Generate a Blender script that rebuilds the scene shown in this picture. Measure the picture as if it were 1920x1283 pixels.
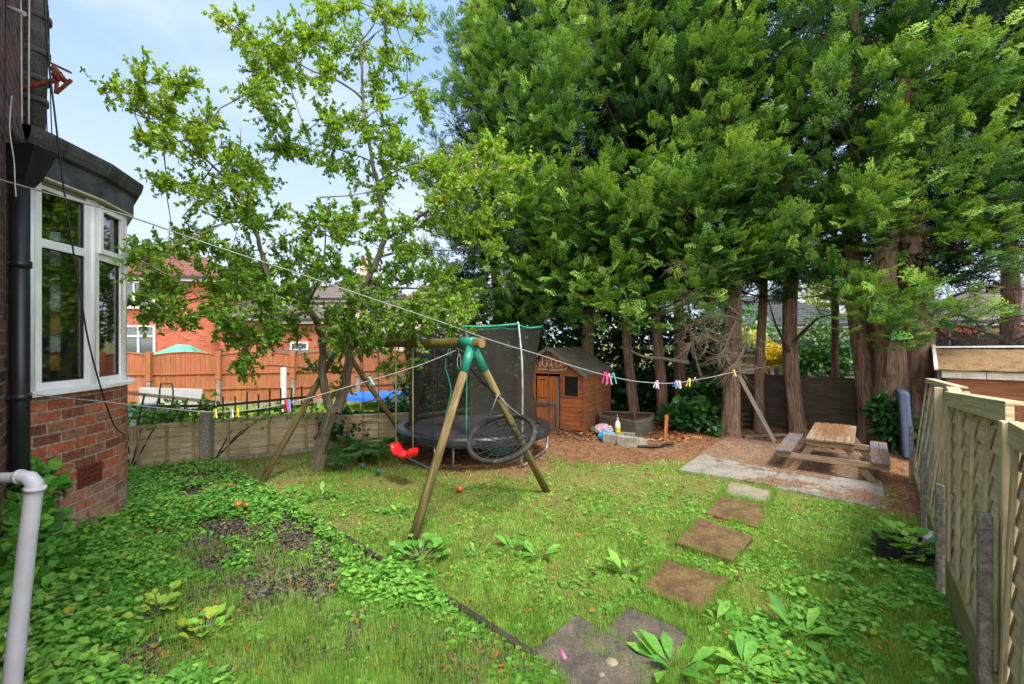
import bpy, math, random
import numpy as np
from mathutils import Vector, Matrix
random.seed(7); rng = np.random.default_rng(11)
for o in list(bpy.data.objects): bpy.data.objects.remove(o)
scene = bpy.context.scene
COL = scene.collection
R = math.radians

# ---------------------------------------------------------------- camera
F = 853.3; CX = 960.0; CY = 641.5; H = 2.1
cam = bpy.data.cameras.new('camera'); cam.lens = 16.0; cam.sensor_width = 36.0
cam.clip_start = 0.05; cam.clip_end = 1500
co = bpy.data.objects.new('camera', cam); COL.objects.link(co)
co.location = (0, 0, H); co.rotation_euler = (R(90), 0, 0)
scene.camera = co
# ---------------------------------------------------------------- world, sun, exposure
SUN_EL = R(60); SUN_AZ = R(152)      # azimuth clockwise from +Y (behind the camera, to the right)
w = bpy.data.worlds.new('World'); scene.world = w; w.use_nodes = True
nt = w.node_tree; nt.nodes.clear()
out = nt.nodes.new('ShaderNodeOutputWorld'); bg = nt.nodes.new('ShaderNodeBackground')
sky = nt.nodes.new('ShaderNodeTexSky'); sky.sky_type = 'NISHITA'; sky.sun_disc = False
sky.sun_elevation = SUN_EL; sky.sun_rotation = SUN_AZ
sky.air_density = 1.0; sky.dust_density = 1.2; sky.ozone_density = 1.2
tc = nt.nodes.new('ShaderNodeTexCoord'); mp = nt.nodes.new('ShaderNodeMapping')
mp.inputs['Scale'].default_value = (1.0, 1.0, 2.6)
nz = nt.nodes.new('ShaderNodeTexNoise'); nz.inputs['Scale'].default_value = 1.7
nz.inputs['Detail'].default_value = 6; nz.inputs['Roughness'].default_value = .55
rp = nt.nodes.new('ShaderNodeValToRGB')
rp.color_ramp.elements[0].position = .36; rp.color_ramp.elements[0].color = (0,0,0,1)
rp.color_ramp.elements[1].position = .72; rp.color_ramp.elements[1].color = (1,1,1,1)
sx = nt.nodes.new('ShaderNodeSeparateXYZ')
hr = nt.nodes.new('ShaderNodeMapRange'); hr.inputs['From Min'].default_value = .02; hr.inputs['From Max'].default_value = .55
hr.inputs['To Min'].default_value = .95; hr.inputs['To Max'].default_value = .10
mul = nt.nodes.new('ShaderNodeMath'); mul.operation = 'MAXIMUM'
sb = nt.nodes.new('ShaderNodeMath'); sb.operation = 'MULTIPLY'; sb.inputs[1].default_value = .80
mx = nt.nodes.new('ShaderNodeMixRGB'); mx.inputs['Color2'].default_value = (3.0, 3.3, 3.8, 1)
blu = nt.nodes.new('ShaderNodeMixRGB'); blu.inputs['Fac'].default_value = .8; blu.inputs['Color2'].default_value = (1.0, 1.85, 3.6, 1)
L = nt.links.new
L(tc.outputs['Generated'], mp.inputs['Vector']); L(mp.outputs[0], nz.inputs['Vector']); L(nz.outputs['Fac'], rp.inputs[0])
L(tc.outputs['Generated'], sx.inputs[0]); L(sx.outputs['Z'], hr.inputs['Value'])
L(rp.outputs[0], sb.inputs[0]); L(sb.outputs[0], mul.inputs[0]); L(hr.outputs[0], mul.inputs[1])
L(mul.outputs[0], mx.inputs['Fac']); L(sky.outputs[0], blu.inputs['Color1']); L(blu.outputs[0], mx.inputs['Color1'])
# added bright white sky behind the camera, unseen, to light what faces it
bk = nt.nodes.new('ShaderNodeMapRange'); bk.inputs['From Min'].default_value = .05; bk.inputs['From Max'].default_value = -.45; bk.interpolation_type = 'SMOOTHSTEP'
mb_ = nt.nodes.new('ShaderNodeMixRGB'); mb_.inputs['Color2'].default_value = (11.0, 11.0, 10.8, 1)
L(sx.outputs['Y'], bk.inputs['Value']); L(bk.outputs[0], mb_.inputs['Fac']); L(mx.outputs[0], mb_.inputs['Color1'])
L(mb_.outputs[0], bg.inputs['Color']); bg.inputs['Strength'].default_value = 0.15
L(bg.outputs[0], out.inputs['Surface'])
sl = bpy.data.lights.new('sun', 'SUN'); sl.energy = 2.2; sl.angle = R(12); sl.color = (1.0, .95, .87)
so = bpy.data.objects.new('sun', sl); COL.objects.link(so)
sd = Vector((math.sin(SUN_AZ)*math.cos(SUN_EL), math.cos(SUN_AZ)*math.cos(SUN_EL), math.sin(SUN_EL)))
so.rotation_euler = sd.to_track_quat('Z', 'Y').to_euler(); so.location = (3, -4, 12)
vs = scene.view_settings; vs.view_transform = 'Standard'; vs.look = 'None'; vs.exposure = 1.16; vs.gamma = 1
try:
    scene.cycles.max_bounces = 8; scene.cycles.diffuse_bounces = 4; scene.cycles.transparent_max_bounces = 12
    scene.cycles.transmission_bounces = 5; scene.cycles.glossy_bounces = 2; scene.cycles.use_denoising = True
except Exception: pass

# ---------------------------------------------------------------- helpers
def V(*a): return Vector(a)
def at(px, py, Y): return Vector(((px-CX)/F*Y, Y, H-(py-CY)/F*Y))
def gp(px, py, z=0.0):
    Y = F*(H-z)/(py-CY); return Vector(((px-CX)/F*Y, Y, z))
A_ = Vector((.61, .79, 0)).normalized()        # garden axis: away along the right fence
B_ = Vector((-A_.y, A_.x, 0))                  # garden axis: to the left, along the house wall
def lin(c):
    r = []
    for v in c[:3]:
        v = v/255.0; r.append(v/12.92 if v <= .04045 else ((v+.055)/1.055)**2.4)
    return (r[0], r[1], r[2], 1)

def tag(o, label=None, cat=None, group=None, kind=None):
    if label: o['label'] = label
    if cat: o['category'] = cat
    if group: o['group'] = group
    if kind: o['kind'] = kind
    return o
def thing(name, label, cat, loc=(0,0,0), rz=0, group=None):
    o = bpy.data.objects.new(name, None); COL.objects.link(o); o.location = loc; o.rotation_euler = (0,0,rz)
    o.empty_display_size = .1
    return tag(o, label, cat, group)
def wloc(p):
    v = Vector((0,0,0))
    while p is not None: v += Vector(p.location); p = p.parent
    return v
def copy_tree(o, parent=None):
    c = o.copy(); COL.objects.link(c); c.parent = parent
    for k in [k for k in bpy.data.objects if k.parent == o]: copy_tree(k, c)
    return c

class MB:
    def __init__(s): s.v = []; s.f = []; s.uv = []; s.sm = []
    def face(s, pts, uvs, smooth=False):
        i = len(s.v); s.v += [tuple(p) for p in pts]; s.f.append(tuple(range(i, i+len(pts)))); s.uv += [tuple(u) for u in uvs]; s.sm.append(smooth)
    def frame_box(s, c, ex, ey, ez, sx, sy, sz):
        """box about c with unit axes ex,ey,ez and full sizes"""
        c = Vector(c); ro = random.random()*7; P = {}
        for i in (-1,1):
            for j in (-1,1):
                for k in (-1,1): P[(i,j,k)] = c + ex*(i*sx/2) + ey*(j*sy/2) + ez*(k*sz/2)
        sz_ = (sx, sy, sz); long = sz_.index(max(sz_))
        for ax in range(3):
            o = [a for a in range(3) if a != ax]
            if long in o and o[0] != long: o = [o[1], o[0]]
            for sg in (-1, 1):
                q = []
                for a, b in ((-1,-1),(1,-1),(1,1),(-1,1)):
                    k = [0,0,0]; k[ax] = sg; k[o[0]] = a; k[o[1]] = b; q.append(tuple(k))
                pts = [P[k] for k in q]
                n = (pts[1]-pts[0]).cross(pts[2]-pts[1]); axis = (ex, ey, ez)[ax]*sg
                uv = [(a*sz_[o[0]]/2+ro, b*sz_[o[1]]/2+ro*1.7) for a, b in ((-1,-1),(1,-1),(1,1),(-1,1))]
                if n.dot(axis) < 0: pts.reverse(); uv.reverse()
                s.face(pts, uv)
        return s
    def box(s, c, size, rz=0, rx=0, ry=0):
        m = Matrix.Rotation(rz,3,'Z') @ Matrix.Rotation(rx,3,'X') @ Matrix.Rotation(ry,3,'Y')
        return s.frame_box(c, m.col[0].copy(), m.col[1].copy(), m.col[2].copy(), *size)
    def bar(s, p0, p1, w, h, up=(0,0,1)):
        """beam p0->p1, w sideways, h along up"""
        p0 = Vector(p0); p1 = Vector(p1); d = (p1-p0); l = d.length; d = d/l
        up = Vector(up); x = d.cross(up)
        if x.length < 1e-4: x = d.cross(Vector((1,0,0)))
        x.normalize(); u = x.cross(d).normalized()
        return s.frame_box((p0+p1)/2, d, x, u, l, w, h)
    def tube(s, pts, r, n=8, cap=True, smooth=True):
        pts = [Vector(p) for p in pts]; m = len(pts)
        rs = r if isinstance(r, (list, tuple)) else [r]*m
        ro = random.random()*5; rings = []; L_ = 0; Ls = []
        ref = None
        for i, p in enumerate(pts):
            if i: L_ += (p-pts[i-1]).length
            Ls.append(L_)
            d = (pts[min(i+1,m-1)]-pts[max(i-1,0)])
            if d.length < 1e-9: d = Vector((0,0,1))
            d.normalize()
            if ref is None: ref = Vector((0,0,1)) if abs(d.z) < .9 else Vector((1,0,0))
            x = (ref - d*ref.dot(d))
            if x.length < 1e-5: x = d.orthogonal()
            x.normalize(); y = d.cross(x); ref = x
            rings.append([p + (x*math.cos(2*math.pi*k/n)+y*math.sin(2*math.pi*k/n))*rs[i] for k in range(n)])
        base = len(s.v)
        for rg in rings: s.v += [tuple(q) for q in rg]
        for i in range(m-1):
            c0 = 2*math.pi*max(rs[i], rs[i+1])/n
            for k in range(n):
                k2 = (k+1) % n
                s.f.append((base+i*n+k, base+i*n+k2, base+(i+1)*n+k2, base+(i+1)*n+k))
                s.uv += [(Ls[i]+ro, k*c0), (Ls[i]+ro, (k+1)*c0), (Ls[i+1]+ro, (k+1)*c0), (Ls[i+1]+ro, k*c0)]; s.sm.append(smooth)
        if cap:
            for i, rev in ((0, True), (m-1, False)):
                idx = [base+i*n+k for k in range(n)]
                uv = [(rs[i]*math.cos(2*math.pi*k/n), rs[i]*math.sin(2*math.pi*k/n)) for k in range(n)]
                if rev: idx.reverse(); uv.reverse()
                s.f.append(tuple(idx)); s.uv += uv; s.sm.append(False)
        return s
    def prism(s, poly, z0, z1, smooth=False):
        """vertical prism of an xy polygon (counter-clockwise)"""
        ar = sum(poly[i][0]*poly[(i+1)%len(poly)][1]-poly[(i+1)%len(poly)][0]*poly[i][1] for i in range(len(poly)))
        if ar < 0: poly = poly[::-1]
        s.face([(p[0],p[1],z1) for p in poly], [(p[0],p[1]) for p in poly])
        s.face([(p[0],p[1],z0) for p in poly[::-1]], [(p[0],p[1]) for p in poly[::-1]])
        u = 0
        for i in range(len(poly)):
            a, b = poly[i], poly[(i+1) % len(poly)]; l = math.hypot(b[0]-a[0], b[1]-a[1])
            s.face([(a[0],a[1],z0),(b[0],b[1],z0),(b[0],b[1],z1),(a[0],a[1],z1)], [(u,z0),(u+l,z0),(u+l,z1),(u,z1)], smooth); u += l
        return s
    def wallquad(s, p0, p1, z0, z1, u0=0, nrm=1):
        p0 = Vector(p0); p1 = Vector(p1); l = (p1-p0).length
        pts = [(p0.x,p0.y,z0),(p1.x,p1.y,z0),(p1.x,p1.y,z1),(p0.x,p0.y,z1)]; uv = [(u0,z0),(u0+l,z0),(u0+l,z1),(u0,z1)]
        if nrm < 0: pts.reverse(); uv.reverse()
        s.face(pts, uv); return s
    def lathe(s, prof, c=(0,0,0), n=16):
        c = Vector(c)
        pts = [c+Vector((0,0,z)) for r, z in prof]
        return s.tube2(pts, [r for r, z in prof], n)
    def tube2(s, pts, rs, n):
        base = len(s.v)
        for p, r in zip(pts, rs): s.v += [(p.x+r*math.cos(2*math.pi*k/n), p.y+r*math.sin(2*math.pi*k/n), p.z) for k in range(n)]
        for i in range(len(pts)-1):
            for k in range(n):
                k2 = (k+1) % n
                s.f.append((base+i*n+k, base+i*n+k2, base+(i+1)*n+k2, base+(i+1)*n+k)); s.uv += [(k/n,i),((k+1)/n,i),((k+1)/n,i+1),(k/n,i+1)]; s.sm.append(True)
        return s
    def build(s, name, mat, parent=None, local=False, bevel=0, label=None):
        off = Vector((0,0,0)) if local else wloc(parent)
        me = bpy.data.meshes.new(name)
        v = [(p[0]-off.x, p[1]-off.y, p[2]-off.z) for p in s.v]
        me.from_pydata(v, [], s.f)
        ul = me.uv_layers.new(name='UVMap'); ul.data.foreach_set('uv', np.array(s.uv, dtype=np.float32).ravel())
        me.polygons.foreach_set('use_smooth', np.array(s.sm, dtype=bool))
        me.materials.append(mat); me.update()
        o = bpy.data.objects.new(name, me); COL.objects.link(o); o.parent = parent
        if bevel:
            wd = o.modifiers.new('weld', 'WELD'); wd.merge_threshold = .0004
            b = o.modifiers.new('bevel', 'BEVEL'); b.width = bevel; b.segments = 2; b.limit_method = 'ANGLE'
        if label: o['label'] = label
        return o
def mesh_np(name, verts, faces, mat, parent=None, tint=None, smooth=False):
    me = bpy.data.meshes.new(name); off = np.array(wloc(parent))
    n = len(verts); m, k = faces.shape
    me.vertices.add(n); me.vertices.foreach_set('co', (verts-off).astype(np.float32).ravel())
    me.loops.add(m*k); me.loops.foreach_set('vertex_index', faces.astype(np.int32).ravel())
    me.polygons.add(m); me.polygons.foreach_set('loop_start', np.arange(0, m*k, k, dtype=np.int32))
    if smooth: me.polygons.foreach_set('use_smooth', np.ones(m, dtype=bool))
    me.update(calc_edges=True)
    if tint is not None:
        a = me.attributes.new('tint', 'FLOAT', 'FACE'); a.data.foreach_set('value', tint.astype(np.float32))
    me.materials.append(mat)
    o = bpy.data.objects.new(name, me); COL.objects.link(o); o.parent = parent
    return o
def norm(a): return a/np.maximum(np.linalg.norm(a, axis=-1, keepdims=True), 1e-9)
def inst(tv, tf, pos, ydir, nrm, scale, ttint=None, tint=None, tintmix=1.0):
    """place template (y axis along ydir, z along nrm) n times"""
    y = norm(ydir); x = norm(np.cross(y, nrm)); z = np.cross(x, y); n = len(pos)
    sc = scale if scale.ndim == 2 else scale[:, None]*np.ones((1,3))
    T = tv if tv.ndim == 3 else np.broadcast_to(tv, (n,)+tv.shape)
    vv = pos[:,None,:] + T[:,:,0:1]*(x*sc[:,0:1])[:,None,:] + T[:,:,1:2]*(y*sc[:,1:2])[:,None,:] + T[:,:,2:3]*(z*sc[:,2:3])[:,None,:]
    ff = (tf[None]+ (np.arange(n)*T.shape[1])[:,None,None]).reshape(-1, tf.shape[1])
    t = None
    if tint is not None:
        t = np.repeat(tint, len(tf))
        if ttint is not None: t = t + np.tile(ttint, n)
    return vv.reshape(-1,3), ff, t
class Cloud:
    def __init__(s): s.v=[]; s.f=[]; s.t=[]; s.n=0
    def add(s, v, f, t):
        s.v.append(v); s.f.append(f+s.n); s.t.append(t); s.n += len(v)
    def build(s, name, mat, parent=None):
        return mesh_np(name, np.concatenate(s.v), np.concatenate(s.f), mat, parent, np.concatenate(s.t))
_G = rng.random((64,64))
def vnoise(x, y, sc=1.0, o=0):
    x = np.asarray(x)*sc+13.7+o*7.3; y = np.asarray(y)*sc+5.1+o*3.9
    i = np.floor(x).astype(int); j = np.floor(y).astype(int); fx = x-i; fy = y-j
    fx = fx*fx*(3-2*fx); fy = fy*fy*(3-2*fy)
    g = lambda a, b: _G[a % 64, b % 64]
    return (g(i,j)*(1-fx)+g(i+1,j)*fx)*(1-fy) + (g(i,j+1)*(1-fx)+g(i+1,j+1)*fx)*fy
def fbm(x, y, sc=1.0, o=0): return (vnoise(x,y,sc,o)*.5+vnoise(x,y,sc*2.1,o+1)*.3+vnoise(x,y,sc*4.3,o+2)*.2)
def sstep(a, b, x):
    t = np.clip((x-a)/(b-a), 0, 1); return t*t*(3-2*t)
def pip(x, y, poly):
    x = np.asarray(x); y = np.asarray(y); c = np.zeros(x.shape, bool); n = len(poly)
    for i in range(n):
        x0, y0 = poly[i][:2]; x1, y1 = poly[(i+1) % n][:2]
        if y0 == y1: continue
        k = ((y0 > y) != (y1 > y)) & (x < (x1-x0)*(y-y0)/(y1-y0)+x0); c ^= k
    return c

# ---------------------------------------------------------------- materials
class NM:
    def __init__(s, name, rough=.8, spec=.3):
        s.m = bpy.data.materials.new(name); s.m.use_nodes = True; s.t = s.m.node_tree; s.n = s.t.nodes
        s.p = s.n['Principled BSDF']; s.p.inputs['Roughness'].default_value = rough
        s.p.inputs['Specular IOR Level'].default_value = spec
    def new(s, t, **k):
        n = s.n.new(t)
        for a, b in k.items():
            if hasattr(n, a) and a not in ('Scale',): setattr(n, a, b)
            else: n.inputs[a.replace('_',' ')].default_value = b
        return n
    def link(s, a, b): s.t.links.new(a, b)
    def coord(s, which='Object', scale=(1,1,1), rot=(0,0,0)):
        c = s.n.new('ShaderNodeTexCoord'); m = s.n.new('ShaderNodeMapping'); m.inputs['Scale'].default_value = scale; m.inputs['Rotation'].default_value = rot
        s.link(c.outputs[which], m.inputs[0]); return m.outputs[0]
    def noise(s, vec, scale=5, detail=5, rough=.55, dist=0):
        n = s.n.new('ShaderNodeTexNoise'); n.inputs['Scale'].default_value = scale; n.inputs['Detail'].default_value = detail
        n.inputs['Roughness'].default_value = rough; n.inputs['Distortion'].default_value = dist
        if vec is not None: s.link(vec, n.inputs['Vector'])
        return n.outputs['Fac']
    def ramp(s, fac, stops):
        r = s.n.new('ShaderNodeValToRGB'); e = r.color_ramp.elements
        while len(e) < len(stops): e.new(.5)
        for el, (p, c) in zip(e, stops): el.position = p; el.color = c if len(c) == 4 else (*c, 1)
        s.link(fac, r.inputs[0]); return r.outputs[0]
    def mix(s, fac, a, b, mode='MIX'):
        n = s.n.new('ShaderNodeMixRGB'); n.blend_type = mode
        for k, v in (('Fac', fac), ('Color1', a), ('Color2', b)):
            if isinstance(v, (int, float)): n.inputs[k].default_value = v
            elif isinstance(v, tuple): n.inputs[k].default_value = v
            else: s.link(v, n.inputs[k])
        return n.outputs[0]
    def color(s, sock): s.link(sock, s.p.inputs['Base Color'])
    def bump(s, h, strength=.3, dist=.01):
        b = s.n.new('ShaderNodeBump'); b.inputs['Strength'].default_value = strength; b.inputs['Distance'].default_value = dist
        s.link(h, b.inputs['Height']); s.link(b.outputs[0], s.p.inputs['Normal'])
G1 = (1,1,1,1); K0 = (0,0,0,1)
def m_speck(name, c1, c2, scale=6, rough=.8, bump=.2, bd=.01, spec=.3, coord='Object', sc=(1,1,1), c3=None, metal=0, detail=6):
    m = NM(name, rough, spec); v = m.coord(coord, sc); f = m.noise(v, scale, detail, .6)
    st = [(.3, lin(c1)), (.7, lin(c2))]
    if c3: st = [(.28, lin(c1)), (.52, lin(c2)), (.72, lin(c3))]
    c = m.ramp(f, st); g = m.noise(v, scale*8, 5, .7); c = m.mix(m.ramp(g, [(.34, (.55,.55,.55,1)), (.56, K0)]), c, lin(tuple(x*.6 for x in c1))) if rough > .65 else c
    m.color(c); m.p.inputs['Metallic'].default_value = metal
    if bump: m.bump(m.noise(v, scale*4, 4), bump, bd)
    return m.m
def m_wood(name, dark, mid, light, rough=.85, moss=None, mossamt=.0, grain=26, stain=None):
    m = NM(name, rough, .2); v = m.coord('UV', (1.6, grain, 1)); g = m.noise(v, 1.6, 8, .62, .6)
    v2 = m.coord('UV', (.9, 2.2, 1)); n2 = m.noise(v2, 1.4, 4)
    c = m.ramp(g, [(.28, lin(dark)), (.5, lin(mid)), (.74, lin(light))])
    lo = tuple(x*.72 for x in mid)
    c = m.mix(m.ramp(n2, [(.35, K0), (.7, (.55,.55,.55,1))]), c, lin(lo))
    vn = m.coord('UV', (1.2, 5, 1)); vo = m.n.new('ShaderNodeTexVoronoi'); vo.inputs['Scale'].default_value = 1.5; m.link(vn, vo.inputs['Vector'])
    c = m.mix(m.ramp(vo.outputs['Distance'], [(.0, (.7,.7,.7,1)), (.09, K0)]), c, lin(tuple(x*.45 for x in dark)))
    if stain:
        n4 = m.noise(m.coord('Object'), 2.3, 5); c = m.mix(m.ramp(n4, [(.45, K0), (.62, (.8,.8,.8,1))]), c, lin(stain))
    if moss:
        n3 = m.noise(m.coord('Object'), 3.2, 6, .65); c = m.mix(m.ramp(n3, [(.62-mossamt, K0), (.74-mossamt*.6, (.8,.8,.8,1))]), c, lin(moss))
    m.color(c); m.bump(g, .55, .006); return m.m
def m_brick(name, cols, mortar, bw=.225, bh=.075, ms=.008, rough=.85, white=None, dirt=.5, bump=.6):
    m = NM(name, rough, .2); v = m.coord('UV')
    sw = m.noise(m.coord('UV'), 3.0, 3); 
    b = m.n.new('ShaderNodeTexBrick'); m.link(v, b.inputs['Vector'])
    b.inputs['Scale'].default_value = 1; b.inputs['Brick Width'].default_value = bw; b.inputs['Row Height'].default_value = bh
    b.inputs['Mortar Size'].default_value = ms; b.inputs['Mortar Smooth'].default_value = .25; b.inputs['Bias'].default_value = 0
    b.inputs['Color1'].default_value = K0; b.inputs['Color2'].default_value = G1; b.inputs['Mortar'].default_value = (.5,.5,.5,1)
    st = [(i/(len(cols)-1), lin(c)) for i, c in enumerate(cols)]
    c = m.ramp(b.outputs['Color'], st)
    n1 = m.noise(v, 14, 6, .65); c = m.mix(m.ramp(n1, [(.36, (dirt,dirt,dirt,1)), (.62, K0)]), c, lin(tuple(x*.42 for x in cols[0])))
    n2 = m.noise(v, 40, 4, .6); c = m.mix(m.ramp(n2, [(.55, K0), (.75, (.35,.35,.35,1))]), c, lin(tuple(min(255, x*1.25+20) for x in cols[-1])))
    mo = m.ramp(m.noise(v, 25, 4), [(.3, lin(tuple(x*.6 for x in mortar))), (.7, lin(mortar))])
    c = m.mix(b.outputs['Fac'], c, mo)
    if white:
        z0, z1 = white; s = m.n.new('ShaderNodeSeparateXYZ'); m.link(v, s.inputs[0])
        r = m.n.new('ShaderNodeMapRange'); r.inputs['From Min'].default_value = z0; r.inputs['From Max'].default_value = z1; r.inputs['To Min'].default_value = 1.0; r.inputs['To Max'].default_value = .0
        m.link(s.outputs['Y'], r.inputs['Value']); n3 = m.noise(v, 6, 7, .7)
        mm = m.mix(1.0, m.ramp(n3, [(.38, K0), (.6, G1)]), r.outputs[0], 'MULTIPLY')
        c = m.mix(mm, c, lin((172,160,142)))
    m.color(c)
    iv = m.n.new('ShaderNodeMath'); iv.operation = 'SUBTRACT'; iv.inputs[0].default_value = 1.0; m.link(b.outputs['Fac'], iv.inputs[1])
    ad = m.n.new('ShaderNodeMath'); ad.operation = 'MULTIPLY_ADD'; m.link(n1, ad.inputs[0]); ad.inputs[1].default_value = .5; m.link(iv.outputs[0], ad.inputs[2])
    m.bump(ad.outputs[0], bump, .012); return m.m
def m_leaf(name, stops, rough=.45, trans=.35, spec=.35):
    m = NM(name, rough, spec)
    a = m.n.new('ShaderNodeAttribute'); a.attribute_name = 'tint'
    c = m.ramp(a.outputs['Fac'], [(p, lin(cc)) for p, cc in stops])
    nn_ = m.noise(m.coord('Object'), 38, 4, .6); c = m.mix(1.0, c, m.ramp(nn_, [(.3, (.66,.68,.62,1)), (.65, (1.12,1.1,1.05,1))]), 'MULTIPLY')
    m.color(c)
    tr = m.n.new('ShaderNodeBsdfTranslucent'); hs = m.n.new('ShaderNodeHueSaturation'); hs.inputs['Value'].default_value = 1.3; hs.inputs['Saturation'].default_value = 1.1; hs.inputs['Hue'].default_value = .485
    m.link(c, hs.inputs['Color']); m.link(hs.outputs[0], tr.inputs['Color'])
    mxs = m.n.new('ShaderNodeMixShader'); mxs.inputs[0].default_value = trans
    m.link(m.p.outputs[0], mxs.inputs[1]); m.link(tr.outputs[0], mxs.inputs[2])
    m.link(mxs.outputs[0], m.n['Material Output'].inputs['Surface']); return m.m
def m_plain(name, c, rough=.5, metal=0, spec=.5, var=.12, scale=9):
    d = tuple(x*(1-var) for x in c); l = tuple(min(255, x*(1+var)) for x in c)
    return m_speck(name, d, l, scale, rough, .12, .002, spec, metal=metal)
def m_bark(name, dark, mid, light):
    m = NM(name, .92, .15); v = m.coord('UV', (1, 7, 1)); g = m.noise(v, 2.2, 8, .65, 1.2)
    c = m.ramp(g, [(.32, lin(dark)), (.52, lin(mid)), (.72, lin(light))]); m.color(c)
    m.bump(g, .9, .03); return m.m

M = {}
M['bay_brick'] = m_brick('bay_brick', [(96,66,58),(128,76,62),(160,88,66),(186,98,68),(146,104,86),(200,112,78)], (176,158,138), .30, .11, .011, white=(-.1,.75))
M['house_brick'] = m_brick('house_brick', [(60,42,38),(96,62,54),(124,78,66),(104,74,64)], (140,128,116), .3, .11, .011)
M['far_brick'] = m_brick('far_brick', [(112,58,50),(164,76,56),(184,88,62),(172,80,58),(192,104,78)], (186,140,116), .3, .085, .01, dirt=.25, bump=.2)
M['tan_brick'] = m_brick('tan_brick', [(150,92,58),(176,112,70),(188,124,84)], (170,140,110), .3, .085, .01, dirt=.2, bump=.2)
M['render'] = m_speck('pebbledash', (176,152,142), (206,184,172), 8, .9, .3, .01)
M['pvc'] = m_speck('white_upvc', (214,216,218), (234,235,236), 3, .35, .02, .001, .5)
M['black_pvc'] = m_speck('black_plastic', (20,22,27), (34,36,42), 6, .38, .1, .002, .5)
M['fascia'] = m_speck('dark_fascia', (42,46,54), (62,66,74), 5, .55, .15, .003, .4, c3=(84,88,92))
M['lead'] = m_speck('lead_roof', (50,52,56), (84,86,88), 5, .7, .3, .01)
M['grey_pvc'] = m_speck('grey_plastic', (158,158,166), (188,188,194), 4, .42, .1, .002, .4)
M['stack'] = m_speck('grey_stack', (62,62,66), (104,102,104), 5, .7, .25, .004)
M['rust'] = m_speck('rusty_steel', (96,48,28), (170,92,60), 18, .85, .3, .004, c3=(150,120,104))
M['terracotta'] = m_speck('terracotta', (82,40,30), (120,62,46), 14, .85, .3, .004)
M['cable_black'] = m_plain('black_cable', (24,24,26), .5)
M['cable_white'] = m_plain('pale_cable', (176,176,178), .5)
M['rope'] = m_speck('grey_rope', (132,132,134), (176,176,176), 60, .8, .3, .002)
M['rope_tan'] = m_speck('tan_rope', (150,132,92), (188,170,122), 60, .8, .3, .002)
M['rope_dark'] = m_speck('weathered_rope', (74,70,52), (112,104,80), 60, .8, .3, .002)
M['rope_black'] = m_plain('black_rope', (26,27,28), .75)
def m_glass(name, rough=.0, tintc=(.86,.9,.88)):
    m = NM(name); n = m.n; tr = n.new('ShaderNodeBsdfTransparent'); tr.inputs[0].default_value = (*tintc, 1)
    gl = n.new('ShaderNodeBsdfGlossy'); gl.inputs['Roughness'].default_value = .02
    lw = n.new('ShaderNodeLayerWeight'); lw.inputs[0].default_value = .35
    ma = n.new('ShaderNodeMapRange'); ma.inputs['To Min'].default_value = .20; ma.inputs['To Max'].default_value = .8
    m.link(lw.outputs['Fresnel'], ma.inputs['Value']); mxs = n.new('ShaderNodeMixShader'); m.link(ma.outputs[0], mxs.inputs[0])
    m.link(tr.outputs[0], mxs.inputs[1]); m.link(gl.outputs[0], mxs.inputs[2]); m.link(mxs.outputs[0], n['Material Output'].inputs['Surface']); return m.m
M['glass'] = m_glass('window_glass')
def m_darkglass(name, c):
    m = NM(name, .06, .8); m.p.inputs['Base Color'].default_value = lin(c); return m.m
M['glass_dark'] = m_darkglass('dark_window_glass', (70,78,82))
M['blind'] = m_speck('window_blind', (150,162,160), (190,198,196), 2, .6, 0)
M['plaster'] = m_plain('room_plaster', (122,124,108), .9)
M['frame_dark'] = m_plain('grey_frame', (120,124,124), .6)
M['swing_wood'] = m_wood('green_treated_pole', (72,60,38), (120,104,66), (158,142,98), moss=(92,98,38), mossamt=.05, grain=14)
M['swing_bar'] = m_wood('mossy_crossbar', (56,48,26), (96,84,42), (128,116,60), moss=(84,88,28), mossamt=.12, grain=14)
M['end_grain'] = m_speck('end_grain', (112,88,60), (160,134,98), 20, .9)
M['green_joint'] = m_speck('green_painted_steel', (18,104,84), (40,148,122), 5, .4, .1, .002, .5)
M['red_plastic'] = m_speck('red_plastic', (206,14,26), (232,28,36), 5, .32, .04, .001, .5)
M['black_ring'] = m_speck('black_foam', (26,27,27), (52,54,50), 7, .75, .2, .003, c3=(96,100,52))
M['tr_pad'] = m_speck('black_vinyl', (24,25,29), (52,53,58), 7, .4, .5, .01, .5)
M['steel'] = m_speck('galvanised_tube', (138,140,142), (190,192,196), 8, .4, .1, .002, .5, metal=.6)
M['green_trim'] = m_plain('green_trim', (26,138,108), .6)
M['teal'] = m_plain('teal_plastic', (16,104,92), .5)
def m_net(name, c, op, cell=.02):
    m = NM(name, .8, .1); m.p.inputs['Base Color'].default_value = lin(c)
    v = m.coord('UV', (1/cell, 1/cell, 1)); n = m.noise(m.coord('UV', (1.5,1.5,1)), 1.3, 3)
    tr = m.n.new('ShaderNodeBsdfTransparent'); mxs = m.n.new('ShaderNodeMixShader')
    mr = m.n.new('ShaderNodeMapRange'); mr.inputs['From Min'].default_value = .3; mr.inputs['From Max'].default_value = .7; mr.inputs['To Min'].default_value = op-.08; mr.inputs['To Max'].default_value = op+.07
    m.link(n, mr.inputs['Value']); m.link(mr.outputs[0], mxs.inputs[0]); m.link(tr.outputs[0], mxs.inputs[1]); m.link(m.p.outputs[0], mxs.inputs[2])
    m.link(mxs.outputs[0], m.n['Material Output'].inputs['Surface']); return m.m
M['net'] = m_net('black_safety_net', (54,52,48), .66)
M['play_wood'] = m_wood('orange_stained_wood', (124,68,38), (172,100,56), (200,124,72), stain=(126,82,56), grain=18)
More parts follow.
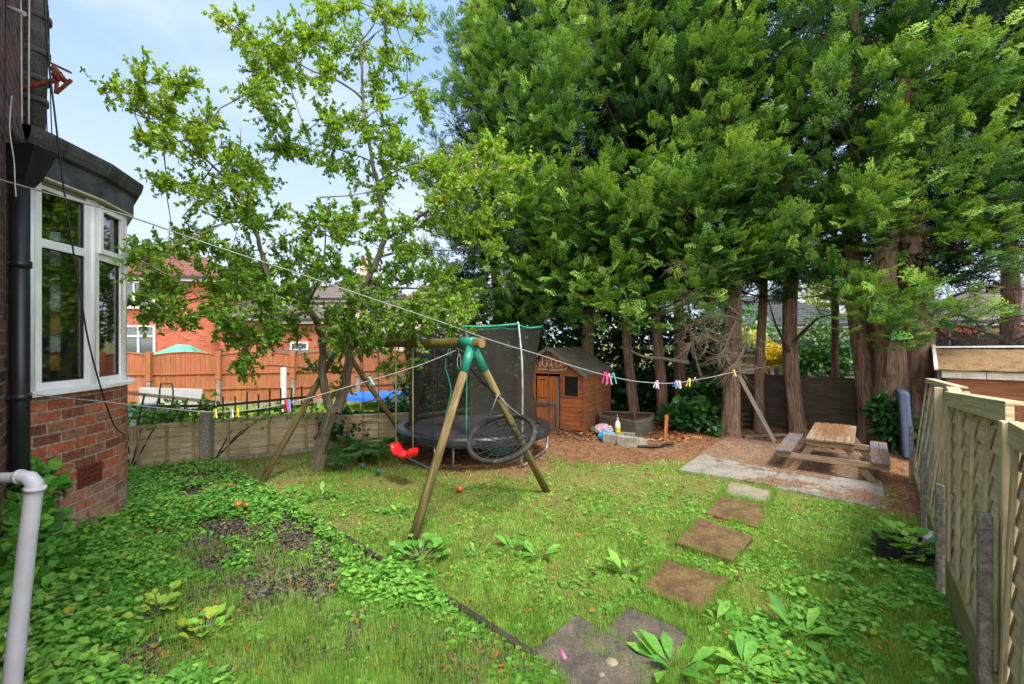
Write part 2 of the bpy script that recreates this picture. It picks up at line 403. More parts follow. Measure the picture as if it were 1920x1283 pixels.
M['play_side'] = m_wood('weathered_orange_wood', (116,68,44), (156,98,62), (180,122,82), stain=(116,84,64), grain=18)
M['play_door'] = m_wood('bright_orange_door', (150,72,24), (186,98,36), (204,118,52), grain=16)
M['grey_wood'] = m_wood('grey_weathered_wood', (74,68,62), (112,104,94), (146,138,126))
M['felt'] = m_speck('mossy_roof_boards', (82,78,72), (124,116,104), 5, .95, .5, .02, c3=(112,96,60))
M['table_wood'] = m_wood('weathered_brown_wood', (98,78,62), (150,126,102), (184,162,136), moss=(110,102,66), mossamt=.02)
M['seat_wood'] = m_wood('grey_painted_boards', (72,78,92), (104,110,124), (134,138,150), stain=(128,100,82))
M['concrete'] = m_speck('concrete', (110,104,94), (152,146,134), 9, .92, .5, .008, c3=(170,162,148))
M['spur'] = m_speck('aggregate_concrete', (84,80,76), (138,132,124), 30, .95, .8, .01, c3=(166,158,148))
M['patio'] = m_speck('patio_concrete', (112,108,100), (148,142,132), 3, .92, .4, .006, c3=(160,150,138))
M['stone_brown'] = m_speck('algae_brown_slab', (76,58,36), (112,90,58), 7, .95, .6, .008, c3=(128,108,72))
M['stone_dark'] = m_speck('dark_wet_slab', (64,60,54), (98,90,78), 8, .85, .6, .008, c3=(120,106,88))
M['stone_pale'] = m_speck('pale_slab', (128,120,98), (156,148,124), 7, .95, .5, .008)
M['old_board'] = m_wood('pale_lapped_board', (136,116,90), (186,166,136), (212,196,168), stain=(146,128,104))
M['new_board'] = m_wood('pale_fence_slat', (158,142,114), (204,186,152), (226,212,182), moss=(128,130,74), mossamt=.0)
M['batten'] = m_wood('greened_batten', (148,136,104), (190,176,140), (212,200,166), moss=(144,144,92), mossamt=.03)
M['far_panel'] = m_wood('greyed_fence_panel', (136,132,108), (176,170,144), (198,192,166), moss=(126,130,86), mossamt=.04)
M['gravelboard'] = m_wood('mossy_gravelboard', (104,96,66), (142,134,98), (166,156,120), moss=(122,126,44), mossamt=.12)
M['orange_fence'] = m_wood('orange_stained_fence', (134,82,54), (168,106,70), (190,132,96), grain=12, stain=(170,100,74))
M['dark_fence'] = m_wood('dark_old_fence', (44,38,32), (74,66,56), (96,88,74))
M['trellis'] = m_wood('dark_trellis', (52,42,28), (84,68,44), (112,94,62), moss=(96,96,48), mossamt=.04)
M['green_post'] = m_wood('green_post', (84,92,58), (120,126,84), (140,146,104))
M['edging'] = m_wood('dark_timber_edging', (38,34,32), (62,56,50), (86,78,68))
M['plank'] = m_wood('grey_plank', (92,84,72), (134,124,108), (160,150,134))
M['stake'] = m_wood('orange_stake', (140,78,44), (180,110,66), (200,134,90))
M['tree_bark'] = m_bark('cypress_bark', (66,52,44), (118,96,80), (154,132,114))
M['apple_bark'] = m_bark('apple_bark', (58,50,44), (112,102,86), (152,142,120))
M['dead_twig'] = m_plain('dead_twig', (150,134,116), .9)
M['dark_twig'] = m_plain('dark_twig', (58,46,38), .9)
M['soil'] = m_speck('planter_soil', (74,52,36), (128,92,64), 12, .95, .8, .02)
M['mattress_side'] = m_plain('slate_blue_fabric', (70,82,108), .8)
M['mattress_face'] = m_speck('dark_navy_cover', (30,32,50), (54,56,78), 3, .6, .2, .01)
M['blue_cover'] = m_speck('blue_trampoline_cover', (28,96,206), (58,132,232), 4, .5, .3, .01)
M['white'] = m_plain('white_paint', (226,226,222), .5, var=.05)
M['tile_red'] = m_wood('brown_red_roof_tiles', (98,60,56), (128,84,78), (150,104,96), grain=3)
M['tile_grey'] = m_wood('grey_brown_roof_tiles', (84,74,72), (108,98,96), (132,120,116), grain=3)
M['shed_brown'] = m_wood('red_brown_shed_boards', (98,58,40), (130,82,58), (150,100,74), grain=14)
M['moss_roof'] = m_speck('mossy_shed_roof', (92,72,50), (136,108,78), 6, .95, .8, .03, c3=(122,110,66))
M['pale_board'] = m_plain('pale_fascia', (186,182,168), .7)
M['tarp_green'] = m_speck('green_tarpaulin', (66,136,112), (116,176,152), 3, .5, .4, .02)
# leaves
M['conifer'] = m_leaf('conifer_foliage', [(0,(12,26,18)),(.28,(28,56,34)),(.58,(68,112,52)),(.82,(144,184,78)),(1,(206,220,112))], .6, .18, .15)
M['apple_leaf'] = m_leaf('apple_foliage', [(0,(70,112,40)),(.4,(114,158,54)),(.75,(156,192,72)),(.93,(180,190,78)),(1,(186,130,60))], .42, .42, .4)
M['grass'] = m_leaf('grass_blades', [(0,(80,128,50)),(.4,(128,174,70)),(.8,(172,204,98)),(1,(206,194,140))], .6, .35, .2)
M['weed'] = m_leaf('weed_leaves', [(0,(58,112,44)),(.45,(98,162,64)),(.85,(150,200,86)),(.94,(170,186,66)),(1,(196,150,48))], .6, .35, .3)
M['dark_leaf'] = m_leaf('dark_evergreen_leaves', [(0,(22,52,26)),(.5,(40,86,38)),(1,(78,128,58))], .35, .25, .5)
M['fern'] = m_leaf('fern_fronds', [(0,(40,84,34)),(1,(92,140,52))], .6, .3, .2)
M['litter'] = m_leaf('dry_litter', [(0,(96,58,34)),(.5,(168,104,64)),(.9,(198,138,92)),(1,(206,176,120))], .9, .05, .1)
M['needle'] = m_leaf('dry_needles', [(0,(112,82,62)),(.5,(166,122,90)),(1,(196,156,122))], .9, .05, .1)
M['slate'] = m_leaf('slate_chips', [(0,(48,46,50)),(.6,(92,86,86)),(1,(136,112,98))], .7, .0, .3)
M['pebble'] = m_speck('pebbles', (150,128,104), (204,186,160), 20, .8, .2, .003)
M['yellow_leaf'] = m_leaf('yellow_bush_leaves', [(0,(120,130,40)),(.6,(190,186,60)),(1,(226,200,80))], .5, .4, .3)
M['birch_leaf'] = m_leaf('pale_yellow_tree_leaves', [(0,(120,136,50)),(1,(198,206,100))], .5, .4, .3)
M['apple_skin'] = m_speck('ripe_apple', (176,52,26), (214,116,44), 6, .35, .05, .002, .5)
# ================================================================ GROUND
NB = [(-9.5,6.2),(-6.9,7.15),(-5.3,8.0),(-3.68,8.98),(-1.93,9.42),(-.72,10.62),(.6,12.6),(1.6,15.0),(1.6,30),(-30,30),(-30,6.2)]   # raised neighbouring garden
E0 = gp(470,905); E1 = gp(1012,1246)                                   # timber edging
def bedside(x, y):   # >0 on the house side of the edging (metres)
    d = (E1-E0).normalized(); return (x-E0.x)*d.y - (y-E0.y)*d.x
PA = gp(1272,885); PB = gp(1662,958)
wv = (PB-PA).normalized(); PD = PA + A_*3.15; PC = PB + A_*3.3
PATIO = [(PA.x,PA.y),(PB.x,PB.y),(PC.x,PC.y),(PD.x,PD.y)]
TC = Vector((-.72, 8.65, 0))     # trampoline centre
def needle_zone(x, y):
    n = (fbm(x, y, .9, 3)-.5)*1.6
    a = sstep(7.6, 8.5, y + n + .12*x - .25) * sstep(-2.6, -.6, x+n*.6)
    b = 1-sstep(.9, 1.75, np.hypot(x-TC.x, (y-TC.y+.1)) + n*.45)
    q = .61*x+.79*y; s = .79*x-.61*y
    c = sstep(6.9, 7.6, q+n*.5)*sstep(-.8, .1, s+n*.4)
    return np.clip(np.maximum(np.maximum(a, b), c), 0, 1)
def gz(x, y):
    x = np.asarray(x, float); y = np.asarray(y, float)
    near = 1-sstep(14, 20, np.hypot(x, y))
    z = (fbm(x, y, .8, 5)-.5)*.07*near + (fbm(x, y, 3.0, 6)-.5)*.02*near
    z = np.where(pip(x, y, NB) & (y < 24), .22+z*.5, z)
    m = sstep(.25, .0, np.abs(bedside(x, y)))*near
    # soil mound below the conifers
    md = np.exp(-(((x-3.1)/1.2)**2+((y-11.6)/.8)**2))*.28
    return z + md
def axis(lo, hi, a, b, st, far):
    c = np.arange(a, b, st); l = [a]; s = st
    while l[-1] > lo: s *= 1.35; l.append(l[-1]-s)
    r = [b]; s = st
    while r[-1] < hi: s *= 1.35; r.append(r[-1]+s)
    return np.concatenate([np.array(l[1:])[::-1], c, np.array(r)])
gx = axis(-600, 600, -8, 9, .08, 0); gy = axis(-300, 900, -1, 15, .08, 0)
X, Y = np.meshgrid(gx, gy); Z = gz(X, Y); nx = len(gx); ny = len(gy)
vv = np.stack([X.ravel(), Y.ravel(), Z.ravel()], 1)
idx = np.arange(nx*ny).reshape(ny, nx)
ff = np.stack([idx[:-1,:-1], idx[:-1,1:], idx[1:,1:], idx[1:,:-1]], -1).reshape(-1, 4)
m = NM('ground_soil_and_moss', .95, .1)
at_ = m.n.new('ShaderNodeAttribute'); at_.attribute_name = 'zone'; sp = m.n.new('ShaderNodeSeparateColor'); m.link(at_.outputs['Color'], sp.inputs[0])
v = m.coord('Object'); n1 = m.noise(v, 6, 8, .65); n2 = m.noise(v, 1.3, 5); n3 = m.noise(v, 45, 4, .7)
lawn = m.mix(m.ramp(n2, [(.38, K0), (.62, G1)]), lin((110,128,58)), lin((136,128,76)))
lawn = m.mix(m.ramp(n1, [(.5, K0), (.68, G1)]), lawn, lin((128,98,62)))
bed = m.ramp(n1, [(.3, lin((52,44,38))), (.5, lin((84,70,60))), (.7, lin((112,92,76)))])
need = m.ramp(n1, [(.28, lin((96,62,40))), (.5, lin((132,98,74))), (.75, lin((164,130,104)))])
c = m.mix(sp.outputs[0], lawn, bed); c = m.mix(sp.outputs[1], c, need)
c = m.mix(m.ramp(n3, [(.35, (.5,.5,.5,1)), (.6, K0)]), c, lin((50,40,30)))
m.color(c); m.bump(n3, .8, .02); M['ground'] = m.m
g = mesh_np('ground', vv, ff, M['ground'], smooth=True); tag(g, kind='structure')
zc = np.zeros((len(vv), 4), np.float32); bs = bedside(vv[:,0], vv[:,1]); nbm = pip(vv[:,0], vv[:,1], NB)
zc[:,0] = sstep(-.03, .03, bs)*~nbm*sstep(-14, -9, vv[:,0]); zc[:,1] = needle_zone(vv[:,0], vv[:,1])*~nbm*(vv[:,1] < 20)*(1-zc[:,0]); zc[:,3] = 1
ca = g.data.attributes.new('zone', 'FLOAT_COLOR', 'POINT'); ca.data.foreach_set('color', zc.ravel())

# patio slab of cast concrete, in two pours
pj = PA + (PB-PA)*.5
mb = MB(); mb.prism([(PA.x,PA.y),tuple((pj+A_*.12)[:2]),tuple((pj+A_*3.2)[:2]),(PD.x,PD.y)], -.12, .045)
o = mb.build('patio', M['patio'], bevel=.012); tag(o, kind='structure')
p2 = pj + wv*.012
mb = MB(); mb.prism([(p2.x,p2.y),(PB.x,PB.y),(PC.x,PC.y),tuple((p2+A_*3.2)[:2])], -.12, .038)
o = mb.build('patio', M['patio'], bevel=.012); tag(o, kind='structure')

# stepping stones
def slab(px, label, mat, t=.045, z=0.02):
    P = [gp(*p) for p in px]
    if len(P) == 3: P.append(P[0]+P[2]-P[1])
    mb = MB(); c = sum(P, Vector())/4; Z0 = float(gz(c.x, c.y))+z
    r = thing_loc = (c.x, c.y, Z0-t)
    mb.prism([((p.x-c.x), (p.y-c.y)) for p in P], 0, t)
    o = mb.build('stepping_stone', M[mat], None, local=True, bevel=.008); o.location = r
    o.rotation_euler = (R(random.uniform(-.8,.8)), R(random.uniform(-.8,.8)), 0)
    tag(o, label, 'paving slab', 'stepping stones leading to the patio'); return o
slab([(1370,906),(1451,924),(1440,950),(1355,927)], 'pale grey stepping stone touching the patio edge, farthest of the path', 'stone_pale')
slab([(1351,932),(1439,954),(1423,993),(1321,965)], 'brown stepping stone just in front of the pale grey one', 'stone_brown', z=.035)
slab([(1311,977),(1412,1015),(1373,1059),(1266,1024)], 'brown stepping stone in the middle of the path with weeds along its front edge', 'stone_brown', z=.045)
slab([(1247,1051),(1370,1089),(1319,1160),(1200,1106)], 'brown stepping stone with grass creeping over its front edge, third from the camera', 'stone_brown', z=.02)
slab([(1178,1141),(1303,1196),(1240,1290),(1095,1220)], 'dark brown slab with chalk flecks, partly under the near black slab', 'stone_dark', z=.02)
slab([(1080,1163),(1243,1262),(1150,1390),(1000,1232)], 'nearest slab, blackened, with a pink chalk stick on it', 'stone_dark', z=.042)
ss = gp(1056,1228,.05); mb = MB(); d = Vector((-.25,.97,0)); mb.tube([ss-d*.045, ss+d*.045], .011, 10)
tag(mb.build('chalk_stick', m_plain('pink_chalk', (236,112,176), .9), None), 'pink chalk stick lying on the nearest dark slab', 'chalk')
for k, (px, py, r) in enumerate([(1147,1243,.045),(1128,1267,.022)]):
    p = gp(px, py, .05); mb = MB(); mb.lathe([(0,.022),(r*.7,.02),(r,.008),(r*.95,0),(0,0)], (p.x,p.y,.045), 12)
    tag(mb.build('flat_stone', M['stone_pale'], None), ('larger' if k == 0 else 'smaller')+' flat pale pebble on the nearest dark slab', 'stone')
p = gp(1043,1257,.04)
mb = MB(); mb.lathe([(0,.07),(.05,.06),(.09,.02),(.1,-.02)], (p.x,p.y,0), 7)
tag(mb.build('rock', M['stone_dark'], None), 'dark rough rock at the near left corner of the black slab', 'rock')

# timber edging between bed and lawn
r = thing('timber_edging', 'dark rotting timber edging between the slate bed and the lawn', 'edging', tuple(E0))
n = 5
for i in range(n):
    a = E0.lerp(E1, i/n+.004); b = E0.lerp(E1, (i+1)/n-.004); a.z = float(gz(a.x,a.y))+.02; b.z = float(gz(b.x,b.y))+.018+random.uniform(-.015,.01)
    mb = MB(); mb.bar(a, b, .05, .09); mb.build('board', M['edging'], r, bevel=.006)
# ================================================================ THE HOUSE AT THE LEFT
W0 = Vector((-4.5, 4.08, 0)); WD = Vector((-.67, .743, 0)).normalized(); WN = Vector((WD.y, -WD.x, 0))   # WN points into the garden
if WN.x < 0: WN = -WN
hs = thing('brick_house', 'old brick house with white bay window and black downpipe at the left edge', 'house', tuple(W0))
wa = W0 - WD*5.2; wb = W0 + WD*2.62
mb = MB()
mb.wallquad(wa, W0+WD*.02, -.1, 7.2, 0, 1)
mb.wallquad(W0+WD*2.5, wb, -.1, 7.2, 5, 1); mb.wallquad(W0, W0+WD*2.5, 3.9, 7.2, 5.2, 1); mb.wallquad(W0, W0+WD*2.5, -.1, 1.5, 5.2, 1)
back = -WN*6
mb.wallquad(wb, wb+back, -.1, 7.2, 0, 1); mb.wallquad(wb+back, wa+back, -.1, 7.2, 0, 1); mb.wallquad(wa+back, wa, -.1, 7.2, 0, 1)
mb.build('wall', M['house_brick'], hs)
mb = MB(); mb.prism([tuple((q)[:2]) for q in (wa+WN*.3-WD*.3, wb+WN*.3+WD*.3, wb+back-WN*.3+WD*.3, wa+back-WN*.3-WD*.3)], 7.2, 7.4)
mb.build('roof', M['lead'], hs)
# bay outline in plan, from near to far
bp = [W0+WN*.02, V(-4.475,4.24,0), V(-4.55,4.95,0), V(-4.74,5.58,0), V(-5.2,6.04,0), V(-5.9,6.14,0), W0+WD*2.5]
# smoother brick base: rounded polyline
def offs(poly, d):
    r = []
    for i, p in enumerate(poly):
        a = poly[max(i-1,0)]; b = poly[min(i+1,len(poly)-1)]; t = (b-a).normalized(); nn = Vector((t.y,-t.x,0)); r.append(p+nn*d)
    return r
def smooth_poly(poly, n=6):
    out = []
    for i in range(len(poly)-1):
        p0 = poly[max(i-1,0)]; p1 = poly[i]; p2 = poly[i+1]; p3 = poly[min(i+2,len(poly)-1)]
        for k in range(n):
            t = k/n; out.append(.5*((2*p1)+(p2-p0)*t+(2*p0-5*p1+4*p2-p3)*t*t+(3*p1-p0-3*p2+p3)*t**3))
    out.append(poly[-1]); return out
bs_ = smooth_poly(offs(bp, .0), 6); mb = MB(); u = 0
for i in range(len(bs_)-1):
    l = (bs_[i+1]-bs_[i]).length; mb.wallquad(bs_[i], bs_[i+1], -.1, 1.60, u, 1); mb.sm[-1] = False; u += l
base = mb.build('bay_base', M['bay_brick'], hs)
# interior floor and ceiling of the bay, room walls
inner = [tuple(p[:2]) for p in bp]
mb = MB(); mb.prism(inner, 1.50, 1.585); mb.build('window_board', M['pvc'], hs)
mb = MB(); mb.prism(inner, 3.60, 3.66); mb.build('bay_ceiling', M['plaster'], hs)
mb = MB(); mb.wallquad(W0+WD*.05-WN*1.6, W0+WD*2.45-WN*1.6, 0, 3.9); mb.wallquad(W0+WD*.02-WN*1.6, W0+WD*.02, 0, 3.9); mb.wallquad(W0+WD*2.48, W0+WD*2.48-WN*1.6, 0, 3.9)
mb.build('room_wall', M['tan_brick'], hs)
# sill
so_ = offs(bp, .10); si = offs(bp, -.02)
mb = MB()
for i in range(len(bp)-1):
    a, b, c, d = so_[i], so_[i+1], si[i+1], si[i]
    for z0, z1, k in ((1.59, 1.635, 0),):
        mb.prism([tuple(a[:2]), tuple(b[:2]), tuple(c[:2]), tuple(d[:2])], z0, z1)
mb.build('sill', M['pvc'], hs, bevel=.006)
# windows, one per facet
def winframe(p0, p1, z0, z1, zt, opener=False, parent=hs):
    d = (p1-p0).normalized(); nn = Vector((d.y,-d.x,0)); l = (p1-p0).length; up = Vector((0,0,1)); mid = (p0+p1)/2
    f = MB(); T = .075; D = .07
    def st(s, za, zb, w_=T, off=0): f.frame_box(p0+d*s+up*((za+zb)/2)+nn*off, d, nn, up, w_, D, zb-za)
    def rl(z, sa, sb_, h=T, off=0): f.frame_box(p0+d*((sa+sb_)/2)+up*z+nn*off, d, nn, up, sb_-sa, D-.004, h)
    st(T/2, z0, z1); st(l-T/2, z0, z1); rl(z0+T/2, T, l-T); rl(z1-T/2, T, l-T); rl(zt, T, l-T, .085)
    fr = f.build('window', M['pvc'], parent, bevel=.005)
    if opener:   # slightly proud top opener sash
        g_ = MB(); a_, b_ = T*.55, l-T*.55; za, zb = zt+.03, z1-.03
        for s0 in (a_+.03, b_-.03): g_.frame_box(p0+d*s0+up*((za+zb)/2)+nn*.045, d, nn, up, .055, .04, zb-za)
        for zz in (za+.03, zb-.03): g_.frame_box(p0+d*((a_+b_)/2)+up*zz+nn*.045, d, nn, up, b_-a_-.11, .038, .055)
        g_.build('sash', M['pvc'], fr, bevel=.004)
    q = MB(); q.frame_box(mid+up*((z0+zt)/2), d, nn, up, l-2*T, .008, zt-z0-T-.04); q.frame_box(mid+up*((zt+z1)/2), d, nn, up, l-2*T, .008, z1-zt-T-.04)
    q.build('pane', M['glass'], fr)
    gk = MB()
    for za, zb in ((z0+T, zt-.045), (zt+.045, z1-T)):
        for s_, w_ in ((T+.004, .01), (l-T-.004, .01)): gk.frame_box(p0+d*s_+up*((za+zb)/2)+nn*.008, d, nn, up, w_, .02, zb-za)
        for z_ in (za+.004, zb-.004): gk.frame_box(mid+up*z_+nn*.008, d, nn, up, l-2*T-.02, .02, .01)
    gk.build('gasket', M['black_pvc'], fr)
ZB, ZT, ZM = 1.635, 3.64, 3.05
bw = offs(bp, -.035)
for i in range(1, 6):
    winframe(bw[i]+(bw[i+1]-bw[i]).normalized()*.03, bw[i+1]-(bw[i+1]-bw[i]).normalized()*.03, ZB, ZT, ZM, opener=(i in (2,4)))
mb = MB()
for i in range(1, 6): mb.tube([bw[i]+V(0,0,ZB), bw[i]+V(0,0,ZT)], .05, 8)
mb.build('corner_post', M['pvc'], hs)
# fascia, soffit, gutter of the bay roof
fo = offs(bp, .08); go = offs(bp, .175)
mb = MB()
for i in range(len(bp)-1):
    mb.wallquad(fo[i], fo[i+1], 3.66, 3.93, i)
mb.build('fascia', M['fascia'], hs)
mb = MB()
mb.prism([tuple(p[:2]) for p in fo], 3.645, 3.66); mb.build('soffit', m_plain('cream_soffit', (196,190,168), .7), hs)
mb = MB()
for i in range(len(bp)-1):
    a, b = go[i], go[i+1]; c, d = fo[i], fo[i+1]
    prof = [(0,0),(.55,.02),(.85,.08),(1.0,.14),(1.0,.17),(.5,.175),(0,.19)]
    pa = [Vector((*c.lerp(a, t)[:2], 3.88+z)) for t, z in prof]; pb = [Vector((*d.lerp(b, t)[:2], 3.88+z)) for t, z in prof]
    for k in range(len(prof)-1): mb.face([pa[k], pb[k], pb[k+1], pa[k+1]], [(0,0),(1,0),(1,.1),(0,.1)], False)
mb.build('gutter', M['lead'], hs)
mb = MB(); cc = W0+WD*1.25
for i in range(len(bp)-1):
    a, b = fo[i], fo[i+1]; mb.face([(a.x,a.y,4.07),(b.x,b.y,4.07),(cc.x,cc.y,4.2)], [(0,0),(1,0),(.5,1)])
mb.build('bay_roof', M['lead'], hs)
# air brick
ap = gp(170, 0+1000); c = bs_[12]
tgt = None; best = 9
for i in range(len(bs_)-1):
    m_ = (bs_[i]+bs_[i+1])/2; e = abs((m_.x/m_.y)*F+CX-170)
    if e < best: best = e; tgt = (bs_[i], bs_[i+1])
d = (tgt[1]-tgt[0]).normalized(); nn = Vector((d.y,-d.x,0)); c = (tgt[0]+tgt[1])/2; zc_ = H-(890-CY)/F*c.y
mb = MB(); up = V(0,0,1); wbk, hbk = .33, .21
mb.frame_box(c+up*zc_-nn*.012, d, nn, up, wbk, .03, hbk)
for i in range(8): mb.frame_box(c+up*zc_+nn*.008+d*(-wbk/2+.012+i*(wbk-.024)/7), d, nn, up, .015, .02, hbk)
for j in range(5): mb.frame_box(c+up*(zc_-hbk/2+.01+j*(hbk-.02)/4)+nn*.0075, d, nn, up, wbk, .018, .015)
mb.build('air_brick', M['terracotta'], hs)
# black downpipe with hopper
dp = V(37-CX, F, 0)/F*3.98; dp = V(dp.x, 3.98, 0)
mb = MB(); mb.tube([dp+V(0,0,-.05), dp+V(0,0,3.5)], .066, 16); mb.build('downpipe', M['black_pvc'], hs)
for z in (2.78, 1.62):
    mb = MB(); mb.tube([dp+V(0,0,z-.03), dp+V(0,0,z+.03)], .078, 16); mb.bar(dp+V(-.02,0,z), dp-WN*.16-WD*.12+V(0,0,z), .05, .03)
    mb.build('pipe_clip', M['black_pvc'], hs)
mb = MB(); hc = dp+V(.06,.02,0); x_ = V(.9,.1,0).normalized(); y_ = V(-.1,.9,0).normalized()
def ring(z, a, b_, sh=0): return [hc+x_*(i*a+sh)+y_*(j*b_)+V(0,0,z) for i, j in ((-1,-1),(1,-1),(1,1),(-1,1))]
rs_ = [ring(3.47,.055,.055,-.05), ring(3.55,.08,.08,-.03), ring(3.76,.13,.11,.0), ring(3.80,.14,.12,.0)]
for k in range(3):
    for i in range(4): j = (i+1) % 4; mb.face([rs_[k][i], rs_[k][j], rs_[k+1][j], rs_[k+1][i]], [(0,0),(1,0),(1,1),(0,1)])
mb.face(rs_[0][::-1], [(0,0)]*4); mb.face(rs_[3], [(0,0)]*4)
mb.build('hopper', M['black_pvc'], hs, bevel=.006)
# grey soil stack on the wall above the bay
sp_ = at(66, 120, 4.92); mb = MB(); s0 = at(60, 238, 4.95); s1 = at(70, -60, 4.9)
mb.tube([s0-V(0,0,.1), s1+V(0,0,1.5)], .105, 16)
for yy in (35, 100, 150, 190): q = at(60+ (238-yy)*.04, yy, 4.95); mb.tube([q-V(0,0,.03), q+V(0,0,.03)], .125, 16)
mb.build('soil_pipe', M['stack'], hs)
q = at(8, 12, 3.9); mb = MB(); mb.tube([q, at(46, 26, 3.9)], .02, 8); mb.build('overflow_pipe', M['grey_pvc'], hs)
# grey waste pipe in front
Yp = 1.9
w0_ = at(-120, 900, Yp); w1_ = at(40, 893, Yp); w2_ = at(63, 905, Yp); w3_ = at(22, 1290, Yp-.02)
el = [w0_, at(20,896,Yp), at(40,894,Yp), at(56,897,Yp), at(64,906,Yp), at(63,925,Yp), at(52,1010,Yp), w3_, at(-14,1640,Yp-.05)]
mb = MB(); mb.tube(el, [.022,.022,.026,.029,.030,.030,.030,.032,.032], 18)
for a, b, r_ in ((at(34,894,Yp),at(40,894,Yp),.030),(at(66,913,Yp),at(65.5,920,Yp),.036),(at(33.5,1183,Yp),at(33,1190,Yp),.037),(at(30,1222,Yp),at(29.5,1229,Yp),.037)):
    mb.tube([a, b], r_, 18)
wp = mb.build('waste_pipe', M['grey_pvc'], hs)
# rusty bracket
mb = MB(); Yb = 4.7
mb.bar(at(40,168,Yb), at(104,150,Yb), .035, .035); mb.bar(at(40,140,Yb), at(78,160,Yb), .015, .03)
mb.bar(at(94,118,Yb), at(132,136,Yb), .03, .02); mb.bar(at(98,145,Yb), at(120,143,Yb+.05), .05, .07); mb.bar(at(100,128,Yb), at(118,150,Yb), .06, .05)
mb.bar(at(107,148,Yb), at(105,176,Yb), .02, .03); mb.bar(at(105,175,Yb), at(134,150,Yb), .025, .025); mb.bar(at(118,146,Yb), at(133,155,Yb), .02, .02)
mb.build('line_bracket', M['rust'], hs)
def wire(pts, r_, mat, nm='cable'):
    P = smooth_poly([Vector(p) for p in pts], 5); mb = MB(); mb.tube(P, r_, 5); return mb.build(nm, M[mat], hs)
wire([at(82,-40,4.0),at(86,40,4.0),at(93,130,4.0),at(103,215,4.0),at(113,300,4.05),at(122,370,4.1),at(135,455,4.15),at(150,545,4.2),at(166,640,4.3),at(190,730,4.5),at(213,795,4.8),at(232,815,5.4)], .0075, 'cable_black')
wire([at(39,-30,3.95),at(40,100,3.95),at(41,232,3.95)], .006, 'cable_white'); wire([at(55,-30,4.3),at(54,120,4.3),at(54,240,4.3)], .008, 'cable_white')
wire([at(90,10,4.4),at(89,130,4.4),at(87,200,4.4),at(89,258,4.4)], .005, 'cable_black'); wire([at(91,20,4.4),at(94,150,4.4),at(96,220,4.4),at(98,262,4.4)], .005, 'cable_black')
wire([at(22,180,3.7),at(18,240,3.7),at(26,300,3.7),at(28,340,3.7),at(30,370,3.7)], .005, 'cable_white')
wire([at(12,0,3.7),at(8,330,3.7),at(10,480,3.7),at(9,600,3.7)], .006, 'cable_black')
# a plant inside, on the window board
ip = thing('house_plant', 'green climbing house plant on the sill inside the bay window', 'houseplant', (-4.95,4.75,1.59))
mb = MB(); mb.lathe([(.05,0),(.07,.14),(.075,.14),(.06,.13),(0,.13)], (-4.95,4.75,1.59), 12); mb.build('pot', M['terracotta'], ip)
mb = MB(); st_ = [V(-4.95,4.75,1.7), V(-4.93,4.76,2.1), V(-4.96,4.74,2.6), V(-4.93,4.75,3.1)]; mb.tube(st_, .009, 5); mb.build('stem', M['green_post'], ip)
LEAF = np.array([(0,0,0),(-.5,.42,.06),(.5,.42,.06),(0,1,-.05),(0,.5,-.06)], float); LF = np.array([(0,2,4),(2,3,4),(3,1,4),(1,0,4)])
n = 14; zz = rng.uniform(1.85, 3.1, n); pos = np.stack([-4.95+rng.normal(0,.02,n), 4.75+rng.normal(0,.02,n), zz], 1)
dr = norm(rng.normal(0,1,(n,3))*[1,1,.4]); v_, f_, t_ = inst(LEAF, LF, pos, dr, norm(rng.normal(0,.4,(n,3))+[.6,-.6,.5]), rng.uniform(.10,.16,n), None, rng.random(n)*.8)
mesh_np('foliage', v_, f_, M['weed'], ip, t_)
# ================================================================ SWING SET
ap1 = V(-.42, 5.5, 2.09); ap2 = V(-2.95, 7.95, 2.11); bd_ = (ap2-ap1).normalized()
def bar_at_px(px):
    k = (px-CX)/F; s = (k*ap1.y-ap1.x)/((ap2.x-ap1.x)-k*(ap2.y-ap1.y)); return ap1.lerp(ap2, s)
ss_ = thing('swing_set', 'green jointed log swing frame, weathered and mossy, on the lawn', 'swing frame', (-1.6,6.7,0))
F1, F2, F3, F4 = gp(770,1025), gp(1025,922), gp(490,905), V(-2.0,9.05,0)
mb = MB(); mb.tube([ap1-bd_*.08, ap1.lerp(ap2,.35)-V(0,0,.015), ap1.lerp(ap2,.7)-V(0,0,.012), ap2+bd_*.12], .062, 14); cb = mb.build('crossbar', M['swing_bar'], ss_)
mb = MB(); mb.tube([ap1-bd_*.086, ap1-bd_*.0805], .058, 14); mb.build('end_cap', M['end_grain'], cb)
side = V(bd_.y,-bd_.x,0)
for ap, feet in ((ap1,(F1,F2)),(ap2,(F3,F4))):
    mb = MB(); mb.tube([ap-bd_*.0+bd_*.03, ap+bd_*.30], .07, 14); 
    for ft in feet:
        tp = ap + bd_*.10 - V(0,0,.03); d = (ft-tp).normalized(); mb.tube([tp+d*.02, tp+d*.36], .058, 14)
    mb.build('joint', M['green_joint'], ss_)
    for ft in feet:
        tp = ap + bd_*.10 - V(0,0,.03); d = (ft-tp).normalized()
        m2 = MB(); m2.tube([tp+d*.2, tp+d*1.1, ft+d*.08], [.050,.049,.049], 14); m2.build('leg', M['swing_wood'], ss_)
def hook(p):
    mb = MB(); mb.tube([p+V(0,0,.005), p-V(0,0,.09)], .007, 6); mb.tube([p-V(0,0,.09)+bd_*.02, p-V(0,0,.115), p-V(0,0,.09)-bd_*.02], .006, 6); return mb
for px in (742,774,680,709,860,845):
    p = bar_at_px(px)-V(0,0,.06); hook(p).build('hook', M['steel'], ss_)
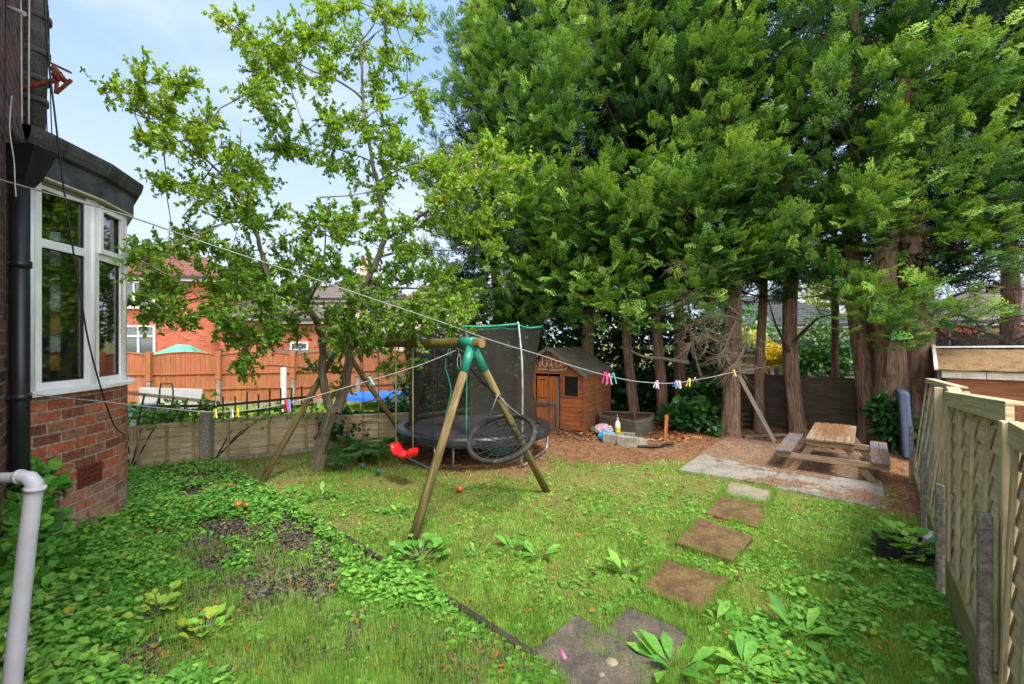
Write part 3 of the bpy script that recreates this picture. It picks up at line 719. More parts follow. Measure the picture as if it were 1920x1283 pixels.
# red plastic seat
pa, pb = bar_at_px(742), bar_at_px(774); pm = (pa+pb)/2; zS = H-(850-CY)/F*pm.y
sw = thing('hanging_swing', 'red plastic swing seat hanging on pale ropes from the log crossbar', 'swing', (pm.x,pm.y,zS))
d = (pb-pa).normalized(); hw = (pb-pa).length/2+.035; nn = V(d.y,-d.x,0)
N = 26; mb = MB(); sec = []
for i in range(N+1):
    u = -1+2*i/N; zc = .075*abs(u)**3.2*1.2 + .035*math.cos(u*math.pi*.0) - .04; wdt = .085+.03*(1-u*u) ; thick = .028+.03*abs(u)**5
    if abs(u) > .93: wdt *= .72; thick *= .6
    c = pm+d*(u*hw)+V(0,0,zS-pm.z+zc+ .03*math.sin((abs(u))*math.pi)*-.6); c.z = zS+zc-.02*math.sin(abs(u)*math.pi)
    prof = [(-1,.2),(-.9,.9),(-.4,1.0),(.4,1.0),(.9,.9),(1,.2),(.9,-.9),(0,-1),(-.9,-.9)]
    sec.append([c+nn*(a*wdt)+V(0,0,b*thick) for a, b in prof])
for i in range(N):
    for k in range(9):
        k2 = (k+1) % 9; mb.face([sec[i][k], sec[i+1][k], sec[i+1][k2], sec[i][k2]], [(0,0),(1,0),(1,1),(0,1)], True)
mb.face(sec[0], [(0,0)]*9); mb.face(sec[N][::-1], [(0,0)]*9)
o = mb.build('seat', M['red_plastic'], sw); o.modifiers.new('weld','WELD').merge_threshold = .001
for p in (pa, pb):
    mb = MB(); mb.tube([p-V(0,0,.17), V(p.x,p.y,zS+.05)], .009, 8); mb.build('rope', M['rope_tan'], sw)
# rope ladder
la, lb = bar_at_px(680), bar_at_px(709); lm = (la+lb)/2
rl_ = thing('rope_ladder', 'rope ladder with wooden rungs hanging from the far end of the log crossbar', 'rope ladder', (lm.x,lm.y,.05))
for p in (la, lb):
    mb = MB(); mb.tube([p-V(0,0,.17), V(p.x+.01,p.y,1.0), V(p.x,p.y,.06)], .007, 6); mb.build('rope', M['rope_dark'], rl_)
    mb = MB(); mb.lathe([(0,.10),(.03,.09),(.035,.05),(.03,.01),(0,0)], (p.x,p.y,.02), 10); mb.build('end_cap', M['teal'], rl_)
for py, tilt in ((712,.0),(752,.03),(790,.01),(828,.012)):
    a = V(la.x,la.y,H-(py-CY)/F*la.y-tilt); b = V(lb.x,lb.y,H-(py-CY)/F*lb.y+tilt); e = (b-a).normalized()*.03
    mb = MB(); mb.tube([a-e, b+e], .013, 8); mb.build('rung', M['dead_twig'] if py < 800 else M['plank'], rl_)
# nest swing
nc = at(940,820,5.72); u_ = V(.95,.08,.30).normalized(); v_ = V(-.174,.88,.44); v_ = (v_-u_*u_.dot(v_)).normalized(); RN = .425
ns = thing('nest_swing', 'round black net swing hanging askew, tangled around the front log leg', 'nest swing', tuple(nc))
mb = MB(); K = 40
rp_ = [nc+u_*(RN*math.cos(2*math.pi*k/K))+v_*(RN*math.sin(2*math.pi*k/K)) for k in range(K+1)]
mb.tube(rp_, .033, 10, cap=False); mb.build('ring', M['black_ring'], ns)
mb = MB(); hub = nc - u_.cross(v_)*.07 if u_.cross(v_).z > 0 else nc + u_.cross(v_)*.07
for k in range(16):
    a = 2*math.pi*k/16; e = nc+u_*(RN*math.cos(a))+v_*(RN*math.sin(a)); mb.tube([e, e.lerp(hub,.5)-V(0,0,.03), hub], .007, 4, cap=False)
for f_r in (.2,.35,.5,.65,.8,.9):
    pts = []
    for k in range(33):
        a = 2*math.pi*k/32; e = nc+u_*(RN*math.cos(a))+v_*(RN*math.sin(a)); t = 1-f_r
        q = e*(1-t)**2 + (e.lerp(hub,.5)-V(0,0,.03))*2*t*(1-t) + hub*t*t if True else e; pts.append(q)
    mb.tube(pts, .006, 4, cap=False)
mb.build('net', M['rope_black'], ns)
leg2 = lambda z: (ap1+bd_*.10).lerp(F2, (ap1.z-z)/ap1.z)
zk = H-(738-CY)/F*5.85; kn = leg2(zk)
def ringpt(px, py):
    return min(rp_, key=lambda p: ((p.x/p.y*F+CX-px)**2+((H-p.z)/p.y*F+CY-py)**2))
for a_, b_, nm, r_, mt in ((bar_at_px(858)-V(0,0,.15), kn+V(-.02,-.07,0), 'strap', .011, 'rope_black'), (bar_at_px(822)-V(0,0,.12), kn+V(-.02,-.06,.03), 'strap', .012, 'rope_black'),
      (kn+V(0,-.07,-.02), ringpt(911,787), 'rope', .008, 'rope'), (kn+V(0,-.07,0), ringpt(981,770), 'rope', .006, 'rope')):
    mid = a_.lerp(b_,.5)-V(0,0,.02); mb = MB(); mb.tube([a_, mid, b_], r_, 6); mb.build(nm, M[mt], ns)
mb = MB(); lt = (F2-ap1).normalized(); x1 = lt.orthogonal().normalized(); x2 = lt.cross(x1)
mb.tube([kn+lt*(.012*k/8)+(x1*math.cos(k*.785)+x2*math.sin(k*.785))*.066 for k in range(25)], .009, 6); mb.build('knot', M['rope_black'], ns)

# ================================================================ TRAMPOLINE
RT = 1.40; ZR = .53
tr = thing('trampoline', 'large black trampoline with torn safety net and green top edge', 'trampoline', tuple(TC))
def cp(a, r, z): return V(TC.x+r*math.cos(R(a)), TC.y+r*math.sin(R(a)), z)
mb = MB(); prof = [(-.16,.0),(-.10,.030),(.02,.034),(.05,.0),(.052,-.075),(.045,-.12)]
def skirt(a, j): return .012*math.sin(a*.35)+.01*math.sin(a*.11+j) if j >= 4 else .003*math.sin(a*.3+j*2)
n = 120
for i in range(n):
    a0, a1 = i*360/n, (i+1)*360/n
    for k in range(len(prof)-1):
        q = [cp(a0,RT+prof[k][0]+skirt(a0,k),ZR+prof[k][1]+skirt(a0,k)), cp(a1 if i<n-1 else 0,RT+prof[k][0]+skirt(a1%360,k),ZR+prof[k][1]+skirt(a1%360,k)), cp(a1 if i<n-1 else 0,RT+prof[k+1][0]+skirt(a1%360,k+1),ZR+prof[k+1][1]+skirt(a1%360,k+1)), cp(a0,RT+prof[k+1][0]+skirt(a0,k+1),ZR+prof[k+1][1]+skirt(a0,k+1))]
        mb.face(q, [(a0*.024,k*.05),(a1*.024,k*.05),(a1*.024,k*.05+.05),(a0*.024,k*.05+.05)], True)
mb.build('pad', M['tr_pad'], tr)
mb = MB(); mb.tube([cp(i*6,RT+.0,ZR-.05) for i in range(61)], .022, 8, cap=False); mb.build('frame', M['steel'], tr)
mb = MB()
for i in range(60):
    for r0, r1, z0, z1 in ((0,.6,-.03,-.02),(.6,RT-.2,-.02,0)):
        a0, a1 = i*6, i*6+6
        if r0 == 0: mb.face([cp(0,0,ZR-.03), cp(a0,r1,ZR+z1), cp(a1,r1,ZR+z1)], [(0,0),(1,0),(1,1)], True)
        else: mb.face([cp(a0,r0,ZR+z0), cp(a0,r1,ZR+z1), cp(a1,r1,ZR+z1), cp(a1,r0,ZR+z0)], [(0,0),(1,0),(1,1),(0,1)], True)
mb.build('mat', m_speck('trampoline_mat', (34,34,40), (64,62,66), 4, .55, .1, .002, c3=(86,70,58)), tr)
PA_ = [-52, 8, 68, 128, 188, 248]
for a0, a1 in ((-52, 8), (68, 128), (188, 248)):
    b0, b1 = cp(a0,RT+.02,.03), cp(a1,RT+.02,.03); c0 = b0.lerp(b1,.08); c1 = b1.lerp(b0,.08)
    mb = MB(); mb.tube([cp(a0,RT+.02,ZR-.05), b0+V(0,0,.12), b0+V(0,0,.03)+(b1-b0)*.02, c0, c1, b1+V(0,0,.03)-(b1-b0)*.02, b1+V(0,0,.12), cp(a1,RT+.02,ZR-.05)], .021, 10)
    mb.build('leg', M['steel'], tr)
mb = MB(); mb.tube([V(-.97,7.52,ZR-.05), V(-.97,7.5,.0)], .021, 10); mb.build('leg', M['steel'], tr)
ZN = 2.40
tops = []
for a in PA_:
    tz = ZN if a != 188 else ZN-.1
    pts = [cp(a,RT+.035,ZR-.35), cp(a,RT+.05,1.2), cp(a,RT+.03,1.8), cp(a,RT-.05,tz-.05), cp(a,RT-.08,tz+.03)]
    tops.append(cp(a,RT-.09,tz))
    P = smooth_poly(pts, 6); mb = MB(); mb.tube(P, .019 if a == -52 else .012, 10); mb.build('pole', M['steel'] if a == -52 else M['tr_pad'], tr)
def toppt(t):
    k = t % 6; i = int(k); f_ = k-i; a, b = tops[i], tops[(i+1) % 6]; p = a.lerp(b, f_)
    c = V(TC.x,TC.y,p.z); p = p + (c-p).normalized()*(.05*math.sin(f_*math.pi)); p.z -= .045*math.sin(f_*math.pi); return p
def netpt(t, v_):
    k = t % 6; ang = PA_[0]+60*k; b = cp(ang, RT-.22+.02*math.sin(k*9), ZR+.03); tp = toppt(t)
    return b.lerp(tp, v_) + (V(TC.x,TC.y,b.z)-V(b.x,b.y,b.z)).normalized()*(.10*math.sin(v_*math.pi)*(.6+.4*math.sin(k*7+v_*3)))
def net_piece(t0, t1, v0=0., v1=1., nt_=36, nv=12, fold=0):
    mb = MB(); g = [[netpt(t0+(t1-t0)*i/nt_, v0+(v1-v0)*j/nv) for j in range(nv+1)] for i in range(nt_+1)]
    if fold:
        for i in range(nt_+1):
            for j in range(nv+1):
                g[i][j] = g[i][j] + (V(TC.x,TC.y,0)-V(g[i][j].x,g[i][j].y,0)).normalized()*(fold*math.sin(i*1.25+j*.12)*(1-j/nv*.5))
    for i in range(nt_):
        for j in range(nv): mb.face([g[i][j],g[i+1][j],g[i+1][j+1],g[i][j+1]], [(i*.03,j*.15),(i*.03+.03,j*.15),(i*.03+.03,j*.15+.15),(i*.03,j*.15+.15)], True)
    return mb
net_piece(-.62, 3.85, nt_=110).build('safety_net', M['net'], tr)
net_piece(3.75, 4.02, nt_=22, fold=.07).build('net_flap', M['net'], tr)
net_piece(4.02, 5.38, .12, 1., nt_=34, fold=.01).build('net_door', M['net'], tr) if False else None
mb = MB(); P = [toppt(i/12) for i in range(-14, 49)]; mb.tube(P, .020, 8); mb.build('top_trim', M['green_trim'], tr)
for t, dx in ((-.66,.0),(-.9,.04)):
    pts = [netpt(t+dx*math.sin(j*1.3), 1-j/10) for j in range(11)]; mb = MB(); mb.tube(pts, .010, 6); mb.build('net_tie', M['green_trim'], tr)
# green box below the trampoline
bx = V(-.28,8.55,0); r = thing('plastic_crate', 'teal green plastic crate in the shade under the large trampoline', 'crate', tuple(bx))
mb = MB(); mb.box(bx+V(0,0,.15), (.42,.32,.28), R(20)); mb.build('body', M['teal'], r, bevel=.02)
mb = MB(); mb.box(bx+V(0,0,.295), (.46,.36,.03), R(20)); mb.build('rim', M['teal'], r, bevel=.01)

# blue covered trampoline next door
bc = V(-3.83,13.1,.24); zb_ = .05
bt = thing('trampoline', 'small trampoline with bright blue cover on the neighbouring lawn', 'trampoline', tuple(bc))
mb = MB(); n = 40; rr = .93
def bq(a, r, z): return V(bc.x+r*math.cos(a), bc.y+r*math.sin(a), z)
for i in range(n):
    a0, a1 = 2*math.pi*i/n, 2*math.pi*(i+1)/n
    for (r0,z0),(r1,z1) in (((0,.57),(rr*.7,.585)),((rr*.7,.585),(rr,.60)),((rr,.60),(rr+.015,.50))):
        w0 = .012*math.sin(i*2.1) if z1 < .55 else 0; w1 = .012*math.sin((i+1)%n*2.1) if z1 < .55 else 0
        if r0 == 0: mb.face([bq(0,0,z0), bq(a0,r1,z1), bq(a1,r1,z1)], [(0,0)]*3, True)
        else: mb.face([bq(a0,r0,z0), bq(a0,r1,z1+w0), bq(a1,r1,z1+w1), bq(a1,r0,z0)], [(0,0)]*4, True)
mb.build('cover', M['blue_cover'], bt)
for a in (200,255,310,20,80,140):
    p = bq(R(a), rr-.04, 0); mb = MB(); mb.tube([V(p.x,p.y,.2), V(p.x,p.y,.57)], .018, 8); mb.build('leg', M['steel'], bt)

# ================================================================ PLAYHOUSE
PO = V(1.66,10.45,0); ps = V(.5,.866,0); pf = V(-.866,.5,0); WP = 1.74; LP = 1.86; ZE = 1.37; ZRG = 1.93; up = V(0,0,1)
ph = thing('playhouse', 'orange stained wooden playhouse with open stable door and name sign', 'playhouse', tuple(PO))
def boards(mb, o, dx, dn, w_, z0, z1, bh=.105, top=None, skip=None):
    """horizontal shiplap boards on face from o along dx, outward normal dn; top(s)->max z"""
    z = z0
    while z < z1-1e-3:
        h = min(bh, z1-z)
        segs = [(0, w_)]
        if skip:
            a, b, za, zb = skip
            if z+h > za+.001 and z < zb-.001: segs = [(0,a),(b,w_)]
        for s0, s1 in segs:
            if top:
                zm = z+h*.5; lo = None
                xs = [s0+(s1-s0)*k/60 for k in range(61)]; ok = [x for x in xs if top(x) >= z+h*.8]
                if not ok: continue
                s0, s1 = ok[0], ok[-1]
            if s1-s0 > .03: mb.frame_box(o+dx*((s0+s1)/2)+up*(z+h/2)+dn*(.012*(.5)), dx, dn, up, s1-s0, .022, h-.007)
        z += h
mb = MB(); fn = V(-.5,-.866,0); sn = V(.866,-.5,0)
top = lambda s: ZE + (ZRG-ZE)*(1-abs(s-WP/2)/(WP/2))
boards(mb, PO, pf, fn, WP, .05, ZE, skip=(.62,1.22,.05,1.30)); 
mbb = MB(); boards(mbb, PO, pf, fn, WP, ZE, ZRG, .08, top=top)
# carve the window: rebuild front-right wall with an opening
mb = MB()
boards(mb, PO, pf, fn, .60, .05, .80); boards(mb, PO, pf, fn, .10, .80, 1.34); boards(mb, PO+pf*.52, pf, fn, .08, .80, 1.34); boards(mb, PO+pf*1.24, pf, fn, .5, .05, 1.34)
boards(mb, PO, pf, fn, WP, 1.34, ZE+.02)
mb.v += mbb.v if False else []
mb.build('front_wall', M['play_wood'], ph); mbb.build('gable', M['play_wood'], ph)
mb = MB(); boards(mb, PO, ps, sn, LP, .22, ZE, .12); mb.frame_box(PO+ps*(LP/2)+up*.13+sn*.02, ps, sn, up, LP, .02, .2); mb.build('side_wall', M['play_side'], ph)
mb = MB(); boards(mb, PO+pf*WP, ps, -sn, LP, .05, ZE, .12); mb.build('side_wall', M['play_side'], ph)
mb = MB(); boards(mb, PO+ps*LP, pf, -fn, WP, .05, ZE, .12); boards(mb, PO+ps*LP, pf, -fn, WP, ZE, ZRG, .08, top=top); mb.build('back_wall', M['play_side'], ph)
mb = MB(); mb.prism([tuple(q[:2]) for q in (PO+ps*.02, PO+ps*LP, PO+ps*LP+pf*WP, PO+pf*WP)], .03, .07); mb.build('floor', M['grey_wood'], ph)
for q in (PO+fn*.025+sn*.0, PO+ps*LP):
    mb = MB(); mb.frame_box(q+up*(ZE/2+.0), pf, fn, up, .045, .045, ZE); mb.build('corner_post', M['play_side'], ph)
# roof
mb = MB()
for sgn, ox in ((1, PO-pf*.10), (-1, PO+pf*(WP+.10))):
    rd = (PO+pf*(WP/2)); e0 = ox+fn*.14; e1 = ox+ps*(LP+.12); r0 = rd+fn*.14; r1 = rd+ps*(LP+.12)
    ze = ZE-.05; zr = ZRG+.02
    n_ = 9
    for k in range(n_):
        a = k/n_; b = (k+1)/n_-.012
        pa_ = e0.lerp(r0, a)+up*(ze+(zr-ze)*a+.012); pb_ = e0.lerp(r0, b)+up*(ze+(zr-ze)*b); pc_ = e1.lerp(r1, b)+up*(ze+(zr-ze)*b); pd_ = e1.lerp(r1, a)+up*(ze+(zr-ze)*a+.012)
        th = up*.022
        mb.face([pa_+th,pd_+th,pc_+th,pb_+th] if sgn > 0 else [pa_+th,pb_+th,pc_+th,pd_+th], [(0,a),(2,a),(2,b),(0,b)])
        mb.face([pb_,pc_,pd_,pa_] if sgn > 0 else [pd_,pc_,pb_,pa_], [(0,a),(2,a),(2,b),(0,b)]); mb.face([pa_,pd_,pd_+th,pa_+th], [(0,0),(2,0),(2,.1),(0,.1)])
        mb.face([pa_,pa_+th,pb_+th,pb_], [(0,0),(.1,0),(.1,.1),(0,.1)]); mb.face([pd_,pc_,pc_+th,pd_+th], [(0,0),(.1,0),(.1,.1),(0,.1)])
mb.build('roof', M['felt'], ph)
for s0, e0 in ((PO-pf*.12, 1), (PO+pf*(WP+.12), -1)):
    a = s0+fn*.15+up*(ZE-.07); b = PO+pf*(WP/2)+fn*.15+up*(ZRG+.03); mb = MB(); mb.bar(a, b, .02, .085); mb.build('barge_board', M['grey_wood'], ph, bevel=.003)
# window
mb = MB(); z0, z1, a, b = .80, 1.34, .10, .52
for s in (a+.02, b-.02): mb.frame_box(PO+pf*s+up*((z0+z1)/2)+fn*.022, pf, fn, up, .04, .03, z1-z0)
for z in (z0+.02, z1-.02): mb.frame_box(PO+pf*((a+b)/2)+up*z+fn*.023, pf, fn, up, b-a-.08, .028, .04)
wi = mb.build('window', M['play_side'], ph)
mb = MB(); mb.frame_box(PO+pf*((a+b)/2)+up*((z0+z1)/2)+fn*.006, pf, fn, up, b-a-.07, .006, z1-z0-.07); mb.build('pane', m_darkglass('grimy_dark_pane', (38,36,36)), wi)
# stable door: two leaves, lower one ajar, grey frame
hd = PO+pf*1.22
mb = MB(); k = 6
for i in range(k): mb.frame_box(PO+pf*(.665+.53/k*(i+.5))+up*.98+fn*.03, pf, fn, up, .53/k-.004, .018, .60)
du = mb.build('door', M['play_door'], ph); mb = MB()
for z in (1.20,.76): mb.frame_box(PO+pf*1.06+up*z+fn*.042, pf, fn, up, .24, .006, .022)
mb.build('hinge', M['black_pvc'], du)
mb = MB()
for i in range(k): mb.frame_box(PO+pf*(.70+.5/k*(i+.5))+up*.34+fn*.05, pf, fn, up, .5/k-.004, .018, .55)
dl = mb.build('door', M['play_wood'], ph); mb = MB(); mb.frame_box(PO+pf*1.06+up*.56+fn*.062, pf, fn, up, .26, .006, .022); mb.build('hinge', M['black_pvc'], dl)
mb = MB(); mb.frame_box(PO+pf*.635+up*.65+fn*.07, pf, fn, up, .07, .03, 1.26); mb.frame_box(PO+pf*.93+up*.655+fn*.07, pf, fn, up, .52, .03, .07); mb.frame_box(PO+pf*.93+up*.055+fn*.07, pf, fn, up, .52, .03, .07)
mb.build('door_frame', M['grey_wood'], ph, bevel=.003)
# name sign: cursive rope lettering, plus an underline
def sg(px, py):
    """point of the sign (pixels of the enlarged crop) on the gable plane"""
    X_ = 1000+px/7.125; Y_ = 645+py/7.125; k = (X_-CX)/F; s = (k*PO.y-PO.x)/(pf.x-k*pf.y); p = PO+pf*s+fn*.035; k2 = p.y; return V(p.x, p.y, H-(Y_-CY)/F*k2)
def rline(pts, r_=.010):
    P = smooth_poly([sg(*p) for p in pts], 5); mb = MB(); mb.tube(P, r_, 6); return mb
mb = MB()
# L
strokes = [[(120,170),(130,205),(128,240),(110,285),(92,300),(88,270),(104,240),(125,250),(140,285),(165,303),(185,290),(192,250),(195,205)],
           [(195,205),(192,260),(205,298),(228,302),(246,280),(250,235),(252,205)],
           [(252,205),(252,270),(268,318)],
           [(345,225),(318,232),(308,262),(318,295),(345,302),(368,285)],
           [(375,225),(372,262),(382,292),(402,298),(420,275),(432,245)],
           [(345,225),(368,240),(372,270),(368,285)],
           [(432,240),(432,285),(450,262),(460,285),(462,312),(448,332),(410,345)]]
for s_ in strokes: q = rline(s_); base = len(mb.v); mb.v += q.v; mb.f += [tuple(i+base for i in f_) for f_ in q.f]; mb.uv += q.uv; mb.sm += q.sm
mb.build('sign_lettering', m_plain('pale_rope_sign', (206,188,164), .8), ph)
rline([(70,335),(150,342),(240,350),(340,350),(410,345)]).build('sign_underline', m_plain('pale_rope_line', (200,180,150), .8), ph)
# ramp board at the door
mb = MB(); mb.bar(gp(1057,806,.03), gp(1094,818,.03), .03, .06); tag(mb.build('timber_offcut', M['grey_wood'], None), 'grey timber offcut on the ground along the playhouse front', 'timber')

# ================================================================ PLANTER, BLOCKS, ODDS AND ENDS
pc = [gp(1124,806), gp(1192,820), gp(1222,812)]
c0 = pc[0]; c1 = pc[1]; c2 = pc[2]+V(.05,.05,0); poly = [c0, c1, c2, c2+V(.25,.75,0), c1+V(-.1,1.5,0), c0+V(.15,.75,0)]
pl = thing('planter', 'six sided grey slatted timber planter full of soil beside the playhouse', 'planter', tuple(c1))
zt = .34; cen = sum(poly, Vector())/6
for i in range(6):
    a, b = poly[i], poly[(i+1) % 6]; d = (b-a).normalized(); nn = V(d.y,-d.x,0); l = (b-a).length; mb = MB()
    for k in range(5): mb.frame_box((a+b)/2+up*(.035+k*.062)+nn*random.uniform(0,.006), d, nn, up, l, .02, .058)
    mb.build('side', M['grey_wood'], pl)
mb = MB()
for i in range(6):
    a, b = poly[i], poly[(i+1) % 6]; ci = lambda p: p.lerp(cen, .10); co_ = lambda p: p.lerp(cen, -.03)
    mb.prism([tuple(co_(a)[:2]), tuple(co_(b)[:2]), tuple(ci(b)[:2]), tuple(ci(a)[:2])], zt-.02, zt+.01)
mb.build('rim', M['plank'], pl)
mb = MB(); mb.prism([tuple(p.lerp(cen,.04)[:2]) for p in poly], .1, zt-.03); mb.build('soil', M['soil'], pl)
def block(px, py, l, w_, h, rz, label, z=0, nm='concrete_block', mat='concrete'):
    p = gp(px, py); mb = MB(); mb.box((0,0,h/2), (l,w_,h)); o = mb.build(nm, M[mat], None, local=True, bevel=.01); o.location = (p.x, p.y, float(gz(p.x,p.y))+z-.01); o.rotation_euler = (0,0,R(rz))
    return tag(o, label, 'concrete block' if mat == 'concrete' else 'stone', 'concrete blocks stacked in front of the planter')
block(1150,832,.42,.14,.20,-20,'grey concrete block at the left of the small block wall by the planter')
block(1177,838,.40,.14,.20,-22,'grey concrete block in the middle of the small wall, nearest the lawn')
block(1194,834,.34,.26,.13,8,'low grey concrete block lying flat at the right end of the block wall')
block(1172,826,.40,.12,.17,-20,'grey concrete block behind the small block wall, against the planter')
# bottle
p = gp(1158,826); bo = thing('spray_bottle', 'white bottle with yellow base standing on the concrete blocks', 'bottle', (p.x,p.y,.18))
mb = MB(); mb.lathe([(0,0),(.055,0),(.06,.02),(.06,.12)], (p.x,p.y,.16), 14); mb.build('base', m_plain('yellow_plastic', (236,190,36), .4), bo)
mb = MB(); mb.lathe([(.06,.12),(.058,.2),(.03,.25),(.018,.26),(.018,.29)], (p.x,p.y,.16), 14); mb.build('body', m_plain('milky_plastic', (222,222,212), .4), bo)
mb = MB(); mb.lathe([(.02,.29),(.024,.295),(.024,.33),(0,.335)], (p.x,p.y,.16), 12); mb.tube([V(p.x,p.y,.5), V(p.x-.01,p.y,.56)], .008, 6); mb.build('cap', M['steel'], bo)
# blue bag
def crumple(name, c, rx, ry, rz_, mat, label, cat, n=14, amp=.3, seed=0):
    mb = MB(); rs = np.random.default_rng(seed); ph_ = rs.uniform(0,6,8); g = []
    for i in range(n+1):
        th = math.pi*i/n; row = []
        for j in range(n*2):
            fi = math.pi*j/n; q = 1+amp*(.5*math.sin(3*fi+ph_[0]+2*th)+.3*math.sin(7*fi+ph_[1]-4*th)+.25*math.sin(11*th+ph_[2]+5*fi))
            row.append(Vector(c)+V(rx*q*math.sin(th)*math.cos(fi), ry*q*math.sin(th)*math.sin(fi), rz_*max(-.6,q*math.cos(th))))
        g.append(row)
    for i in range(n):
        for j in range(n*2):
            j2 = (j+1) % (n*2); mb.face([g[i][j],g[i+1][j],g[i+1][j2],g[i][j2]], [(0,0)]*4, True)
    o = mb.build(name, mat, None); return tag(o, label, cat)
q = gp(1137,826); crumple('plastic_bag', (q.x,q.y,.1), .17, .12, .10, m_plain('blue_polythene', (52,150,222), .35), 'crumpled bright blue plastic bag beside the concrete blocks', 'bag', seed=3)
q = gp(1136,820); crumple('plastic_bag', (q.x-.03,q.y+.12,.15), .19, .12, .11, m_plain('pink_white_polythene', (220,180,190), .4), 'crumpled pale pink plastic bag behind the blue bag', 'bag', seed=5)
q = gp(1118,812); crumple('stone', (q.x,q.y,.07), .13, .1, .09, M['concrete'], 'grey lump of stone between the playhouse and the bags', 'stone', amp=.12, seed=6)
q = gp(1115,806); mb = MB(); mb.box((q.x,q.y+.25,.14), (.22,.12,.09), R(40), R(28)); tag(mb.build('brick', M['stake'], None, bevel=.006), 'loose orange brick leaning beside the playhouse corner', 'brick')
# stake and rod
a = gp(1247,828); mb = MB(); mb.bar(a-V(0,0,.05), V(a.x+.03,a.y,.56), .07, .045, (0,1,0)); tag(mb.build('wooden_stake', M['stake'], None, bevel=.003), 'upright orange brown wooden stake in front of the left conifers', 'stake')
a = gp(1202,822); b = at(1186,764,a.y+.5); mb = MB(); mb.tube([a, b], .012, 7); tag(mb.build('metal_rod', M['green_post'], None), 'thin green rod leaning over the planter corner', 'rod')
a = gp(1240,842); mb = MB(); P = smooth_poly([a+V(-.45,.05,.03), a+V(-.2,.0,.05), a+V(0,.05,.03), a+V(.12,.16,.06), a+V(.3,.2,.05)], 5); mb.tube(P, .028, 7); tag(mb.build('hose_piece', M['cable_black'], None), 'length of black pipe on the needles right of the block wall', 'pipe')
# leaning plank, ground plank
a = gp(1452,829); mb = MB(); mb.bar(a, at(1384,702,9.9), .10, .025, (.3,-1,0)); tag(mb.build('plank', M['plank'], None, bevel=.002), 'long grey plank leaning up against a conifer trunk', 'plank')
a = gp(1395,823); b = gp(1472,820); mb = MB(); mb.bar(a+V(0,0,.05), b+V(0,0,.06), .08, .06); tag(mb.build('plank', M['grey_wood'], None, bevel=.003), 'grey plank lying flat on the needles at the foot of the conifers', 'plank')
a = gp(1398,806,0); 
mb = MB()
for s in (0,.42): mb.bar(V(a.x+s,a.y+.2,0), V(a.x+s,a.y+.2,.36), .05, .05)
for z in (.1,.22,.34): mb.bar(V(a.x-.03,a.y+.17,z), V(a.x+.47,a.y+.17,z), .02, .07)
tag(mb.build('pallet', M['dark_fence'], None), 'dark slatted pallet piece standing behind the leaning plank', 'pallet')

# ================================================================ PICNIC TABLE
P0 = V(4.84,6.94,.04); wx = V(.79,-.613,0).normalized(); wy = V(.613,.79,0).normalized()
pt = thing('picnic_table', 'small weathered A frame picnic table with grey benches on the patio', 'picnic table', tuple(P0))
TT = .60
for i in range(5):
    c = P0+wx*(-.248+.124*i)+wy*.875; mb = MB(); mb.frame_box(V(c.x,c.y,TT-.015+random.uniform(-.002,.002)), wy, wx, up, 1.75, .117, .028); mb.build('top_board', M['table_wood'], pt, bevel=.003)
for sx_ in (-1,1):
    for i in range(2):
        c = P0+wx*(sx_*.61+(-.058+.116*i))+wy*.875; mb = MB(); mb.frame_box(V(c.x,c.y,.345), wy, wx, up, 1.75, .11, .028); mb.build('seat_board', M['seat_wood'], pt, bevel=.003)
for s in (.10, 1.50):
    q = P0+wy*s
    for sx_ in (-1,1):
        mb = MB(); mb.bar(q+wx*(sx_*.52)+up*(.0), q+wx*(sx_*.17)+up*(TT-.05-.04), .035, .095, tuple(wx)); mb.build('leg', M['table_wood'], pt, bevel=.003)
    qq = q-wy*.036
    mb = MB(); mb.frame_box(V(qq.x,qq.y,.285), wx, wy, up, 1.42, .034, .09); mb.build('seat_beam', M['table_wood'], pt, bevel=.003)
    mb = MB(); mb.frame_box(V(qq.x,qq.y,TT-.075), wx, wy, up, .60, .034, .085); mb.build('top_beam', M['table_wood'], pt, bevel=.003)
mb = MB(); mb.bar(P0+wy*.8+up*.28, P0+wy*.8+up*.55, .06, .03); mb.build('brace', M['table_wood'], pt)

# mattress
a = gp(1700,864); b = V(a.x+.45,a.y+.62,0); mt = thing('mattress', 'dark navy mattress with slate blue edge standing against the big trunk', 'mattress', tuple(a))
d = (b-a).normalized(); nn = V(d.y,-d.x,0)
mb = MB(); mb.frame_box((a+b)/2+up*.62+d*.08, d, nn, (up+nn*-.06).normalized(), .85, .15, 1.2); mb.build('body', M['mattress_side'], mt, bevel=.04)
mb = MB(); mb.frame_box((a+b)/2+up*.62+nn*.078+d*.08, d, nn, (up+nn*-.06).normalized(), .76, .02, 1.1)
for k in range(9): mb.frame_box((a+b)/2+up*(.16+k*.115)+nn*.09+d*.08, d, nn, (up+nn*-.06).normalized(), .72, .012, .09)
mb.build('quilted_cover', M['mattress_face'], mt, bevel=.01)

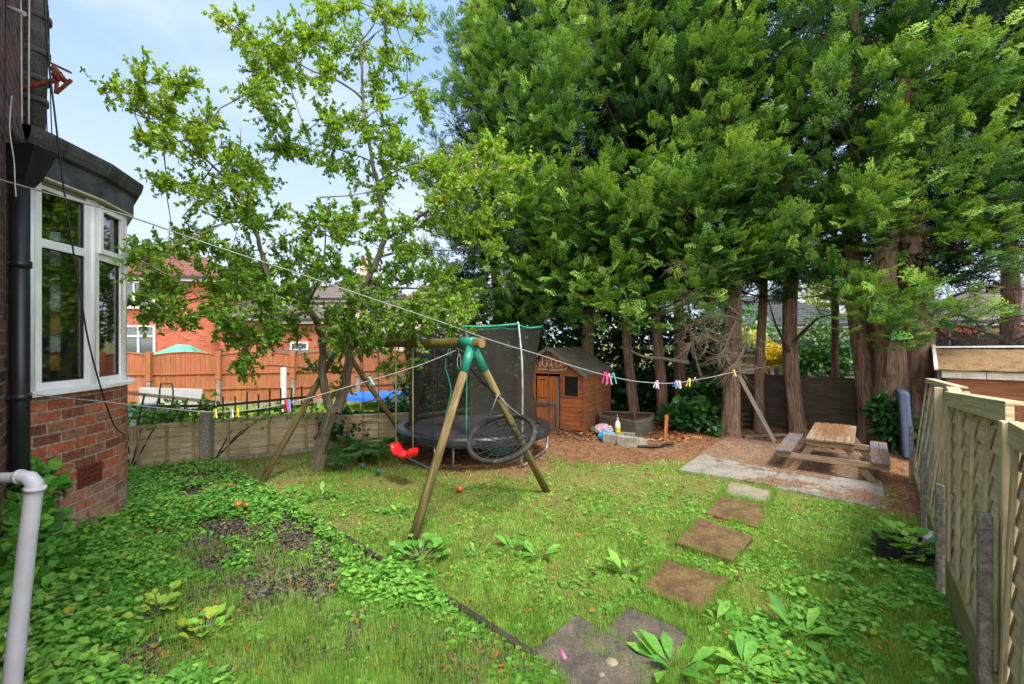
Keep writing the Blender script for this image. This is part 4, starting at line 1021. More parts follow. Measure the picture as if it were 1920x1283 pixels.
# ================================================================ PLANT TROUGH at the right
a = gp(1700,1058); tg = thing('plant_trough', 'dark low trough overflowing with leafy green plants by the fence', 'trough', (a.x,a.y,0))
tx = V(.86,-.5,0).normalized(); ty = V(.5,.86,0)
mb = MB(); L_, W_, H_ = .46, .24, .2
cc = a+ty*.12+V(-.0,0,0)
for s, (l_, n_, off) in enumerate(((L_,.025,-ty*(W_/2)),(L_,.025,ty*(W_/2)))): mb.frame_box(cc+off+up*(H_/2), tx, ty, up, l_, n_, H_)
for off in (-tx*(L_/2-.012), tx*(L_/2-.012)): mb.frame_box(cc+off+up*(H_/2), ty, tx, up, W_-.026, .024, H_-.002)
mb.build('tub', M['black_pvc'], tg); mb = MB(); mb.frame_box(cc+up*(H_*.42), tx, ty, up, L_-.05, W_-.03, H_*.8); mb.build('soil', M['soil'], tg)
trough_c = cc
q = cc+tx*.27+ty*.12; mb = MB(); mb.lathe([(.0,.0),(.11,0),(.12,.05),(.1,.075),(0,.085)], (q.x,q.y,.17), 12); tag(mb.build('plastic_tray', M['grey_pvc'], None), 'pale grey plastic tray on the corner of the plant trough', 'tray')

# ================================================================ WASHING LINES AND PEGS
def planrope(p, q, pix):
    out_ = []
    for px, py in pix:
        k = (px-CX)/F; dx = q[0]-p[0]; dy = q[1]-p[1]; t = (k*p[1]-p[0])/(dx-k*dy); x = p[0]+dx*t; y = p[1]+dy*t
        out_.append(V(x, y, H-(py-CY)/F*y))
    return out_
L1 = ((-4.25,3.62),(5.9,10.35))
pix1 = [(-40,324),(0,337),(120,371),(240,405),(400,461),(550,510),(700,561),(830,605),(920,638),(1010,665),(1075,687),(1140,705),(1190,715),(1240,719),(1270,718),(1300,713),(1340,706),(1380,697),(1430,689),(1478,683)]
P1 = smooth_poly(planrope(*L1, pix1), 3)
mb = MB(); mb.tube(P1, .0068, 6); tag(mb.build('washing_line', M['rope'], None), 'long grey washing line sagging from the house to the conifers', 'washing line')
L2 = ((dp.x+.05,dp.y-.05),(bar_at_px(856).x,bar_at_px(856).y-.05))
pix2 = [(52,739),(120,746),(200,754),(300,765),(400,773),(470,769),(550,754),(640,729),(740,700),(800,680),(855,657)]
P2 = smooth_poly(planrope(*L2, pix2), 4)
mb = MB(); mb.tube(P2, .0048, 6); tag(mb.build('washing_line', M['rope'], None), 'thin washing line from the black downpipe to the swing crossbar', 'washing line')
mb = MB(); q = bar_at_px(862)-V(0,0,.16); mb.tube([q+V(.02*math.sin(k*1.05)*1.2,-.07,-.08+.10*math.cos(k*1.05)*1.0) for k in range(10)], .006, 5)
tag(mb.build('rope_loop', M['rope'], None), 'loose loop of grey rope hanging under the crossbar end', 'rope')
def peg_proto(col):
    r = bpy.data.objects.new('clothes_peg', None); COL.objects.link(r); mt_ = m_plain('peg_plastic', col, .4, var=.06)
    for s in (-1,1):
        mb = MB(); a = V(0,s*.05,.28); b = V(0,s*.16,-.10); c = V(0,s*.30,-.62)
        mb.bar(V(0,s*.04,.30), V(0,s*.11,-.05), .14, .085, (0,1,0)); mb.bar(V(0,s*.11,-.05), V(0,s*.24,-.68), .14, .08, (0,1,0)); mb.build('prong', mt_, r, local=True)
    mb = MB(); mb.tube([V(-.09,-.1,-.06), V(0,0,-.02), V(.09,.1,-.06)], .02, 5); mb.build('spring', M['steel'], r, local=True)
    return r
GPEG = 'clothes pegs on the washing lines'
def peg(px, py, Lr, col, label, size, rz=0, ry=0, ropepts=None):
    q = planrope(*Lr, [(px, py)])[0]; r = peg_proto(col); r.location = q; r.scale = (size,size,size); r.rotation_euler = (0, R(ry), R(rz)); tag(r, label, 'clothes peg', GPEG)
pink = (226,70,140); lp = (226,150,190); yl = (236,204,60); wt = (220,214,218); bl = (70,110,210); tq = (90,200,190); rd_ = (214,66,60)
pegs1 = [(1135,704,pink,'hot pink peg, leftmost of the trio beside the playhouse roof',.19,60,4),(1142,707,lp,'pale pink peg in the middle of the trio beside the playhouse roof',.19,75,-3),(1150,706,tq,'turquoise peg, rightmost of the trio beside the playhouse roof',.19,70,-18),
 (1232,718,lp,'pale pink and lone peg in front of the left conifer trunk',.155,20,0),(1229,720,wt,'whitish peg just left of the lone pale pink peg',.12,70,40),
 (1266,718,bl,'blue peg at the left of the multicoloured bunch',.12,30,30),(1268,717,yl,'yellow peg inside the multicoloured bunch',.12,70,24),(1276,718,rd_,'red peg at the right of the multicoloured bunch',.12,70,-50),(1274,718,lp,'lilac pink peg hanging at the centre of the multicoloured bunch',.15,20,0),(1272,719,tq,'turquoise peg hanging lowest in the multicoloured bunch',.15,50,10),
 (1292,714,yl,'bright yellow peg right of the multicoloured bunch',.16,30,18),(1303,711,wt,'white peg between the two yellow pegs',.12,70,-40),(1376,697,yl,'yellow peg in front of the conifer trunk with the leaning plank',.15,10,-16)]
for px, py, c, lb_, s, rz, ry in pegs1: peg(px, py, L1, c, lb_, s, rz, ry)
pegs2 = [(404,772,(236,214,90),'pale yellow peg beside the concrete fence post',.09,60,0),(445,771,yl,'yellow peg over the right trellis',.09,60,0),(435,772,wt,'white peg just left of the yellow one over the trellis',.08,60,0),(536,756,rd_,'red peg on the thin line beside a blue one',.13,60,-4),(541,756,(110,140,220),'light blue peg beside the red one on the thin line',.13,60,3),(694,712,(150,206,220),'pale blue peg next to the far log leg of the swing',.11,60,-28)]
for px, py, c, lb_, s, rz, ry in pegs2: peg(px, py, L2, c, lb_, s, rz, ry)
# ================================================================ RIGHT GARDEN FENCE (posts, gravel boards, lapped panels)
Q0 = V(3.62,3.72,0); Q1 = V(2.58,2.36,0); Q2 = V(4.66,5.02,0); Q3 = V(6.25,7.02,0); Q4 = V(1.5,.95,0)
fo_ = Vector((.79,-.61,0)).normalized()      # away from the garden
rf = thing('garden_fence', 'leaning lapped timber fence panels with concrete spurs along the right', 'fence', tuple(Q0))
def lap_panel(a, b, z0, za, zb, mat, bat, nb, lean=0, leanb=None, name='panel', batw=.045, slat=.14, cap=.10, capm='batten'):
    """a near end, b far end; slats overlap; battens on the garden side"""
    d = (b-a); l = d.length; d.normalize(); n = -fo_; leanb = lean if leanb is None else leanb
    r = []
    mb = MB(); k = int(max(za, zb)-z0)/slat; nr = int((min(za,zb)-z0)/slat)+1
    def P(s, z, o=0):
        zt_ = za+(zb-za)*s/l; t = (z-z0)/(zt_-z0); ln = (lean+(leanb-lean)*s/l)*t; return a+d*s+up*z+fo_*(ln-o)
    for i in range(nr+1):
        zl = z0+i*slat; 
        if zl > min(za,zb)-.03: break
        zh = min(zl+slat+.02, min(za,zb)); segs = 10; ph_ = random.uniform(0,9); ws = [random.uniform(-.008,.008) for _ in range(segs+1)]
        for q in range(segs):
            s0, s1 = l*q/segs, l*(q+1)/segs; e0, e1 = ws[q], ws[q+1]; ro = i*1.37
            lo0 = P(s0,zl+e0,.030); lo1 = P(s1,zl+e1,.030); hi0 = P(s0,zh,.006); hi1 = P(s1,zh,.006)
            mb.face([lo1,lo0,hi0,hi1], [(s1+ro,0+ro),(s0+ro,0+ro),(s0+ro,slat+ro),(s1+ro,slat+ro)]); bk = fo_*.012
            mb.face([lo0,lo1,lo1+bk,lo0+bk], [(s0,0),(s1,0),(s1,.01),(s0,.01)]); mb.face([lo0+bk,lo1+bk,hi1+bk,hi0+bk], [(s0+ro,ro),(s1+ro,ro),(s1+ro,slat+ro),(s0+ro,slat+ro)])
    p = mb.build(name, mat, rf)
    for i in range(nb):
        s = .03+(l-.06)*i/(nb-1) if nb > 1 else l/2; zt_ = za+(zb-za)*s/l
        m2 = MB(); m2.bar(P(s, z0, .045), P(s, zt_-.02, .045), batw, .020, tuple(fo_)); m2.build('batten', bat, p, bevel=.002)
    m2 = MB(); m2.bar(P(0,za-cap/2+.0,.05)-d*.01, P(l,zb-cap/2,.05)+d*.01, .035, cap); m2.bar(P(0,za+.008,.02)-d*.01, P(l,zb+.008,.02)+d*.01, .10, .018); m2.build('cap_rail', M[capm], p, bevel=.003)
    m2 = MB(); m2.bar(P(0,za-.03,-.025)-d*.0, P(0,z0,-.025), .05, .05, tuple(fo_)); m2.build('end_post', bat, p)
    return p
lap_panel(Q1+A_*.05, Q0-A_*.06, .34, 1.77, 1.68, M['new_board'], M['batten'], 5, .06, .0, batw=.042)
lap_panel(Q0+A_*.06, Q2-A_*.02, .28, 1.64, 1.60, M['new_board'], M['batten'], 5, .05, .16)
lap_panel(Q2+A_*.04, Q3, .10, 1.60, 1.53, M['far_panel'], M['far_panel'], 6, .24, .16, slat=.17, cap=.06, capm='far_panel')
lap_panel(Q4, Q1-A_*.08, .34, 1.68, 1.68, M['new_board'], M['batten'], 6, .05, .05)
for a, b, z in ((Q1+A_*.06,Q0-A_*.07,.34),(Q0+A_*.06,Q2-A_*.06,.28),(Q2+A_*.06,Q3,.16),(Q4,Q1-A_*.06,.34)):
    mb = MB(); mb.bar(a+up*(z/2-.03)-fo_*.035, b+up*(z/2-.05)-fo_*.035, .05, z+.02); mb.bar(a+up*(z+.005)-fo_*.02, b+up*(z-.01)-fo_*.02, .09, .02); mb.build('gravel_board', M['gravelboard'], rf, bevel=.004)
for q, zt_, nm in ((Q1,1.19,0),(Q0,.92,0),(Q2,.86,0),(Q3-A_*.35,.85,0)):
    mb = MB(); p = q-fo_*.09; t = .055
    for c, s_ in ((p, 1),):
        mb.frame_box(c+up*(zt_/2-.1), A_, fo_, up, t+.01, t, zt_+.2)
    mb.build('concrete_spur', M['spur'], rf, bevel=.008)
mb = MB(); mb.frame_box(Q1+up*.84-fo_*.0+A_*-.02, A_, fo_, up, .075, .075, 1.7); mb.build('post', M['batten'], rf, bevel=.004)
for q, zt_ in ((Q0,1.66),(Q2,1.60)):
    mb = MB(); mb.frame_box(q+up*(zt_/2)+fo_*.03, A_, fo_, up, .07, .07, zt_); mb.build('post', M['batten'], rf, bevel=.004)

# neighbouring shed at the right
so2 = V(7.55,7.9,0); sh = thing('garden_shed', 'red brown boarded shed with mossy roof beyond the right fence', 'shed', tuple(so2))
sx1 = V(.75,-.66,0).normalized(); sy1 = V(.66,.75,0).normalized()
mb = MB()
for i in range(12): mb.frame_box(so2+sx1*1.6+up*(.07+i*.122), sx1, sy1, up, 3.2, .03, .118)
for i in range(12): mb.frame_box(so2+sy1*1.1+up*(.07+i*.122), sy1, sx1, up, 2.2, .028, .118)
mb.build('wall', M['shed_brown'], sh)
mb = MB(); 
for i in range(6): mb.frame_box(so2+sx1*(.2+i*.55)+up*1.545-sy1*.05, sx1, sy1, up, .54, .03, .13)
mb.build('fascia', M['pale_board'], sh, bevel=.003)
a, b = so2-sx1*.12-sy1*.12+up*1.61, so2+sx1*3.4-sy1*.12+up*1.61; c, d = b+sy1*1.3+up*.35, a+sy1*1.3+up*.35
mb = MB(); G = 24
def rq(u, v): p = a.lerp(b, u).lerp(d.lerp(c, u), v); return p+up*(.05*math.sin(v*math.pi)+.025*float(fbm(p.x*3,p.y*3,1.2)))
for i in range(G):
    for j in range(8): mb.face([rq(i/G,j/8),rq((i+1)/G,j/8),rq((i+1)/G,(j+1)/8),rq(i/G,(j+1)/8)], [(i/G*3,j/8),((i+1)/G*3,j/8),((i+1)/G*3,(j+1)/8),(i/G*3,(j+1)/8)], True)
e, f_ = d+sy1*1.3-up*.35, c+sy1*1.3-up*.35; mb.face([d,c,f_,e], [(0,0),(3,0),(3,1),(0,1)]); mb.face([b,a,e,f_], [(0,0),(3,0),(3,1),(0,1)])
mb.build('roof', M['moss_roof'], sh)
mb = MB(); mb.bar(d+up*.04-sx1*.1, c+up*.10, .12, .03); mb.bar(a-sx1*.02+up*.03, d-sx1*.02+up*.06, .05, .05); mb.build('ridge_cap', M['white'], sh)

# dark old back fence behind the conifers
def plainfence(name, label, pts, ztop, zbot, mat, post, nb=6, pw=.09, horizontal=True, group=None):
    r = thing(name, label, 'fence', tuple(pts[0]), 0, group)
    for i in range(len(pts)-1):
        a, b = pts[i], pts[i+1]; d = (b-a).normalized(); n = V(d.y,-d.x,0); l = (b-a).length; mb = MB(); h = (ztop-zbot)/nb
        for k in range(nb): mb.frame_box((a+b)/2+up*(zbot+h*(k+.5))+n*(.01*(k%2)+.0), d, n, up, l-.06, .02, h+.006)
        mb.build('panel', mat, r); 
    for p in pts:
        mb = MB(); mb.box((p.x,p.y,(ztop+.04)/2), (pw,pw,ztop+.04)); mb.build('post', post, r)
    return r
bpts = [V(9.4,8.2,0), V(7.7,9.9,0), V(6.2,11.2,0), V(4.7,12.4,0), V(3.2,13.5,0), V(1.6,14.6,0)]
plainfence('back_fence', 'dark old board fence in shade behind the conifer trunks', bpts, 1.30, .02, M['dark_fence'], M['dark_fence'])
q = at(1466,725,12.2); mb = MB(); mb.box((q.x,q.y,.75), (.22,.06,1.5)); tag(mb.build('wooden_post', M['green_post'], None), 'pale green wooden post standing against the dark back fence', 'post')
q = at(1724,700,9.6); mb = MB(); mb.box((q.x,q.y,.8), (.13,.1,1.62)); tag(mb.build('wooden_post', M['green_post'], None), 'green post just right of the thickest conifer trunk', 'post')

# ================================================================ LEFT: low board fence with trellis
LFp = [gp(232,886), gp(388,868), gp(604,845)+V(0,.1,0), V(-1.9,9.3,0), V(-.7,10.5,0)]
lf = thing('board_fence', 'low fence of old pale boards at the left edge of the garden', 'fence', tuple(LFp[1]))
lf['category'] = 'fence'
for i in range(4):
    a, b = LFp[i], LFp[i+1]; d = (b-a).normalized(); n = V(d.y,-d.x,0); l = (b-a).length; mb = MB(); z = .03; ztb = (.72,.72,.64,.60)[i]
    k = 0
    while z < ztb-.06:
        h = random.uniform(.10,.17); h = min(h, ztb-z); gap = .006
        nseg = 6
        for q in range(nseg):
            s0, s1 = l*q/nseg, l*(q+1)/nseg
            drop = 0
            mb.frame_box(a+d*((s0+s1)/2)+up*(z+h/2)-n*(.03-.012*(k%2)), d, n, up, s1-s0+.002, .018, h-gap-random.uniform(0,.006))
        z += h; k += 1
    mb.build('boards', M['old_board'], lf, bevel=0)
    nbt = 3 if i < 2 else 2
    for q in range(nbt):
        s = l*(q+.5)/nbt; mb = MB(); mb.frame_box(a+d*s+up*(ztb/2)-n*.0, d, n, up, .045, .03, ztb-.04); mb.build('batten', M['table_wood'], lf)
    mb = MB(); mb.frame_box((a+b)/2+up*(ztb+.005)-n*.02, d, n, up, l, .06, .03); mb.build('cap_rail', M['old_board'], lf)
p = LFp[1]; mb = MB(); mb.box((p.x+.02,p.y-.03,.42), (.17,.15,.95)); mb.build('concrete_post', M['spur'], lf, bevel=.012)
p = V(LFp[1].x, LFp[1].y, 0)
for i in (1,):
    a, b = LFp[1], LFp[2]; d = (b-a).normalized(); mb = MB(); mb.bar(a+d*.1+up*.0, b+up*.02, .05, .12); mb.build('gravel_board', M['concrete'], lf)
def trellis(label, a, b, z0, za, zb, nv, lean, rails, toprail=True):
    d = (b-a); l = d.length; d.normalize(); n = V(d.y,-d.x,0); t = thing('trellis', label, 'trellis', (a.x,a.y,z0))
    mb = MB()
    for i in range(nv):
        s = l*(i+.5)/nv; zt_ = za+(zb-za)*s/l + random.uniform(-.05,.05)*(0 if toprail else 1); mb.bar(a+d*s+up*z0, a+d*(s+lean)+up*zt_, .022, .05, tuple(n)); 
    mb.build('upright', M['trellis'], t)
    mb = MB()
    for r0, r1 in rails: mb.bar(a+up*r0-n*.02, b+up*r1-n*.02, .022, .045)
    mb.build('rail', M['trellis'], t)
    if toprail: mb = MB(); mb.bar(a+up*za-n*.0, b+up*zb-n*.0, .05, .05); mb.build('top_rail', M['old_board'], t)
    return t
a = LFp[0]+V(.05,.05,0); b = LFp[1]+V(.10,.05,0)
trellis('sagging dark trellis with pale top rail above the left boards', a, b, .74, 1.27, 1.05, 6, .10, ((.86,.95),(1.05,.98)))
trellis('upright dark slat trellis right of the concrete post', LFp[1]+V(.14,.05,0), LFp[2]+V(-.15,.02,0), .72, 1.16, 1.22, 9, .0, ((.82,.88),(.98,1.04)), False)

# neighbour's orange fence
of_ = [V(-13.5,12.2,0), V(-11.4,12.5,0), V(-9.9,12.45,0), V(-8.35,13.0,0), V(-6.45,13.45,0), V(-4.75,14.1,0), V(-3.2,14.8,0), V(-1.9,15.6,0)]
nf = thing('panel_fence', 'tall orange stained fence with curved panel tops on the neighbouring lawn', 'fence', tuple(of_[3]))
for i in range(len(of_)-1):
    a, b = of_[i], of_[i+1]; d = (b-a).normalized(); n = V(d.y,-d.x,0); l = (b-a).length; mb = MB(); nbp = 14; zt0 = 1.72
    for k in range(nbp):
        s = l*(k+.5)/nbp; zt_ = zt0+.09*math.sin(math.pi*(k+.5)/nbp); mb.frame_box(a+d*s+up*((.40+zt_)/2)+n*(.004*(k%2)), d, n, up, l/nbp-.004, .018, zt_-.40)
    mb.build('panel', M['orange_fence'], nf)
    mb = MB(); pts = [a+d*(l*k/10)+up*(zt0+.01+.09*math.sin(math.pi*k/10)) for k in range(11)]
    for k in range(10): mb.bar(pts[k], pts[k+1], .06, .025)
    for z in (.78,1.22): mb.bar(a+up*z+n*.03, b+up*z+n*.03, .03, .05)
    mb.build('rail', M['orange_fence'], nf)
    mb = MB(); mb.frame_box((a+b)/2+up*.30, d, n, up, l, .05, .20); mb.build('gravel_board', M['concrete'], nf)
for p in of_:
    mb = MB(); mb.box((p.x,p.y-.02,.55), (.11,.11,1.0)); mb.build('concrete_post', M['concrete'], nf, bevel=.008)
    mb = MB(); mb.box((p.x,p.y-.02,1.43), (.14,.14,.80)); mb.build('post', M['orange_fence'], nf, bevel=.006)
# things next door
q = at(532,727,12.0); mb = MB(); mb.box((q.x,q.y,.8), (.13,.08,1.25)); tag(mb.build('white_post', M['white'], None, bevel=.01), 'flaking white wooden post on the neighbouring lawn', 'post')
a = at(262,735,9.0); b = at(380,738,9.2)
mb = MB(); mb.frame_box((a+b)/2+up*-.12, (b-a).normalized(), V(0,-1,0), V(0,0,1), (b-a).length, .04, .42); tag(mb.build('white_board', M['white'], None), 'large white board lying behind the sagging trellis', 'board')
bxp = at(305,775,8.6); mb = MB(); mb.box((bxp.x,bxp.y,.55), (.75,.4,.55)); tag(mb.build('storage_box', M['black_pvc'], None, bevel=.03), 'dark storage box behind the sagging trellis', 'box')
bxp = at(262,760,8.5); mb = MB(); mb.box((bxp.x,bxp.y,.62), (.4,.3,.65)); tag(mb.build('storage_box', m_plain('grey_blue_box', (120,136,150), .6), None, bevel=.03), 'grey blue box behind the trellis, next to the bay window', 'box')
c0_ = at(312,735,8.4); t = thing('folding_chair', 'dark folding chair frame behind the trellis', 'chair', (c0_.x,c0_.y,.2))
mb = MB(); w_ = .13
for z0 in (0,):
    P = [V(c0_.x-w_,c0_.y,.25), V(c0_.x-w_*.95,c0_.y,1.2), V(c0_.x-w_*.8,c0_.y,1.33), V(c0_.x+w_*.8,c0_.y,1.33), V(c0_.x+w_*.95,c0_.y,1.2), V(c0_.x+w_,c0_.y,.25)]
mb.tube(P, .014, 6); mb.build('back_frame', M['black_pvc'], t)
mb = MB(); mb.box((c0_.x,c0_.y-.15,.72), (.28,.3,.03)); mb.build('seat', M['black_pvc'], t)
mb = MB(); mb.tube([V(c0_.x-.1,c0_.y-.28,.25), V(c0_.x-.1,c0_.y-.28,.72)], .012, 6); mb.build('leg', M['black_pvc'], t)
mb = MB(); mb.tube([V(c0_.x+.1,c0_.y-.28,.25), V(c0_.x+.1,c0_.y-.28,.72)], .012, 6); mb.build('leg', M['black_pvc'], t)
# green tarpaulin tent
q = at(322,662,16.5); mb = MB(); pk = [V(q.x-.75,16.4,1.62), V(q.x+.75,16.6,1.62), V(q.x+.55,17.8,1.62), V(q.x-.6,17.8,1.62)]; tpk = [V(q.x-.18,17,2.02), V(q.x+.22,17.1,1.99)]
for f_ in ([pk[0],pk[1],tpk[1],tpk[0]], [pk[1],pk[2],tpk[1]], [pk[2],pk[3],tpk[0],tpk[1]], [pk[3],pk[0],tpk[0]]): mb.face(f_, [(0,0)]*len(f_))
for i in range(4): a, b = pk[i], pk[(i+1) % 4]; mb.face([V(a.x,a.y,.0),V(b.x,b.y,.0),b,a], [(0,0)]*4)
tag(mb.build('tarpaulin_shelter', M['tarp_green'], None), 'peaked green tarpaulin shelter showing over the orange fence', 'shelter')

# ================================================================ HOUSES BEYOND
def pane_window(parent, o, d, n, s, z0, w_, h, nm=3, mat='pvc', glass='glass_dark', transom=.3, blind=False):
    f = MB(); T = .07; c = o+d*s
    for k in range(nm+1): f.frame_box(c+d*(w_*k/nm)+up*(z0+h/2)+n*.04, d, n, up, T, .09, h)
    for z in (z0+T/2, z0+h-T/2)+((z0+h*(1-transom),) if transom else ()): f.frame_box(c+d*(w_/2)+up*z+n*.042, d, n, up, w_, .086, T)
    f.frame_box(c+d*(w_/2)+up*(z0-.05)+n*.08, d, n, up, w_+.2, .16, .06)
    wn = f.build('window', M[mat], parent)
    g_ = MB(); g_.frame_box(c+d*(w_/2)+up*(z0+h/2)+n*.02, d, n, up, w_, .02, h); g_.build('pane', M[glass], wn)
    return wn
def house(label, o, d, w_, dep, ze, zr, wallm, roofm, wins, hip=True, glabel=None, cat='house', gut='black_pvc', chimney=None, zb=0):
    d = d.normalized(); n = V(d.y,-d.x,0); bk = -n; r = thing('house' if cat == 'house' else cat, label, cat, (o.x,o.y,zb))
    c = [o, o+d*w_, o+d*w_+bk*dep, o+bk*dep]; mb = MB()
    for i in range(4): mb.wallquad(c[i], c[(i+1)%4], zb, ze, i*3.3)
    mb.build('wall', M[wallm], r)
    e = .35; q = [o-d*e+n*e, o+d*(w_+e)+n*e, o+d*(w_+e)+bk*(dep+e), o-d*e+bk*(dep+e)]; q = [V(p.x,p.y,ze-.02) for p in q]
    h0 = (min(dep/2, w_/2-.05) if hip else -.0); r0 = o+d*(h0-(0 if hip else e))+bk*(dep/2)+up*zr; r1 = o+d*(w_-h0+(0 if hip else e))+bk*(dep/2)+up*zr
    mb = MB()
    def fc(ps): mb.face(ps, [((p-ps[0]).dot((ps[1]-ps[0]).normalized()), (p-ps[0]).length) for p in ps])
    rows = 14
    for A1, B1, C1, D1 in ((q[0],q[1],r1,r0),(q[2],q[3],r0,r1)):
        for k in range(rows):
            t0, t1 = k/rows, (k+1)/rows; p0, p1, p2, p3 = A1.lerp(D1,t0)+up*.05, B1.lerp(C1,t0)+up*.05, B1.lerp(C1,t1), A1.lerp(D1,t1)
            mb.face([p0,p1,p2,p3], [(0,k*.3),((p1-p0).length,k*.3),((p1-p0).length,k*.3+.3),(0,k*.3+.3)]); mb.face([p0-up*.05,p1-up*.05,p1,p0], [(0,0),(9,0),(9,.05),(0,.05)])
    fc([q[1],q[2],r1]); fc([q[3],q[0],r0])
    rf_ = mb.build('roof', M[roofm], r)
    mb = MB(); mb.frame_box((q[0]+q[1])/2-up*.05, d, n, up, w_+2*e, .12, .12); mb.build('gutter', M[gut], r)
    mb = MB(); mb.frame_box((q[0]+q[1])/2-up*.16-n*.12, d, n, up, w_+2*e-.1, .05, .14); mb.build('fascia', M['white'], r)
    if chimney:
        cc = r0.lerp(r1, chimney); mb = MB(); mb.box((cc.x,cc.y,zr+.3), (.9,.6,1.3)); ch = mb.build('chimney', M[wallm], rf_)
        mb = MB(); mb.lathe([(.12,0),(.14,.35),(0,.35)], (cc.x-.2,cc.y,zr+.95), 10); mb.lathe([(.12,0),(.14,.35),(0,.35)], (cc.x+.2,cc.y,zr+.95), 10); mb.build('chimney_pot', M['terracotta'], ch)
    for a in wins: pane_window(r, o, d, n, *a)
    return r
# red brick house seen beside the bay window
o = at(120,640,19.5); o = V(o.x,19.5,0)
house('red brick two storey house with white windows beside the bay window', V(-19.3,20.2,0), V(.97,.22,0), 6.05, 7, 5.15, 6.9, 'far_brick', 'tile_red',
      [(.5,1.25,2.5,1.6,4),(.6,3.7,2.4,1.15,3,'pvc','glass_dark',.0)], chimney=None)
house('orange brick house with grey framed windows seen through the bay glass', V(-26,18.3,0), V(.98,.2,0), 8.0, 6, 5.0, 6.9, 'tan_brick', 'tile_grey',
      [(1.0,.9,6.4,1.6,5,'frame_dark','blind',0),(1.0,3.5,6.4,1.1,5,'frame_dark','blind',0)])
house('lower brick extension with small obscured window behind the tarpaulin', V(-13.4,20.9,0), V(.97,.22,0), 1.6, 4, 3.35, 4.2, 'far_brick', 'tile_grey', [], hip=False)
r = house('red brick rear wing with brown roof and small white window', V(-13.4,22.4,0), V(.95,-.0,0), 4.1, 5, 3.25, 4.25, 'far_brick', 'tile_grey', [(2.55,1.15,.8,.95,1,'pvc','glass_dark',.4)], hip=True)
house('pinkish pebbledashed house with tall windows behind the apple tree', V(-13.6,29,0), V(.99,.05,0), 6.6, 7, 4.9, 7.0, 'render', 'tile_grey', [(1.2,1.0,1.4,1.6,2),(4.4,1.2,1.0,1.3,2),(1.2,3.2,1.4,1.2,2),(4.3,3.3,1.2,1.1,2)], chimney=.3)
house('semi hidden pale rendered house right of the pinkish one', V(-6.4,30,0), V(.99,.03,0), 4.4, 7, 4.7, 6.8, 'render', 'tile_grey', [(1.0,.8,1.6,1.5,3),(.8,3.0,1.6,1.2,3)])
house('distant orange brick house with white bay seen above the swing crossbar', V(-8.9,36,0), V(.99,.0,0), 5.5, 7, 5.2, 7.6, 'far_brick', 'tile_red', [(3.0,.8,2.2,2.0,3),(3.0,3.5,2.2,1.3,3)])
house('white rendered garage row with flat grey roof behind the conifers', V(8.6,19.0,0), V(.93,-.37,0), 11.5, 5, 1.75, 2.2, 'pale_board', 'lead', [(2.0,.6,1.2,.8,2),(6.0,.6,1.2,.8,2)], cat='garage')
house('orange brick house far right with white window beyond the shed', V(20,21.5,0), V(.9,-.43,0), 12, 7, 3.1, 5.2, 'far_brick', 'tile_grey', [(1.5,.9,2.4,1.6,3),(6.5,.9,2.0,1.6,3)])
house('pale bungalow with white gable behind the right conifers', V(11.5,30,0), V(.95,-.3,0), 10, 8, 3.2, 5.4, 'render', 'lead', [(1.5,.9,2.4,1.4,3),(6,.9,1.4,1.4,2)])
plainfence('grey_fence', 'low grey board fence in front of the pebbledashed house', [V(-11.4,20.4,0), V(-9.6,20.6,0), V(-7.8,20.8,0), V(-6.0,21,0)], 1.75, .1, M['grey_wood'], M['grey_wood'])
# far trampoline beyond the shed
q = V(14.0,13.6,0); t = thing('trampoline', 'distant netted trampoline with blue capped poles beyond the shed roof', 'trampoline', tuple(q))
for k in range(6):
    a = R(60*k+15); p = q+V(1.3*math.cos(a),1.3*math.sin(a),0); mb = MB(); mb.tube([p, p+up*2.6], .035, 8); po = mb.build('pole', M['cable_black'], t)
    mb = MB(); mb.lathe([(0,.0),(.06,.02),(.07,.1),(0,.14)], (p.x,p.y,2.55), 8); mb.build('cap', M['blue_cover'], po)
mb = MB(); n_ = 36; cp2 = lambda a, z: q+V(1.22*math.cos(a),1.22*math.sin(a),z)
for i in range(n_): a0, a1 = 2*math.pi*i/n_, 2*math.pi*(i+1)/n_; mb.face([cp2(a0,.8),cp2(a1,.8),cp2(a1,2.45-.1*abs(math.sin(a1*3-.78))),cp2(a0,2.45-.1*abs(math.sin(a0*3-.78)))], [(a0,0),(a1,0),(a1,1.6),(a0,1.6)])
mb.build('safety_net', M['net'], t)
mb = MB(); mb.tube([cp2(R(i*10),.78) for i in range(37)], .05, 8, cap=False); mb.build('frame', M['blue_cover'], t)
